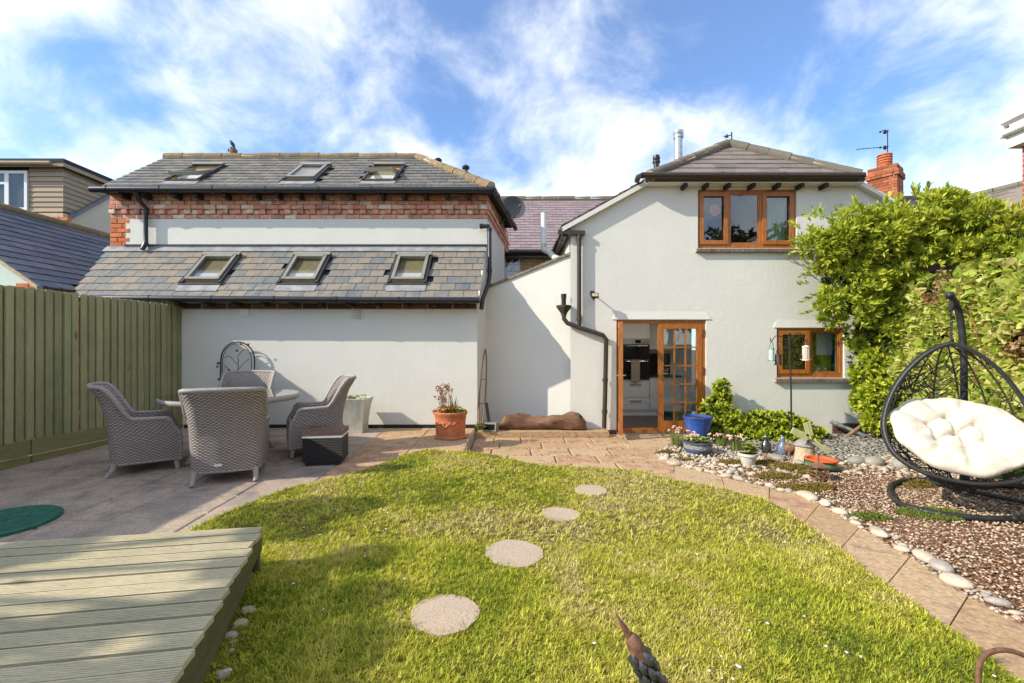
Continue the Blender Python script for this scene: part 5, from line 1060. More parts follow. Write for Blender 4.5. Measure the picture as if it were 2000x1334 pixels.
# dark storage cube
bx = G(623, 913, .1); be = empty('storage_cube', (bx.x, bx.y + .2, zl(bx.y)), None, 'dark brown wicker effect storage cube with ribbed lid and white stripe', 'storage box')
Fb = T(bx.x + .0, bx.y + .22, zl(bx.y + .22)) @ RZ(9)
def uvbox(m, x0, x1, y0, y1, z0, z1, mat=0):
    for vs in ([(x0,y0,z0),(x1,y0,z0),(x1,y0,z1),(x0,y0,z1)], [(x1,y0,z0),(x1,y1,z0),(x1,y1,z1),(x1,y0,z1)], [(x1,y1,z0),(x0,y1,z0),(x0,y1,z1),(x1,y1,z1)], [(x0,y1,z0),(x0,y0,z0),(x0,y0,z1),(x0,y1,z1)], [(x0,y0,z1),(x1,y0,z1),(x1,y1,z1),(x0,y1,z1)], [(x0,y1,z0),(x1,y1,z0),(x1,y0,z0),(x0,y0,z0)]):
        m.add(vs, [(0,1,2,3)], mat, uvs=[(p[0] + p[1], p[2]) for p in vs])
m = MB(); m.M = Fb; uvbox(m, -.235, .235, -.2, .2, .045, .345); m.build('body', M['wicker_dark'], be)
m = MB(); m.M = Fb; m.box(-.21, .21, -.175, .175, 0, .046); m.build('base', M['black'], be)
m = MB(); m.M = Fb; m.box(-.237, .237, -.202, .202, .346, .372); m.build('stripe', M['white'], be)
m = MB(); m.M = Fb; m.box(-.24, .24, -.205, .205, .373, .425); ld = m.build('lid', M['choc'], be)
for i in range(12):
    q = MB(); q.M = Fb; x = -.222 + i*.0405; q.tube([(x, -.2, .426), (x, .2, .426)], .013, 6); q.build('rib', M['choc'], ld, smooth=50)
# arched trellis with metal leaves, leaning on the wall
a0 = P(461, 700, 8.05); te = empty('arch_trellis', (a0.x, 8.05, .15), None, 'black metal arched trellis with leaf scrolls standing against the white wall', 'trellis')
hw = .30; zt_ = P(0, 668, 8.05).z; arc = [(a0.x - hw, 8.06, .15)] + [(a0.x - hw*math.cos(math.pi*k/16), 8.1, zt_ - hw*1.05 + hw*1.05*math.sin(math.pi*k/16)) for k in range(17)] + [(a0.x + hw, 8.06, .15)]
m = MB(); m.tube(arc, .012, 6); m.tube([(p[0]*.86 + a0.x*.14, p[1] - .02, p[2]*.97 + .02) for p in arc], .007, 6); m.build('arch', M['iron'], te, smooth=50)
m = MB(); r = random.Random(2); base = Vector((a0.x + .02, 8.06, .3)); m.tube([base, base + Vector((.0, .02, 1.1))], .007, 6)
for i in range(9):
    z = .45 + i*.12; sgn = -1 if i % 2 else 1; p0 = Vector((a0.x, 8.07, z)); p1 = p0 + Vector((sgn*.12, 0, .14)); p2 = p0 + Vector((sgn*.22, 0, .22 if i < 7 else .12)); m.tube(spline([p0, p1, p2], 5), .005, 5)
m.build('scrolls', M['iron'], te, smooth=50)
for i in range(16):
    m = MB(); z = .6 + r.uniform(0, 1.05); x = a0.x + r.uniform(-.24, .24) if i > 4 else a0.x - hw + r.uniform(-.06, .03); c = Vector((x, 8.05, z if i > 4 else r.uniform(.95, 1.45))); s_ = .02
    m.prism([c + Vector((s_*math.cos(t)*(1.5 if k % 2 else .7), 0, s_*math.sin(t)*(1.5 if k % 2 else .7))) for k, t in enumerate([2*math.pi*k/8 for k in range(8)])], (0, .006, 0)); m.build('metal_leaf', M['iron'], te)
# ================================================================ POTS, LOG AND SMALL THINGS BY THE HOUSES
def blades(m, c, n, h, spread, r, mat=0, w=.006, lean=.5):
    for i in range(n):
        a = r.uniform(0, 6.28); q = r.uniform(0, spread); p = c + Vector((math.cos(a)*q, math.sin(a)*q, 0)); hh = h*r.uniform(.55, 1.1); d = Vector((math.cos(a), math.sin(a), 0))*lean*hh*r.uniform(.2, 1); s = Vector((-math.sin(a), math.cos(a), 0))*w
        m.add([p - s, p + s, p + d*.35 + Vector((0, 0, hh*.6)) + s*.8, p + d*.35 + Vector((0, 0, hh*.6)) - s*.8, p + d + Vector((0, 0, hh))], [(0, 1, 2, 3), (3, 2, 4)], mat)
M['stem'] = plain('stem_green', lin(120, 130, 60), .7, var=.25, bump=0); M['drystem'] = plain('dry_stem', lin(150, 104, 60), .8, var=.3, bump=0); M['redleaf'] = plain('red_leaf', lin(186, 92, 50), .7, var=.3, bump=0); M['greenleaf'] = plain('green_leaf', lin(112, 134, 46), .6, var=.3, bump=0); M['yelleaf'] = plain('lime_leaf', lin(170, 176, 60), .6, var=.25, bump=0); M['pinkfl'] = plain('pink_flower', lin(214, 176, 156), .8, var=.15, bump=0); M['whitefl'] = plain('white_flower', (.75, .75, .7), .8, var=.05, bump=0)
def rosettes(m, c, n, rad, sz, r, mats, up=.5):
    for i in range(n):
        a = r.uniform(0, 6.28); q = rad*math.sqrt(r.random()); p = c + Vector((math.cos(a)*q, math.sin(a)*q, r.uniform(0, sz*1.5))); mt = r.choice(mats)
        for k in range(5):
            b = 1.256*k + a; d = Vector((math.cos(b), math.sin(b), up*r.uniform(.4, 1.6))).normalized()*sz*r.uniform(.7, 1.2); s = Vector((-math.sin(b), math.cos(b), 0))*sz*.3
            m.add([p, p + d*.5 + s, p + d, p + d*.5 - s], [(0, 1, 2, 3)], mt)
r = random.Random(21)
# terracotta pot with swag relief
tp_ = G(880, 855, .15); tp_.z = .15; e = empty('terracotta_pot', tp_, None, 'large terracotta pot with moulded leaf swag planted with reddish foliage', 'pot')
m = MB(); m.lathe([(.235, 0), (.25, .01), (.252, .035), (.232, .05), (.235, .12), (.24, .27), (.25, .36), (.268, .385), (.272, .415), (.26, .43), (.235, .425), (.228, .36), (.02, .36)], 36, tp_); m.build('body', M['terracotta'], e, smooth=40)
sw = MB()
for k in range(-3, 4):
    a = -math.pi/2 - .1 + k*.24; R_ = .243; zz = .22 + .03*abs(k)*.6 + (.02 if k % 2 else 0); c = tp_ + Vector((R_*math.cos(a), R_*math.sin(a), zz)); sw.M = T(*c) @ Matrix.Rotation(a + math.pi/2, 4, 'Z') @ RY(35 if k % 2 else -40); sw.ball((0, 0, 0), .045, .016, .02, 8)
sw.build('leaf_swag', M['terracotta'], e, smooth=60)
m = MB(); m.lathe([(.01, .365), (.228, .365), (.2, .38), (.01, .39)], 20, tp_); m.build('soil', M['soil'], e)
m = MB(); rosettes(m, tp_ + Vector((-.08, 0, .39)), 60, .19, .06, r, [1, 1, 2]); rosettes(m, tp_ + Vector((.1, 0, .39)), 50, .15, .05, r, [0, 2]); blades(m, tp_ + Vector((.05, 0, .39)), 26, .28, .06, r, 0, .005, .35)
for i in range(30):
    p = tp_ + Vector((-.1 + r.uniform(-.08, .1), r.uniform(-.08, .08), .4)); q = p + Vector((r.uniform(-.12, .06), r.uniform(-.05, .05), r.uniform(.2, .46))); m.tube([p, p.lerp(q, .5) + Vector((.01, 0, .02)), q], .003, 4, 3)
    for j in range(4): m.ball(q + Vector((r.uniform(-.03, .03), r.uniform(-.03, .03), r.uniform(-.05, .01))), .011, n=6, mat=3)
m.build('plants', [M['greenleaf'], M['redleaf'], M['yelleaf'], M['drystem']], e)
# flared zinc planter
zp = G(690, 846, .15); zp.z = zl(zp.y); zp.y += .15; e = empty('flared_planter', zp, None, 'tall pale flared square planter standing against the white wall', 'planter'); m = MB()
pr = [(.17, 0), (.165, .05), (.172, .2), (.19, .35), (.215, .48), (.245, .575), (.235, .58), (.2, .52), (.02, .52)]
m.M = T(*zp) @ RZ(45); m.lathe([(a*1.32, b) for a, b in pr], 4); m.build('body', M['zinc'], e, smooth=30); m = MB(); rosettes(m, zp + Vector((0, 0, .53)), 30, .15, .05, r, [0, 1]); m.build('plants', [M['greenleaf'], M['yelleaf']], e)
# driftwood log
m = MB(); n = 26; vs = []; rr = random.Random(9)
for i in range(n + 1):
    t = i/n; x = lerp(-.23, 1.33, t); h = .15*(.55 + .45*math.sin(math.pi*min(1, t*1.25 + .03)))*(1 + .25*math.sin(t*9)) + .03 + (.05*sstep(.62, .85, t)); h *= (.45 + .55*sstep(0, .09, t)); h = (.105 + .04*math.exp(-((t - .2)/.2)**2) + .058*math.exp(-((t - .84)/.2)**2) + .006*math.sin(t*31) + .008*math.sin(t*13 + 1))*(.4 + .6*sstep(0, .09, t))*(.55 + .45*sstep(0, .06, 1 - t)); cy = 8.27 + .03*math.sin(t*5) - .0*t; row = []
    for k in range(14):
        a = 2*math.pi*k/14; w_ = 1 + .13*math.sin(3*a + t*9) + .07*math.sin(5*a - t*17) + rr.uniform(-.05, .05); zz = .1 + h + h*math.sin(a)*w_; row.append(Vector((x + .02*math.sin(a*2), cy + .15*(h/.2)*math.cos(a)*w_, max(.101, zz) + (.012*math.sin(a*5 + t*23) if zz > .15 else 0))))
    vs.append(row + [row[0]])
m.grid(vs); m.add(vs[0][:14], [list(range(14))]); m.add(vs[-1][:14], [list(range(13, -1, -1))]); tag(m.build('driftwood_log', M['log'], smooth=50), 'weathered driftwood log lying on the step below the white link wall', 'log')
# narrow wooden hoop leaning in the corner, with stick and solar lamp
c0 = P(938, 832, 8.05); c0.z = .15; c1 = P(948, 682, 8.75); n = 14; lp = []
for k in range(n + 1): t = k/n; p = c0.lerp(c1, t); w_ = .055*math.sin(math.pi*min(1, t*.93 + .07))**.6; lp.append((p, w_))
loop = [p + Vector((-w_, 0, 0)) for p, w_ in lp] + [p + Vector((w_, 0, 0)) for p, w_ in lp[::-1]]
m = MB(); m.tube(loop, .013, 6, closed=True)
for t in (.3, .6): p = c0.lerp(c1, t); m.tube([p + Vector((-.055, 0, 0)), p + Vector((.055, 0, 0))], .008, 5)
tag(m.build('wooden_hoop', M['bark'], smooth=50), 'narrow weathered wooden hoop leaning in the corner of the white walls', 'hoop')
m = MB(); a = P(957, 830, 8.2); a.z = .1; b = P(950, 787, 8.6); m.bar(a, b, .055, .02); tag(m.build('slate_offcut', M['black']), 'black strip of slate leaning against the wall behind the solar lamp', 'slate strip')
sp_ = P(955, 838, 8.12); e = empty('solar_lamp', (sp_.x, 8.12, .1), None, 'grey solar lamp box with dark panel on the step in the corner', 'lamp')
Fm = T(sp_.x + .03, 8.14, .1) @ RZ(-14); m = MB(); m.M = Fm; m.prism([(-.12, -.1, 0), (.12, -.1, 0), (.12, -.06, .15), (-.12, -.06, .15)], (0, .12, .0)); m.build('case', M['grey_metal'], e); m = MB(); m.M = Fm; m.prism([(-.095, -.092, .035), (.095, -.092, .035), (.095, -.065, .13), (-.095, -.065, .13)], (0, -.004, .0)); m.build('panel', M['ovenglass'], e)
# door-mat of green rubber on the patio
gm = G(20, 1024, .06); gm.x = P(2, 0, gm.y).x; e = empty('rubber_mat', (gm.x, gm.y, zl(gm.y)), None, 'round dark green lattice mat lying on the patio behind the deck', 'mat'); Rm = .385; zz = zl(gm.y) + .006
Fm = T(gm.x, gm.y, zz) @ RX(math.degrees(math.atan(.03))); m = MB(); m.M = Fm; m.lathe([(Rm - .05, -.004), (Rm, -.004), (Rm, .02), (Rm - .02, .03), (Rm - .05, .02)], 40); m.build('rim', M['mat_rubber'], e, smooth=40)
m = MB(); m.M = Fm; m.lathe([(.01, -.004), (Rm - .04, -.004), (Rm - .04, .004), (.01, .004)], 30)
for i in range(90):
    a = r.uniform(0, 6.28); q = (Rm - .07)*math.sqrt(r.random()); p = Vector((q*math.cos(a), q*math.sin(a), .008)); b = r.uniform(0, 6.28); m.tube([p + Vector((.05*math.cos(b + .8*(k-1)), .05*math.sin(b + .8*(k-1)), .0)) for k in range(4)], .014, 5)
m.build('lattice', M['mat_rubber'], e)
# stepping stones
for i, (px0, px1, py0, py1) in enumerate(((803, 935, 1152, 1233), (948, 1062, 1050, 1103), (1058, 1133, 980, 1016), (1123, 1186, 941, 961))):
    c = G((px0 + px1)/2, (py0 + py1)/2, .06); c.z = lz(c.x, c.y); R_ = (px1 - px0)/2*c.y/FPX; k = 22; q = random.Random(i)
    prof = [q.uniform(.95, 1.05) for _ in range(k)]; m = MB(); top = [Vector((c.x + R_*prof[j]*math.cos(2*math.pi*j/k), c.y + R_*prof[j]*1.02*math.sin(2*math.pi*j/k), lz(c.x + R_*math.cos(2*math.pi*j/k), c.y) + .012)) for j in range(k)]
    m.prism(top, (0, 0, -.07)); tag(m.build('stepping_stone', M['stone']), ('round pale stepping stone with worn patch beside the deck side of the lawn', 'round stepping stone with dark specks, second from the deck side', 'round stepping stone, second from the patio', 'small half-hidden stepping stone closest to the patio')[i], 'stepping stone', 'stepping stones across the lawn')
    if i == 0: STONES = []
    STONES.append((c.x, c.y, R_))
# ================================================================ GARDEN BED THINGS
def pot(name, label, c, prof, mat, n=28, soil=None, plants=None, pm=None):
    e = empty(name, c, None, label, 'pot'); m = MB(); m.lathe(prof, n, c); m.build('body', mat, e, smooth=40)
    if soil: q = MB(); q.lathe([(.01, soil[1] - .02), (soil[0], soil[1] - .02), (soil[0]*.95, soil[1]), (.01, soil[1] + .012)], 18, c); q.build('soil', M['soil'], e)
    if plants: q = MB(); plants(q); q.build('plants', pm, e)
    return e
c = G(1363, 872, 0); c.z = -.005; c.y += .25; c.x = P(1363, 0, c.y).x; R_ = 28*c.y/FPX; hh = (850 - 808 + 14)*c.y/FPX
bl = P(1363, 860, c.y); hb_ = CH - (812 - HY)*c.y/FPX
pot('blue_pot', 'tall bright blue glazed pot with bare soil beside the french doors', c, [(R_*.62, 0), (R_*.66, .02), (R_*.86, hb_*.72), (R_*.87, hb_*.76), (R_*.90, hb_*.77), (R_*.93, hb_*.90), (R_*1.0, hb_*.95), (R_*1.0, hb_), (R_*.9, hb_), (R_*.86, hb_*.9), (.02, hb_*.9)], M['blueglaze'], soil=(R_*.87, hb_*.93))
c = G(1363, 889, 0); c.z = -.004; c.y += .12; c.x = P(1363, 0, c.y).x; R_ = 27*c.y/FPX; hh = CH - (861 - HY)*c.y/FPX
def sed(q):
    rosettes(q, c + Vector((0, 0, hh - .02)), 42, R_*.85, .05, r, [0, 1, 1])
    for i in range(14):
        a = c + Vector((r.uniform(-R_, R_)*.9, r.uniform(-R_, R_)*.7, hh)); b = a + Vector((r.uniform(-.03, .03), 0, r.uniform(.05, .13))); q.tube([a, b], .004, 4, 0)
        for k in range(5): q.ball(b + Vector((r.uniform(-.022, .022), r.uniform(-.022, .022), r.uniform(-.005, .015))), .012, n=6, mat=2)
e = pot('patterned_pot', 'dark blue pot with zigzag band and pink flowered sedum', c, [(R_*.7, 0), (R_*.86, .03), (R_*.95, hh*.3), (R_*.98, hh*.45), (R_*.92, hh*.5), (R_*.93, hh*.85), (R_*1.06, hh*.9), (R_*1.06, hh), (R_*.92, hh), (R_*.86, hh*.85), (.02, hh*.85)], M['slateglaze'], soil=(R_*.88, hh*.92), plants=sed, pm=[M['greenleaf'], M['yelleaf'], M['pinkfl']])
zg_ = MB(); nz_ = 26
for row, zz in ((0, .56), (1, .64), (2, .72)):
    pts = [c + Vector((R_*.945*math.cos(2*math.pi*k/nz_), R_*.945*math.sin(2*math.pi*k/nz_), hh*(zz + (.05 if k % 2 else -.02)))) for k in range(nz_)]; zg_.tube(pts, .008, 5, closed=True)
for zz in (.5, .83): zg_.tube([c + Vector((R_*.945*math.cos(2*math.pi*k/nz_), R_*.945*math.sin(2*math.pi*k/nz_), hh*zz)) for k in range(nz_)], .006, 5, closed=True)
zg_.build('zigzag_band', M['granite'], e)
c = G(1461, 913, 0); c.z = -.004; c.y += .08; c.x = P(1461, 0, c.y).x; R_ = 18.5*c.y/FPX; hh = CH - (884 - HY)*c.y/FPX
pot('white_pot', 'small cream pot with a tuft of yellow green succulent', c, [(R_*.55, 0), (R_*.6, .01), (R_*.86, hh*.8), (R_*1.0, hh*.82), (R_*1.0, hh), (R_*.88, hh), (R_*.82, hh*.85), (.01, hh*.85)], M['paleglaze'], soil=(R_*.84, hh*.93), plants=lambda q: (rosettes(q, c + Vector((.02, 0, hh)), 40, R_*.6, .05, r, [0, 1]), rosettes(q, c + Vector((.03, 0, hh + .07)), 24, R_*.45, .04, r, [0, 1])), pm=[M['yelleaf'], M['greenleaf']])
c = G(1604, 924, 0); c.z = -.004; c.y += .15; c.x = P(1604, 0, c.y).x; R_ = 29*c.y/FPX; hh = CH - (895 - HY)*c.y/FPX
e = pot('green_pot', 'round green glazed pot with orange terracotta rim, empty', c, [(R_*.6, 0), (R_*.75, .02), (R_*.9, hh*.35), (R_*.92, hh*.6), (R_*.85, hh*.82), (.02, hh*.3)], M['greenglaze'])
m = MB(); m.lathe([(R_*.84, hh*.8), (R_*.95, hh*.83), (R_*1.02, hh*.93), (R_*.98, hh), (R_*.82, hh*.99), (R_*.74, hh*.7), (R_*.6, hh*.45), (.01, hh*.4)], 28, c); m.build('rim', M['orangepot'], e, smooth=40)
for sgn in (-1, 1): m = MB(); m.ball((c.x + sgn*R_*.93, c.y, c.z + hh*.5), .035, .03, .03, 8); m.build('lug', M['greenglaze'], e, smooth=50)
# little rusty pavilion lantern
c = G(1603, 938, 0); c.z = -.004; c.y += .04; s_ = c.y/FPX; e = empty('rusty_lantern', c, None, 'small rusty openwork lantern with square roof beside the green pot', 'lantern'); hw = 13*s_; ht = 26*s_
for a in (-1, 1):
    for b in (-1, 1): m = MB(); m.bar(c + Vector((a*hw*1.1, b*hw*1.1, 0)), c + Vector((a*hw*.8, b*hw*.8, ht)), .012, .012); m.build('leg', M['rust'], e)
m = MB()
for zz, k in ((.2, 1.05), (.42, .98), (.66, .9), (.95, .82)):
    q = hw*k
    for (ax, ay), (bx_, by) in (((-q, -q), (q, -q)), ((q, -q), (q, q)), ((q, q), (-q, q)), ((-q, q), (-q, -q))): m.bar(c + Vector((ax, ay, ht*zz)), c + Vector((bx_, by, ht*zz)), .008, .014)
for k in range(3):
    x = hw*(-.5 + .5*k); m.bar(c + Vector((x, -hw*.9, ht*.42)), c + Vector((x, -hw*.85, ht*.95)), .01, .008)
m.build('lattice', M['rust'], e)
m = MB(); m.add([c + Vector(p) for p in ((-hw*1.15, -hw*1.15, ht), (hw*1.15, -hw*1.15, ht), (hw*1.15, hw*1.15, ht), (-hw*1.15, hw*1.15, ht), (0, 0, ht + 10*s_), (0, 0, ht + 22*s_))], [(0, 1, 4), (1, 2, 4), (2, 3, 4), (3, 0, 4), (0, 3, 2, 1)]); m.bar(c + Vector((0, 0, ht + 6*s_)), c + Vector((0, 0, ht + 22*s_)), .01, .01); m.build('roof', M['rust'], e)
# stone windmill ornament
c = G(1572, 903, 0); c.z = -.004; c.y += .12; c.x = P(1572, 0, c.y).x; s_ = c.y/FPX; e = empty('windmill_ornament', c, None, 'stone garden windmill with domed cap and pale green wooden sails', 'ornament')
R_ = 17*s_; ht = 28*s_; m = MB(); m.lathe([(R_*1.1, 0), (R_*1.08, .02), (R_*1.0, ht*.55), (R_*.98, ht*.56), (R_*.95, ht), (R_*.6, ht*1.02), (.01, ht*1.03)], 24, c); m.build('tower', M['sandstone'], e, smooth=40)
m = MB(); m.lathe([(R_*1.0, ht*1.0), (R_*1.14, ht*1.06), (R_*1.12, ht*1.13), (R_*.8, ht*1.36), (R_*.4, ht*1.5), (.01, ht*1.53)], 24, c); m.build('cap', M['granite'], e, smooth=50)
for a in (-1.95, -1.35, -.75):
    m = MB(); m.M = T(c.x, c.y, c.z) @ Matrix.Rotation(a + math.pi/2, 4, 'Z'); q = R_*1.045; m.prism([(-.035, -q - .006, 0), (.035, -q - .006, 0), (.035, -q - .004, ht*.38), (.02, -q + .002, ht*.48), (-.02, -q + .002, ht*.48), (-.035, -q - .004, ht*.38)], (0, .03, 0)); m.build('doorway', M['soil'], e)
hub = c + Vector((R_*.5, -R_*1.15, ht*1.3)); hub = P(1584, 858, c.y - .2)
m = MB(); m.tube([c + Vector((.0, -.0, ht*1.28)), hub + Vector((0, -.02, 0))], .014, 8); m.build('axle', M['rust'], e)
for (px, py, wd) in ((1553, 843, 12), (1577, 832, 13), (1614, 880, 9)):
    t_ = P(px, py, hub.y); d = (t_ - hub); L_ = d.length; d.normalize(); a0_ = hub + d*.05; b0_ = hub + d*(L_ + .05); m = MB(); m.bar(a0_, b0_, wd*s_, .012, up=(0, 1, 0)); m.bar(hub, b0_, .012, .02, up=(0, 1, 0)); m.build('sail', M['palegreen'], e)
# two penguins and a small animal
def penguin(px, py, mat, label, turn):
    c = G(px, py, 0); c.z = -.004; c.y += .04; s_ = c.y/FPX; h = 37*s_; e = empty('penguin_figure', c, None, label, 'figurine', 'penguin figures')
    m = MB(); m.M = T(*c) @ RZ(turn); m.lathe([(h*.16, 0), (h*.20, h*.02), (h*.25, h*.2), (h*.25, h*.36), (h*.2, h*.52), (h*.13, h*.66), (h*.115, h*.74), (h*.125, h*.84), (h*.11, h*.93), (h*.05, h*.985), (.003, h)], 18, sy=.85); m.build('body', mat, e, smooth=60)
    for s2 in (-1, 1): m = MB(); m.M = T(*c) @ RZ(turn); m.tube(spline([(s2*h*.17, 0, h*.6), (s2*h*.27, -.005, h*.42), (s2*h*.27, -.01, h*.2)], 4), [h*.03]*2 + [h*.06]*3 + [h*.055]*2 + [h*.035]*2, 8, flat=.5); m.build('wing', mat, e, smooth=60)
    m = MB(); m.M = T(*c) @ RZ(turn); m.tube([(0, -h*.1, h*.86), (0, -h*.2, h*.83)], [h*.035, h*.008], 8)
    for s2 in (-1, 1): m.ball((s2*h*.1, -h*.16, h*.03), h*.08, h*.11, h*.03, 8)
    m.build('beak_and_feet', mat, e, smooth=60)
penguin(1499, 886, M['pewter'], 'dark bronze penguin figure standing among slate chips', 10); penguin(1532, 889, M['bluepewter'], 'blue grey glazed penguin figure beside the bronze one', -25)
c = G(1551, 893, 0); c.z = -.004; c.y += .1; m = MB(); m.tube(spline([c + Vector((-.02, .05, .06)), c + Vector((-.01, .0, .11)), c + Vector((.0, -.05, .12)), c + Vector((.02, -.09, .17))], 4), [.03, .045, .06, .07, .075, .07, .065, .06, .055, .05, .045, .04, .02], 10)
for dx, dy in ((-.04, -.04), (.04, -.04), (-.04, .05), (.04, .05)): m.tube([c + Vector((dx*.7, dy, .1)), c + Vector((dx, dy, 0))], [.025, .018], 7)
m.tube([c + Vector((.0, -.1, .2)), c + Vector((-.03, -.1, .235))], [.015, .006], 6); m.tube([c + Vector((.04, -.1, .2)), c + Vector((.06, -.1, .235))], [.015, .006], 6)
tag(m.build('animal_figure', M['rust'], smooth=60), 'small brown animal figure between the penguins and stone windmill', 'figurine')
# bird feeder pole
fp = G(1546, 862, 0); fp.z = -.02; top = P(1541, 652, fp.y - .0); fy = fp.y; e = empty('bird_feeder_pole', fp, None, 'thin black bird feeder pole with curled hooks near the small window', 'feeder pole')
PF = lambda px, py, dy=0: P(px, py, fy + dy)
m = MB(); m.tube([(fp.x, fp.y, -.1), PF(1545, 760), top], [.014, .014, .012], 8); m.ball(top, .025); m.build('pole', M['iron'], e, smooth=50)
m = MB()
for pts in ([(1543, 665), (1549, 655), (1560, 650), (1568, 655), (1574, 668)], [(1542, 684), (1536, 670), (1528, 667), (1522, 672), (1520, 692)], [(1546, 686), (1553, 683), (1560, 690), (1562, 697), (1565, 690)], [(1542, 675), (1530, 660), (1516, 656), (1510, 662), (1506, 667), (1504, 660)]): m.tube(spline([PF(*p) for p in pts], 5), .007, 6)
m.build('hooks', M['iron'], e, smooth=50)
def feeder(px, y0, y1, wpx, lab, body, cap, mesh_):
    a, b = PF(px, y0), PF(px, y1); R_ = wpx/2*fy/FPX; h = a.z - b.z; e2 = empty('bird_feeder', b, None, lab, 'bird feeder', 'hanging bird feeders')
    m = MB(); m.lathe([(R_*.85, h*.06), (R_*.85, h*.92)], 14, b); m.build('tube', body, e2, smooth=50)
    m = MB(); m.lathe([(R_*.3, h*.92), (R_*1.05, h*.925), (R_, h*.97), (R_*.4, h*1.05), (.004, h*1.06)], 14, b); m.lathe([(R_*.4, 0), (R_*1.05, .0), (R_*1.05, h*.06), (R_*.6, h*.062)], 14, b); m.tube([b + Vector((-R_*1.7, 0, h*.07)), b + Vector((R_*1.7, 0, h*.07))], .005, 5); m.build('cap', cap, e2, smooth=40)
    m = MB(); tp2 = PF(px, y0 - 12); m.tube(spline([b + Vector((-R_*.8, 0, h)), tp2 + Vector((-R_*.4, 0, -.02)), tp2, tp2 + Vector((R_*.4, 0, -.02)), b + Vector((R_*.8, 0, h))], 4), .004, 5); m.build('wire', M['iron'], e2)
    if mesh_:
        m = MB()
        for k in range(10): t_ = 2*math.pi*k/10; m.tube([b + Vector((R_*.9*math.cos(t_), R_*.9*math.sin(t_), h*.06)), b + Vector((R_*.9*math.cos(t_), R_*.9*math.sin(t_), h*.92))], .003, 4)
        for k in range(1, 7): m.tube([b + Vector((R_*.9*math.cos(t_), R_*.9*math.sin(t_), h*(.06 + .86*k/7))) for t_ in [2*math.pi*q/14 for q in range(14)]], .003, 4, closed=True)
        m.build('cage', cap, e2)
M['feedgreen'] = plain('green_plastic', (.12, .36, .20), .35, bump=0); M['seed'] = plain('seed', lin(206, 176, 140), .8, scale=120, var=.3, bump=.3); M['clear'] = plain('clear_plastic', lin(190, 204, 196), .2, bump=0)
feeder(1507, 680, 705, 11, 'green capped clear bird feeder hanging clear of the window frame', M['clear'], M['feedgreen'], False); feeder(1520, 692, 713, 12, 'dark wire mesh bird feeder hanging at the window frame edge', M['rust'], M['iron'], True); feeder(1574, 676, 704, 13, 'white capped seed feeder hanging from the top hook', M['seed'], M['white'], True)
# grey pipe lying against the wall
m = MB(); a = P(1622, 823, 8.3); b = P(1690, 851, 8.05); m.tube([a, a.lerp(b, .15), b], [.035, .035, .035], 10); m.tube([a.lerp(b, .14), a.lerp(b, .2)], .045, 10); tag(m.build('grey_pipe', M['galv'], smooth=50), 'grey pipe end leaning low against the white wall by the ivy', 'pipe')
# boulders
for i, (px, py, w_, h_) in enumerate(((1674, 905, 36, 14), (1708, 908, 40, 17), (1760, 914, 42, 20), (1640, 900, 22, 9), (1520, 897, 34, 9), (1560, 906, 26, 8))):
    c = G(px, py, 0); s_ = c.y/FPX; m = MB(); m.M = T(c.x, c.y, h_*s_*.35) @ RZ(20*i); m.ball((0, 0, 0), w_/2*s_, w_/2*s_*.75, h_*s_*.65, 14); q = random.Random(i)
    tag(m.build('boulder', M['boulder'], smooth=70), ('oval grey boulder second along from the green pot', 'grey boulder in the middle of the row below the slate chips', 'largest grey boulder, beside the egg chair basket', 'small grey boulder next to the green pot', 'flat grey stone lying below the two penguins', 'flat grey stone at the foot of the stone windmill')[i], 'boulder', 'boulders below the wall' if i < 4 else 'flat boulders')
# pebbles along the path edge
pe = empty('pebble_edging', (OU[20].x, OU[20].y, 0), None, 'row of rounded cream and grey pebbles edging the curved path', 'edging'); q = random.Random(4); s = .15; pm = []
for k in range(6):
    b = MB(); b.ball((0, 0, 0), 1, 1, 1, 10); rr = random.Random(k)
    for v in b.v:
        f = 1 + .10*math.sin(v.x*2.3 + k) + .08*math.sin(v.y*3 + 2*k); v *= f
    pm.append(b.mesh('pebble', M['pebble'], 80))
while s < OUs[-1] - 2.0:
    p = at_len(OU, OUs, s); z = q.choice((.02, .025, .03, .04, .05, .065, .08)); d = at_len(OU, OUs, s + .05) - p; a = math.degrees(math.atan2(d.y, d.x)) + q.uniform(-70, 70)
    place('pebble', q.choice(pm), T(p.x + q.uniform(-.03, .09), p.y + q.uniform(-.03, .08), z*.28) @ RZ(a) @ Matrix.Diagonal((z*1.2, z*.8, z*.5, 1)), pe); s += z*q.uniform(1.4, 2.6)
# ================================================================ HANGING EGG CHAIR
sb = Vector((4.95, 4.95, 0)); se = empty('egg_chair', sb, None, 'black woven double egg chair hanging from a curved stand', 'hanging chair')
ring_ = [G(1738, 957), G(1752, 985), G(1800, 1003), G(1870, 1014), G(1950, 1019), G(2040, 1012), G(2110, 985), G(2080, 962), G(1990, 956), G(1900, 948), G(1820, 942), G(1765, 944)]
m = MB(); m.tube(spline([(p.x, p.y, .028) for p in ring_], 6, closed=True), .028, 10, closed=True); m.build('base_ring', M['iron'], se, smooth=50)
for px, py in ((1765, 944), (1812, 942), (1800, 1003), (1980, 1019)): c = G(px, py); m = MB(); m.ball((c.x, c.y, .03), .036, .036, .034, 8); m.build('joint_collar', M['iron'], se, smooth=50)
base = G(1884, 968); m = MB()
for px, py in ((1790, 941), (2060, 1000), (1960, 955)): c = G(px, py); m.tube([(c.x, c.y, .035), (base.x, base.y, .06)], .02, 8)
m.build('base_arms', M['iron'], se, smooth=50)
PY = base.y
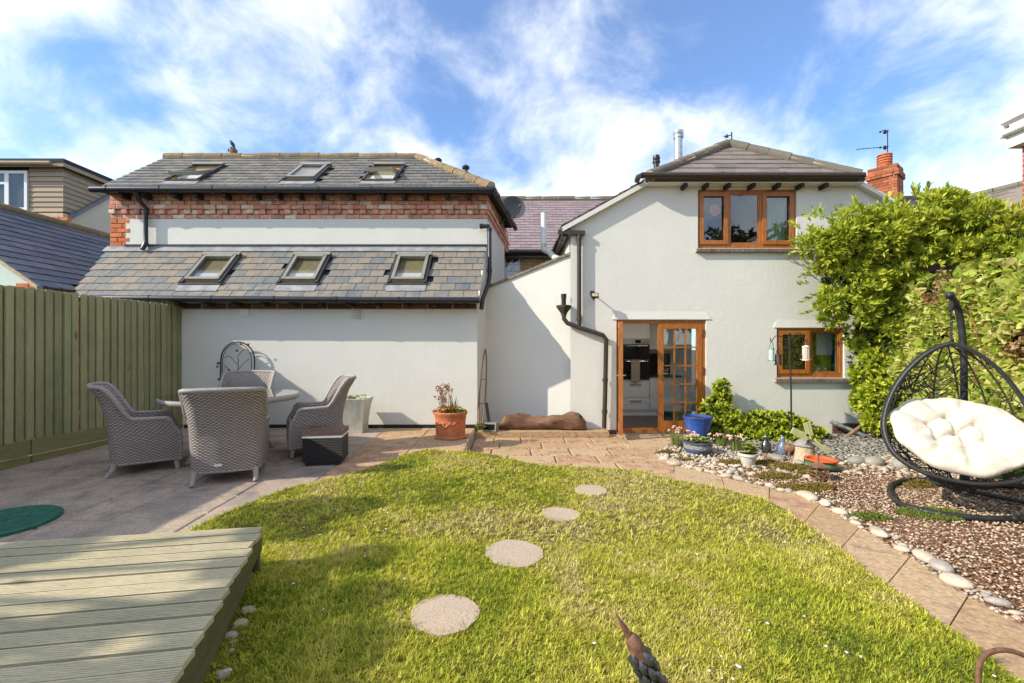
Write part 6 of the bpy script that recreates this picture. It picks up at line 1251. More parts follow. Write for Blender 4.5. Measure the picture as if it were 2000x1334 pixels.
m = MB(); m.tube([(base.x, PY, .03), (base.x, PY, .34)], [.05, .034], 12); m.tube(spline([(base.x, PY, .34), P(1883, 800, PY), P(1882, 690, PY), P(1875, 620, PY - .0), P(1866, 592, PY - .04), P(1856, 578, PY - .1)], 8), .031, 12); t_ = P(1855, 577, PY - .11); m.ball(t_, .04); m.build('post', M['iron'], se, smooth=50)
ap = P(1858, 671, PY - .35); m = MB(); hk = P(1858, 590, PY - .14); k = 0; a = hk.copy()
for i in range(16):
    z0_, z1_ = hk.lerp(ap, i/16), hk.lerp(ap, (i+1)/16); dd = Vector((.012, 0, 0)) if i % 2 else Vector((0, .012, 0)); m.tube([z0_ + Vector((0, 0, .008)), z0_.lerp(z1_, .5) + dd, z1_ - Vector((0, 0, .008)), z0_.lerp(z1_, .5) - dd], .004, 5, closed=True)
m.lathe([(.016, -.09), (.022, -.08), (.022, 0), (.01, .01)], 10, hk); m.build('chain', M['iron'], se)
# basket: rim control points read in (sideways, out, up) around the apex plane
BW = Vector((.917, -.4, 0)); BF = Vector((-.4, -.917, 0)); A0 = ap
half = [(0, 0, 0), (.20, .01, -.07), (.42, .03, -.24), (.60, .05, -.47), (.71, .09, -.72), (.735, .16, -.92), (.66, .25, -1.10), (.46, .34, -1.22), (.22, .385, -1.27), (0, .40, -1.285)]
hs_ = spline([Vector(p) for p in half], 4); NH = len(hs_) - 1
def shell(p, a):
    """p 0..1 from apex to front lip, a 0..pi from right rim round the back to left rim"""
    i = min(NH - 1, int(p*NH)); q = hs_[i].lerp(hs_[i+1], p*NH - i); hwid = q.x*.78; dep = .5*math.sin(math.pi*min(1, p*.86 + .03))**.8*(1 if p < .7 else 1 - .35*((p - .7)/.3)); drop = .16*sstep(.62, .95, p)
    return A0 + BW*(hwid*math.cos(a)) + BF*(q.y - dep*math.sin(a)) + Vector((0, 0, q.z - drop*math.sin(a)))
m = MB(); rimp = [shell(p/40, 0) for p in range(41)] + [shell(p/40, math.pi) for p in range(39, 0, -1)]
m.tube(rimp, .021, 8, closed=True); m.tube([p - BF*.045 + (A0 + Vector((0, 0, -.7)) - p)*-.02 for p in rimp], .010, 6, closed=True); m.build('rim', M['blackcane'], se, smooth=60)
m = MB()
for k in range(1, 8): m.tube([shell(p/24, math.pi*k/8) for p in range(0, 25)], .0085, 6)
m.build('ribs', M['blackcane'], se, smooth=60)
m = MB(); q = random.Random(8)
for i in range(150):
    p0 = .42 + .56*q.random()**.7 if i < 105 else q.uniform(.12, .5); a = q.uniform(0, math.pi); ln = q.uniform(.5, 1.3); dp = q.uniform(-.16, .16); pts = []
    for k in range(9):
        t = k/8; aa = a + (t - .5)*ln; pp = p0 + dp*(t - .5) + .03*math.sin(t*9 + i)
        if 0 <= aa <= math.pi and .05 < pp < 1: pts.append(shell(pp, aa))
    if len(pts) > 2: m.tube(pts, .005, 5, cap=False)
m.build('weave', M['blackcane'], se)
m = MB()
for p in (.60, .68, .76, .84, .9, .95): m.tube([shell(p, math.pi*k/20) for k in range(21)], .0065, 5)
m.build('hoops', M['blackcane'], se)
# cushion: tufted round pad leaning back in the seat
cc_ = A0 + BF*.08 + Vector((0, 0, -.90)); CW = BW; tilt = math.radians(44); CV = (BF*math.cos(tilt) - Vector((0, 0, 1))*math.sin(tilt)); CN = CW.cross(CV).normalized(); CN = CN if CN.z > 0 else -CN
rxc, ryc = .525, .46; tuf = [(0, .02)] + [(.42*math.cos(t), .40*math.sin(t)) for t in [.4 + 2*math.pi*k/6 for k in range(6)]]
def cush(u, v):
    r2 = u*u + v*v; h = .115*max(0, 1 - r2**1.9)**.5
    for tx_, ty_ in tuf:
        d = math.hypot(u - tx_, v - ty_); h -= .075*math.exp(-(d/.13)**1.2)
    ang = math.atan2(v, u)
    for k in range(9):
        d = abs((ang - (.15 + 2*math.pi*k/9) + math.pi) % (2*math.pi) - math.pi); rr = math.sqrt(r2); h -= .035*math.exp(-(d*rr/.05)**2)*sstep(.45, .6, rr)*(1 - sstep(.9, 1.0, rr))
    for (a1, b1), (a2, b2) in [(tuf[0], t) for t in tuf[1:]] + list(zip(tuf[1:], tuf[2:] + tuf[1:2])):
        L2 = (a2-a1)**2 + (b2-b1)**2; s = max(0, min(1, ((u-a1)*(a2-a1) + (v-b1)*(b2-b1))/L2)); d = math.hypot(u - a1 - s*(a2-a1), v - b1 - s*(b2-b1)); h -= .026*math.exp(-(d/.04)**2)
    return h + .006*math.sin(u*17 + v*9)*math.sin(v*15)
NA, NR = 72, 30; rows = []
for i in range(NA):
    t = 2*math.pi*i/NA; row = []
    for j in range(NR + 1):
        q = (j/NR)**.9; u, v = q*math.cos(t), q*math.sin(t); wv = 1 + .025*math.cos(9*t); row.append(cc_ + CW*(u*rxc*wv) + CV*(v*ryc*wv) + CN*(cush(u, v) + .10*(u*u)*.9))
    rows.append(row + [cc_ + CW*(.9*math.cos(t)*rxc) + CV*(.9*math.sin(t)*ryc) - CN*(.06 - .08*math.cos(t)**2), cc_ - CN*.10])
m = MB(); m.grid(rows, closed_u=True); tag(m.build('seat_cushion', M['cushion'], smooth=80), 'large round cream tufted cushion filling the egg chair', 'cushion')
# ================================================================ FOREGROUND STATUE AND HOOP
SY = 1.62; bs = empty('crane_statue', (.62, SY, .03), None, 'dark metal bird statue with rusty beak pointing up, cropped by the frame', 'statue')
m = MB(); tip, hd = P(1202, 1198, SY), P(1232, 1246, SY); m.tube([tip, tip.lerp(hd, .5), hd + Vector((.004, 0, -.01))], [.002, .011, .018], 8, flat=.8); m.build('beak', M['rustbeak'], bs, smooth=50)
nk = [P(1230, 1240, SY), P(1243, 1265, SY), P(1256, 1292, SY), P(1272, 1322, SY), P(1290, 1360, SY), P(1302, 1420, SY)]; m = MB(); m.tube(spline(nk[:3], 6), [.014, .019, .023, .027, .029, .03, .03, .03, .031, .032, .032, .032, .031], 12); m.build('head', M['rust'], bs, smooth=60)
m = MB(); q = random.Random(6)
for i in range(40):                                                      # overlapping metal feathers spiralling down the neck
    t = i/40; sp2 = spline(nk[1:], 10); p = sp2[min(len(sp2) - 1, int(t*(len(sp2) - 1)))]; n_ = sp2[min(len(sp2) - 1, int(t*(len(sp2) - 1)) + 1)]; d = (n_ - p); d = d.normalized() if d.length > 1e-6 else Vector((.3, 0, -1)); a = i*2.4; o = d.orthogonal().normalized(); o2 = d.cross(o); o3 = (o*math.cos(a) + o2*math.sin(a)); m.tube([p + o3*.022, p + o3*.034 + d*.02, p + o3*.030 + d*.05, p + o3*.018 + d*.07], [.004, .015, .013, .002], 7)
m.tube(spline(nk[1:], 6), .029, 10); m.build('neck', M['pewter'], bs, smooth=60)
m = MB(); c = P(1302, 1430, SY); m.M = T(c.x + .06, SY, c.z - .05) @ RY(25); m.ball((0, 0, 0), .13, .075, .075, 16); m.M = None; m.tube([(c.x + .15, SY, c.z - .1), (c.x + .27, SY, c.z - .16)], [.05, .01], 8); m.build('body', M['pewter'], bs, smooth=60)
for dy in (-.03, .03): m = MB(); m.tube([(c.x + .06, SY + dy, c.z - .09), (c.x + .07, SY + dy, .02)], .009, 7); m.tube([(c.x + .0, SY + dy, .03), (c.x + .12, SY + dy, .03)], .007, 6); m.build('leg', M['rust'], bs)
m = MB(); HYd = 1.78; a = [(1911, 1345), (1912, 1305), (1920, 1283), (1940, 1272), (1965, 1270), (1995, 1278), (2030, 1300), (2050, 1345)]; pts = [P(x, y, HYd) for x, y in a]; pts = [Vector((pts[0].x, HYd, .0))] + pts + [Vector((pts[-1].x + .02, HYd, 0))]; m.tube(spline(pts, 6), .0095, 8); tag(m.build('metal_hoop', M['rust'], smooth=60), 'bent rusty metal hoop stuck in the lawn edge by the path', 'hoop')
# ================================================================ VEGETATION
def vnoise(X, Y, sc, seed):
    g_ = np.random.default_rng(seed).random((64, 64)); x = X*sc; y = Y*sc; xi = np.floor(x).astype(int); yi = np.floor(y).astype(int); fx = x - xi; fy = y - yi; fx = fx*fx*(3-2*fx); fy = fy*fy*(3-2*fy)
    f = lambda a, b: g_[(xi + a) % 64, (yi + b) % 64]
    return (f(0,0)*(1-fx) + f(1,0)*fx)*(1-fy) + (f(0,1)*(1-fx) + f(1,1)*fx)*fy
def unit(v): return v/np.maximum(1e-9, np.linalg.norm(v, axis=1, keepdims=True))
def blob_points(blobs, n, rg, inner=.55):
    """random points in the outer shell of ellipsoids, with outward directions"""
    B = np.array([b[:6] for b in blobs], float); a = (B[:,3]*B[:,4] + B[:,4]*B[:,5] + B[:,3]*B[:,5]); k = rg.choice(len(B), n, p=a/a.sum()); d = unit(rg.normal(size=(n, 3))); rad = (inner + (1.06 - inner)*rg.random(n)**.5)[:, None]
    return B[k, :3] + d*B[k, 3:6]*rad, unit(d/B[k, 3:6]), k
def leaf_mesh(name, pos, dirs, per, ln, wd, cols, rg, parent=None, spread=1.0, up=.25, mat=None, broad=False, droop=0.0):
    """per leaves radiating from every shoot tip; each leaf folded along its midrib"""
    n = len(pos); pos = np.repeat(pos, per, 0); dr = np.repeat(dirs, per, 0); tone = np.repeat(rg.random(n), per)
    d = unit(dr + spread*rg.normal(size=dr.shape)*.75 + np.array([0, 0, up - droop])); L = ln*(.65 + .6*rg.random(len(pos)))[:, None]; s = unit(np.cross(d, rg.normal(size=d.shape))); nn = np.cross(s, d); W = wd*(.75 + .5*rg.random(len(pos)))[:, None]
    b = pos + d*L*.08 - dr*L*.3*rg.random((len(pos), 1)); m_ = b + d*L*.5 - nn*W*.25
    if broad: m_ = b + d*L*.38 - nn*W*.2
    V = np.stack([b, m_ + s*W, b + d*L - nn*W*.35*rg.random((len(pos), 1)), m_ - s*W, b + d*L*.5 + nn*W*.12], 1).reshape(-1, 3)
    i = np.arange(len(pos))[:, None]*5; F = np.concatenate([i + [0, 1, 4], i + [1, 2, 4], i + [2, 3, 4], i + [3, 0, 4]], 1).reshape(-1, 3)
    C = np.array(cols); f = np.clip(tone*.7 + rg.random(len(pos))*.3, 0, .999)*(len(C) - 1); k = f.astype(int); t_ = (f - k)[:, None]; c = C[k]*(1-t_) + C[k+1]*t_
    return np_mesh(name, V, F, mat or M['leaf'], parent, np.repeat(c, 5, 0))
def PB(px, py, Y, rx, ry, rd): c = P(px, py, Y); s = Y/FPX; return (c.x, c.y, c.z, rx*s, rd, ry*s)
def limb(m, pts, r0, r1): 
    sp_ = spline(pts, 5); n = len(sp_); m.tube(sp_, [lerp(r0, r1, i/(n-1)) for i in range(n)], 8)
G_SHRUB = [(.13, .20, .02), (.32, .40, .035), (.52, .56, .055), (.68, .66, .11)]
G_LIME = [(.18, .28, .02), (.38, .46, .03), (.56, .60, .05), (.64, .63, .10)]
G_IVY = [(.15, .24, .03), (.36, .45, .06), (.54, .57, .10), (.66, .62, .22), (.5, .4, .14)]
G_DARK = [(.018, .035, .008), (.035, .065, .012), (.07, .11, .02)]  # near-black greens: shade painted into inner leaves; also colours the garden trees
rg = np.random.default_rng(5)
def subblobs(bl, n, f, g_, o=.72):
    out = []
    for b in bl:
        for i in range(n):
            d = g_.normal(size=3); d /= np.linalg.norm(d); d[1] = -abs(d[1])*1.0 if g_.random() < .8 else d[1]; s = f*(.7 + .6*g_.random()); out.append((b[0] + d[0]*b[3]*o, b[1] + d[1]*b[4]*o, b[2] + d[2]*b[5]*o, b[3]*s, b[4]*s, b[5]*s))
    return out
# ---- big evergreen shrub in the corner
sh = empty('evergreen_shrub', (6.1, 7.7, 0), None, 'tall glossy evergreen shrub spreading across the corner of the white house', 'shrub')
bl = [PB(*a) for a in ((1612, 468, 7.8, 42, 38, .35), (1650, 480, 7.7, 55, 45, .4), (1705, 455, 7.6, 60, 42, .45), (1765, 470, 7.5, 62, 52, .45), (1800, 430, 7.4, 55, 38, .45), (1842, 412, 7.4, 40, 28, .4), (1885, 445, 7.3, 58, 40, .5), (1940, 468, 7.1, 58, 36, .5), (1985, 490, 6.9, 50, 40, .5), (2060, 490, 6.8, 60, 45, .5), (1640, 545, 7.9, 48, 42, .35), (1690, 560, 7.8, 50, 42, .4), (1745, 540, 7.7, 45, 45, .4), (1655, 600, 7.9, 52, 30, .3), (1760, 600, 7.8, 45, 40, .35), (1800, 640, 7.8, 40, 50, .3), (1730, 655, 7.9, 30, 30, .3), (1880, 500, 7.3, 60, 40, .4))]
bl2 = subblobs(bl, 9, .36, rg, .95); p_, d_, k_ = blob_points(bl2, 7000, rg, .6); leaf_mesh('foliage', p_, d_, 7, .105, .019, G_SHRUB, rg, sh, .8, .45)
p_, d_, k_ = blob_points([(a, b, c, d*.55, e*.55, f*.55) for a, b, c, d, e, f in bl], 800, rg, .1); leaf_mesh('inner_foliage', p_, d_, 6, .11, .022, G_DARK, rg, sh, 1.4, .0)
nsp = 260; b_ = np.array(bl); kk_ = rg.choice(len(b_), nsp); dd_ = unit(rg.normal(size=(nsp, 3)) + np.array([-.3, -.3, .6])); sp0 = b_[kk_, :3] + dd_*b_[kk_, 3:6]*1.25; sp_all = np.concatenate([sp0 + dd_*.05*q for q in range(4)]); leaf_mesh('sprigs', sp_all, np.concatenate([dd_]*4), 4, .10, .017, G_SHRUB, rg, sh, .6, .5)
m = MB(); g0 = Vector((6.45, 8.05, 0))
limb(m, [g0, P(1720, 740, 8.0), P(1690, 650, 8.0), P(1672, 590, 8.0), P(1650, 520, 7.9)], .06, .02); limb(m, [g0 + Vector((.15, 0, 0)), P(1745, 700, 7.9), P(1738, 640, 7.9), P(1760, 560, 7.7), P(1740, 470, 7.6)], .055, .02)
limb(m, [g0 + Vector((.6, -.1, 0)), P(1800, 680, 7.6), P(1800, 560, 7.45), P(1790, 520, 7.4), P(1770, 470, 7.4)], .07, .025); limb(m, [P(1800, 560, 7.45), P(1808, 520, 7.35), P(1820, 480, 7.3), P(1840, 430, 7.3)], .045, .02); limb(m, [P(1800, 545, 7.45), P(1830, 500, 7.35), P(1900, 470, 7.2), P(1960, 460, 7.0)], .04, .015)
m.build('trunk', M['bark'], sh, smooth=60)
# ---- lime climber at its foot
lc = empty('lime_climber', (6.0, 8.0, 0), None, 'lime green leafy climber below the evergreen shrub at the wall corner', 'climber')
bl = [PB(*a) for a in ((1690, 660, 8.1, 36, 30, .2), (1740, 690, 8.0, 50, 36, .3), (1790, 720, 7.8, 45, 50, .3), (1705, 720, 8.05, 42, 36, .25), (1730, 770, 7.95, 45, 40, .3), (1695, 760, 8.1, 30, 40, .2), (1720, 820, 8.0, 32, 30, .25), (1790, 790, 7.7, 40, 45, .3))]
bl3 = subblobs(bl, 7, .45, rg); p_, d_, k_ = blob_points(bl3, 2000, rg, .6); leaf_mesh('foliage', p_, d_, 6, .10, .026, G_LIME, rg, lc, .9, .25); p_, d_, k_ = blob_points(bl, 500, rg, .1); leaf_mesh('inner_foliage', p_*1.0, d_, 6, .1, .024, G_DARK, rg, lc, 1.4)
m = MB(); limb(m, [Vector((5.95, 8.1, 0)), P(1735, 780, 8.05), P(1715, 700, 8.1)], .03, .012); m.build('stem', M['bark'], lc)
# ---- ivy-covered boundary wall
def wx(y): return 6.78 - .17*(8.2 - y)
iw = empty('ivy_wall', (wx(6), 6, 0), None, 'boundary wall smothered in variegated ivy beside the egg chair', 'ivy wall')
m = MB(); m.prism([(wx(8.3) + .12, 8.3, -.05), (wx(2.8) + .12, 2.8, -.05), (wx(2.8) + .12, 2.8, 2.45), (wx(8.3) + .12, 8.3, 2.45)], (.22, 0, 0)); m.build('brick_core', M['brick_dark'], iw)
n = 5600; y = 2.9 + 5.35*rg.random(n); z = 2.72*rg.random(n)**.9; bump = vnoise(y, z, 1.6, 3)*.32 + vnoise(y, z, 4.5, 4)*.14; x = np.array([wx(a) for a in y]) + .16 - bump - .05; top = z > 2.5; x = x + top*rg.random(n)*.35
P_ = np.stack([x, y, z + .06*rg.random(n)], 1); D_ = unit(np.stack([-np.ones(n), -.35 + .3*rg.normal(size=n), .15 + .25*rg.normal(size=n)], 1)); brown = (vnoise(y, z, 1.3, 12) > .77)
leaf_mesh('ivy_leaves', P_[~brown], D_[~brown], 3, .13, .062, G_IVY, rg, iw, .95, .15, broad=True, droop=.5); leaf_mesh('dead_leaves', P_[brown], D_[brown], 3, .09, .03, [(.28, .16, .06), (.46, .28, .12), (.56, .38, .19), (.34, .3, .09)], rg, iw, 1.0, .1, droop=.5)
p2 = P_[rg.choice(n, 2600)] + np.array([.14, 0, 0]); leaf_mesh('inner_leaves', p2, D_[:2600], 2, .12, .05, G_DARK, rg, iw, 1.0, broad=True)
st = MB(); q = random.Random(3)
for i in range(50):
    yy_ = q.uniform(3, 8.1); a = Vector((wx(yy_) + .05, yy_, q.uniform(0, 1.6))); st.tube(spline([a, a + Vector((-.12, q.uniform(-.2, .2), .4)), a + Vector((-.05, q.uniform(-.4, .4), .8))], 4), .006, 4)
st.build('ivy_stems', M['drystem'], iw)
# ---- shrub by the door and ground cover under the window
ds = empty('door_shrub', (3.65, 8.05, 0), None, 'bushy lime green climber growing up beside the french doors', 'shrub')
bl = [PB(*a) for a in ((1408, 770, 8.15, 18, 26, .12), (1398, 800, 8.1, 26, 24, .18), (1420, 825, 8.05, 30, 24, .2), (1385, 835, 8.0, 26, 24, .2), (1412, 848, 7.95, 40, 18, .25))]
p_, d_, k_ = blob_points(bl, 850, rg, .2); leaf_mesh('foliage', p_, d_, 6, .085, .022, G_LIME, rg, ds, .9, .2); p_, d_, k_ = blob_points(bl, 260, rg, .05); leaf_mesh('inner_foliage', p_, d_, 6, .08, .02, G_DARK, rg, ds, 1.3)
m = MB(); limb(m, [Vector((3.7, 8.05, -.03)), P(1405, 820, 8.05), P(1408, 750, 8.15)], .02, .008); m.build('stem', M['bark'], ds)
gc = empty('ground_shrub', (4.6, 8.0, 0), None, 'low spreading green shrub along the foot of the wall under the window', 'shrub')
bl = [PB(*a) for a in ((1450, 838, 8.05, 28, 22, .22), (1478, 825, 8.1, 26, 20, .2), (1505, 832, 8.05, 30, 24, .22), (1535, 830, 8.05, 26, 22, .2), (1560, 838, 8.0, 26, 20, .2), (1590, 848, 8.0, 22, 12, .16), (1500, 852, 7.9, 50, 12, .2), (1550, 856, 7.9, 40, 9, .2))]
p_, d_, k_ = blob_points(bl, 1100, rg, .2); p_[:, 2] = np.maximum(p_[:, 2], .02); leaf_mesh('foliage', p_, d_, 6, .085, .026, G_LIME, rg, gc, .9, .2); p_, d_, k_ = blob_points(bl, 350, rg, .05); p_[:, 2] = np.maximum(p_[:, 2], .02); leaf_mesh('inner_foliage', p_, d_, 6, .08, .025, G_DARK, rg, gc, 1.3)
m = MB(); limb(m, [Vector((4.3, 8.1, -.03)), Vector((4.5, 8.05, .2)), Vector((4.7, 8.05, .35))], .02, .008); limb(m, [Vector((4.3, 8.1, -.03)), Vector((4.9, 8.05, .15)), Vector((5.4, 8.0, .2))], .02, .008); m.build('stem', M['bark'], gc)
# ---- hosta by the egg chair
hc = G(1978, 948); he_ = empty('hosta', (hc.x, hc.y, 0), None, 'broad leaved hosta at the foot of the ivy wall', 'plant'); q = random.Random(12); M['hosta'] = plain('hosta_leaf', lin(96, 128, 44), .4, var=.3, scale=8, bump=.3)
for i in range(22):
    a = q.uniform(0, 6.28); L = q.uniform(.13, .22); el = q.uniform(.1, .9); R_ = q.uniform(.05, .28); m = MB(); m.M = T(hc.x + math.cos(a)*R_, hc.y + math.sin(a)*R_, .06 + q.uniform(0, .28)) @ Matrix.Rotation(a, 4, 'Z') @ Matrix.Rotation(-el + .35, 4, 'Y'); rows = []
    for k in range(7): t_ = k/6; w_ = .52*L*math.sin(math.pi*min(1, t_*.9 + .08))**.8*(1 if t_ < .95 else .1); zc_ = .22*L*math.sin(t_*2.6); rows.append([Vector((L*t_, s*w_, zc_ + abs(s)*w_*.25)) for s in (-1, -.5, 0, .5, 1)])
    m.grid(rows); m.build('leaf', M['hosta'], he_, smooth=80)
m = MB()
for i in range(12): a = q.uniform(0, 6.28); m.tube([(hc.x, hc.y, 0), (hc.x + math.cos(a)*.2, hc.y + math.sin(a)*.2, .22)], .008, 5)
m.build('stalks', M['stem'], he_)
# ---- moss and herb clumps in the bed
MOSS = [((1500, 908), .17, .06), ((1545, 915), .2, .06), ((1580, 928), .13, .05), ((1515, 932), .17, .05), ((1432, 906), .16, .05), ((1600, 952), .12, .04), ((1300, 886), .1, .05), ((1340, 900), .09, .03), ((1560, 955), .17, .04), ((1795, 950), .12, .07), ((1700, 1012), .12, .04), ((1820, 1005), .22, .03), ((1845, 1013), .1, .03)]
MOSSL = ['olive moss clump right beside the small cream pot', 'broad olive moss clump between the cream pot and green pot', 'moss clump touching the foot of the green pot', 'moss clump in the pebbles just below the broad olive one', 'moss clump between the patterned pot and cream pot', 'moss clump beside the legs of the rusty lantern', 'moss tuft on the pale pebbles at the patio corner', 'tiny moss tuft at the foot of the patterned pot', 'low moss clump between path pebbles and rusty lantern', 'upright moss tuft inside the egg chair base ring', 'small moss tuft by the path pebbles below the lantern', 'thin green creeping clump in front of the egg chair ring', 'small green sprig beside the creeping clump']
for i, ((px, py), R_, h_) in enumerate(MOSS):
    c = G(px, py); k = int(520*R_/.2); a = rg.random(k)*6.283; rr = R_*np.sqrt(rg.random(k)); pts = np.stack([c.x + rr*np.cos(a)*1.5, c.y + rr*np.sin(a)*.8, h_*(1 - (rr/R_)**2)*rg.random(k)], 1); o = leaf_mesh('moss_clump', pts, np.tile([[0, 0, 1.0]], (k, 1)), 5, .028, .006, [(.16, .11, .03), (.28, .2, .045), (.36, .28, .06)] if i not in (10, 11, 12) else [(.1, .12, .02), (.2, .24, .04), (.25, .3, .05)], rg, None, 1.0, .3); tag(o, MOSSL[i], 'moss', 'moss clumps in the bed')
def tuft(px, py, h, spread, n, lab, fl):
    c = G(px, py); c.z = -.005; m = MB(); q = random.Random(px); e = empty('flower_tuft', c, None, lab, 'plant'); blades(m, c, n, h, spread, q, 0, .0045, .5); m.build('stems', M['stem'], e)
    m = MB()
    for i in range(fl):
        a = q.uniform(0, 6.28); R_ = spread*1.4*math.sqrt(q.random()); p = c + Vector((R_*math.cos(a), R_*math.sin(a), h*q.uniform(.8, 1.1)))
        for k in range(6): m.ball(p + Vector((q.uniform(-.022, .022), q.uniform(-.02, .02), q.uniform(-.012, .012))), .012, n=6)
    m.build('flower_heads', M['pinkfl'], e)['kind'] = 'stuff'
tuft(1322, 872, .30, .10, 110, 'leggy pale pink flower tuft leaning out left of the blue pot', 9); tuft(1438, 880, .22, .10, 140, 'grassy pink topped tuft between the patterned pot and white pot', 10); tuft(1410, 872, .2, .09, 110, 'grassy tuft with pale pink heads behind the patterned pot', 7)
c = P(936, 845, 8.05); m = MB(); q = random.Random(1); rosettes(m, Vector((c.x + .02, 8.02, .15)), 20, .09, .05, q, [0, 1]); blades(m, Vector((c.x, 8.05, .15)), 24, .15, .06, q, 0); tag(m.build('corner_weeds', [M['greenleaf'], M['drystem']]), 'small weeds growing in the corner below the wooden hoop', 'weeds')
m = MB(); q = random.Random(8)                                          # weeds in the paving joints
for i in range(260):
    x_ = q.uniform(-.6, 2.1); y_ = q.choice((8.045, 7.585, 7.165, 6.705, 6.265)) + q.uniform(-.03, .03)
    if q.random() < .5: rosettes(m, Vector((x_, y_, -.008)), 1, .02, .018, q, [0, 1, 1])
    else: blades(m, Vector((x_, y_, -.01)), 4, .03, .02, q, q.choice((0, 1)), .003)
tag(m.build('paving_weeds', [M['greenleaf'], M['drystem']]), 'tiny weeds and dry grass in the patio joints', 'weeds', kind='stuff')
# ---- grass
def grass(n, y0, y1, x0, x1, L, W, seed, per=7):
    g_ = np.random.default_rng(seed); X = x0 + (x1 - x0)*g_.random(n); Y = y0 + (y1 - y0)*g_.random(n); ok = np_in_poly(X, Y, LAWN) & (np.abs(X) < Y*1.3 + .6)
    for sx_, sy_, R_ in STONES: ok &= ((X - sx_)**2 + (Y - sy_)**2) > (R_*(.84 + .14*vnoise(X*9 + 50, Y*9 + 50, 1.0, 5)))**2
    X, Y = X[ok], Y[ok]; n = len(X); dry = .62*vnoise(X + 9, Y + 9, 1.7, 1) + .32*vnoise(X + 9, Y + 9, 5, 2) + .18*vnoise(X + 9, Y + 9, 14, 7) + .30*(g_.random(n) - .2); hgt = (.45 + .9*g_.random(n)**1.5)*(.7 + .6*vnoise(X + 3, Y + 3, 3.0, 6)); bri = .55 + .75*g_.random(n)
    X, Y, dry, hgt, bri = (np.repeat(q, per) for q in (X, Y, dry, hgt, bri)); n = len(X); X = X + g_.normal(size=n)*.006; Y = Y + g_.normal(size=n)*.006; dry = dry + .18*(g_.random(n) - .5); Z = zl_np(X, Y); a = g_.random(n)*6.283; el = .1 + 1.0*g_.random(n); ln = L*(.6 + .6*g_.random(n))*hgt; d = np.stack([np.cos(a)*np.cos(el), np.sin(a)*np.cos(el), np.sin(el)], 1); s = np.stack([-np.sin(a), np.cos(a), np.zeros(n)], 1)*W*(.7 + .6*g_.random(n))[:, None]; b = np.stack([X, Y, Z - .004], 1); mid = b + d*ln[:, None]*.55 + np.array([0, 0, .25])*ln[:, None]*.3; tip = b + d*ln[:, None]
    V = np.stack([b - s, b + s, mid + s*.8, tip, mid - s*.8], 1).reshape(-1, 3); i = np.arange(n)[:, None]*5; F = np.concatenate([i + [0, 1, 2], i + [0, 2, 4], i + [4, 2, 3]], 1).reshape(-1, 3)
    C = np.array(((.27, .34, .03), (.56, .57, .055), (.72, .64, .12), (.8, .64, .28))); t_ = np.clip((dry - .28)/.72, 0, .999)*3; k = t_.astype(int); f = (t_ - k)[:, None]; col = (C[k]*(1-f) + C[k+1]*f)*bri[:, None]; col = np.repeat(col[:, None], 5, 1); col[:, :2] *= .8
    return V, F, np.clip(col, 0, .8).reshape(-1, 3)
def zl_np(X, Y):
    z = .15 - .03*np.clip(7 - Y, 0, 5); t = np.clip((X + .55)/1.15, 0, 1); return z*(1 - t*t*(3 - 2*t)) + .02
parts = [grass(52000, 1.9, 3.6, -2.4, 3.2, .04, .0026, 1), grass(34000, 3.6, 6.6, -3.4, 3.2, .042, .0034, 2), grass(5000, .9, 1.9, -2.2, 2.6, .04, .0026, 3)]
off = 0; Vs, Fs, Cs = [], [], []
for v_, f_, c_ in parts: Vs.append(v_); Fs.append(f_ + off); Cs.append(c_); off += len(v_)
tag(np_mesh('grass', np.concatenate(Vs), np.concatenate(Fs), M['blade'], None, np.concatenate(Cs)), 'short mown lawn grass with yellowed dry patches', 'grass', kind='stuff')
m = MB(); q = random.Random(77); k = 0
while k < 90:
    x_, y_ = q.uniform(-2, 2.4), q.uniform(1.9, 5.8)
    if not in_poly(x_, y_, LAWN): continue
    k += 1; z_ = lz(x_, y_) + .022; s_ = q.uniform(.006, .011); m.add([(x_ + s_*math.cos(t), y_ + s_*math.sin(t), z_ + (.002 if j % 2 else 0)) for j, t in enumerate([j*1.0472 for j in range(6)])], [(0, 1, 2, 3, 4, 5)])
tag(m.build('daisies', M['whitefl']), 'tiny white daisies scattered through the lawn', 'daisies', kind='stuff')
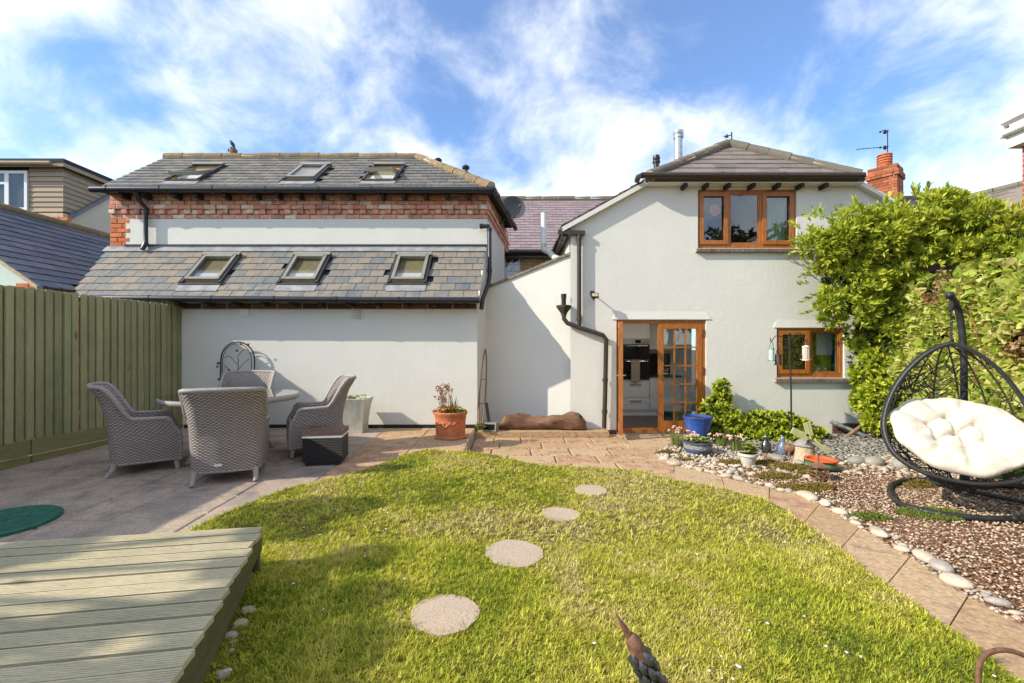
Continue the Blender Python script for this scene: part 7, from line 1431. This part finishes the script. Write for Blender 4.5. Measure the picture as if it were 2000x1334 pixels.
# ---- gravel, bark and slate chips in the bed
OCT = np.array([(1,0,0),(-1,0,0),(0,1,0),(0,-1,0),(0,0,1),(0,0,-1)], float); OF = np.array([(0,2,4),(2,1,4),(1,3,4),(3,0,4),(2,0,5),(1,2,5),(3,1,5),(0,3,5)])
def chips(name, n, region, sx_, sy_, sz_, mat, seed, lab, cat, keep=None, zoff=.0):
    g_ = np.random.default_rng(seed); x0, x1, y0, y1 = region; X = x0 + (x1-x0)*g_.random(n); Y = y0 + (y1-y0)*g_.random(n); ok = np_in_poly(X, Y, BED) & (X < Y*1.45 + .8)
    if keep is not None: ok &= keep(X, Y, g_)
    X, Y = X[ok], Y[ok]; n = len(X); a = g_.random(n)*6.283; sc_ = (.6 + .9*g_.random(n)**2); q = OCT[None]*(1 + .35*(g_.random((n, 6, 1)) - .5)); q = q + (g_.random((n, 6, 3)) - .5)*.45; q = q*np.array([sx_, sy_, sz_])*sc_[:, None, None]; tl = (g_.random(n) - .5)*.7; q[:, :, 2] += q[:, :, 0]*tl[:, None]; ca, sa = np.cos(a)[:, None], np.sin(a)[:, None]
    x = q[:, :, 0]*ca - q[:, :, 1]*sa + X[:, None]; y = q[:, :, 0]*sa + q[:, :, 1]*ca + Y[:, None]; z = q[:, :, 2] + (sz_*.5*sc_ + zoff*g_.random(n))[:, None]
    V = np.stack([x, y, z], 2).reshape(-1, 3); F = (np.arange(n)[:, None, None]*6 + OF[None]).reshape(-1, 3); return tag(np_mesh(name, V, F, mat), lab, cat, kind='stuff')
far = lambda X, Y, g_: Y + .25*np.sin(X*3) < 6.55
chips('gravel', 38000, (2.0, 7.0, 1.6, 6.9), .0145, .011, .007, M['gravel'], 1, 'pale mixed gravel covering the planting bed', 'gravel', far)
chips('bark_chips', 24000, (2.0, 7.0, 1.6, 6.7), .02, .007, .005, M['barkchip'], 2, 'brown bark chips strewn over the gravel', 'bark chips', lambda X, Y, g_: (vnoise(X, Y, 1.7, 8) + .25*g_.random(len(X)) > .42) & (Y < 6.3), .006)
chips('cobbles', 900, (2.1, 6.6, 5.4, 6.9), .05, .037, .02, M['pebble'], 3, 'cream rounded cobbles between the slate chips and bark', 'cobbles', lambda X, Y, g_: np.abs(Y - 6.0 + .12*np.sin(X*2.2)) < .34 + .25*(X > 4.5))
chips('slate_chips', 7000, (2.2, 7.0, 6.2, 8.35), .04, .024, .008, M['slatechip'], 4, 'grey slate chips below the white wall', 'slate chips', lambda X, Y, g_: (Y + .25*np.sin(X*3) > 6.45) & (X > 3.1 - .3*(Y - 7)))
chips('pale_pebbles', 1300, (2.0, 3.6, 6.0, 7.4), .026, .02, .014, M['pebble'], 5, 'pale pebbles around the blue pots', 'pebbles')
chips('edge_pebbles', 2200, (2.0, 4.2, 1.6, 6.8), .024, .018, .012, M['pebble'], 6, 'small pale pebbles spilling along the path edge', 'pebbles', lambda X, Y, g_: ~np_in_poly(X - .22, Y + .02, BED))
# ================================================================ TREES outside the frame: one casts the dappled shade, others show in the window glass
def tree(name, label, base, h, blobs, nshoot, per, ln, wd, cols, seed, grp=None):
    g_ = np.random.default_rng(seed); e = empty(name, base, None, label, 'tree', grp); base = Vector(base); m = MB(); top = base + Vector((.1, .05, h*.62)); limb(m, [base - Vector((0, 0, .1)), base + Vector((.05, 0, h*.3)), top], h*.028, h*.012)
    for b in blobs: c = Vector(b[:3]); limb(m, [base + Vector((0, 0, h*.32)), (base + Vector((0, 0, h*.5))).lerp(c, .5), c], h*.012, h*.004)
    m.build('trunk', M['bark'], e, smooth=60); p_, d_, k_ = blob_points(blobs, nshoot, g_, .3); leaf_mesh('crown', p_, d_, per, ln, wd, cols, g_, e, 1.0, .1); return e
def crown_at(gx, gy, z, r, rz): q = TOSUN*(z/TOSUN.z); return (gx + q.x, gy + q.y, z, r, r, rz)
tree('shade_tree', 'leafy tree beyond the fence casting dappled shade on the deck', (-7.9, 1.0, 0), 5.2, [crown_at(*a) for a in ((-1.85, 4.15, 3.7, .34, .18), (-1.45, 4.28, 3.9, .22, .13), (-1.0, 3.3, 3.8, .16, .12), (-.92, 2.8, 4.0, .18, .13), (-.85, 2.35, 3.7, .18, .14), (-1.38, 2.18, 4.1, .14, .08), (-1.75, 2.05, 4.0, .17, .09), (-2.05, 2.0, 4.2, .14, .09), (-.85, 1.9, 3.8, .2, .15), (-1.35, 1.85, 4.2, .12, .08), (-2.4, 2.95, 4.1, .2, .14), (-1.95, 1.7, 4.3, .22, .12), (-1.6, 3.75, 4.1, .10, .08), (-3.0, 2.2, 4.4, .35, .25))], 1700, 6, .085, .026, G_SHRUB, 31)
q = random.Random(15)
for i, (x_, y_, h_) in enumerate(((5.2, -9.5, 7.0), (9.0, -9.0, 8.2), (12.6, -8.6, 9.0), (16.5, -7.5, 8.4), (1.2, -10, 6.2), (-4, -10.5, 7.5), (20, -5, 8))):
    bl = [(x_ + q.uniform(-1.3, 1.3), y_ + q.uniform(-1, 1), h_*q.uniform(.42, .86), q.uniform(1.0, 1.6), q.uniform(.9, 1.4), q.uniform(.8, 1.3)) for _ in range(9)]
    tree('garden_tree', ('round dark tree behind the lawn', 'broad dark tree at the end of the garden', 'tallest dark tree at the end of the garden', 'wide tree at the garden end near the ivy side', 'small dark tree behind the lawn centre', 'dark tree behind the deck', 'dark tree past the ivy wall')[i], (x_, y_, -.05), h_, bl, 1500, 5, .26, .085, G_DARK + [(.10, .15, .025)], 40 + i, 'trees at the end of the garden')
hg = MB(); hg.box(-14, 24, -12.6, -12.4, -.05, 1.8); fbk = tag(hg.build('back_fence', M['fence']), 'plain timber fence at the far end of the garden behind the trees', 'fence')
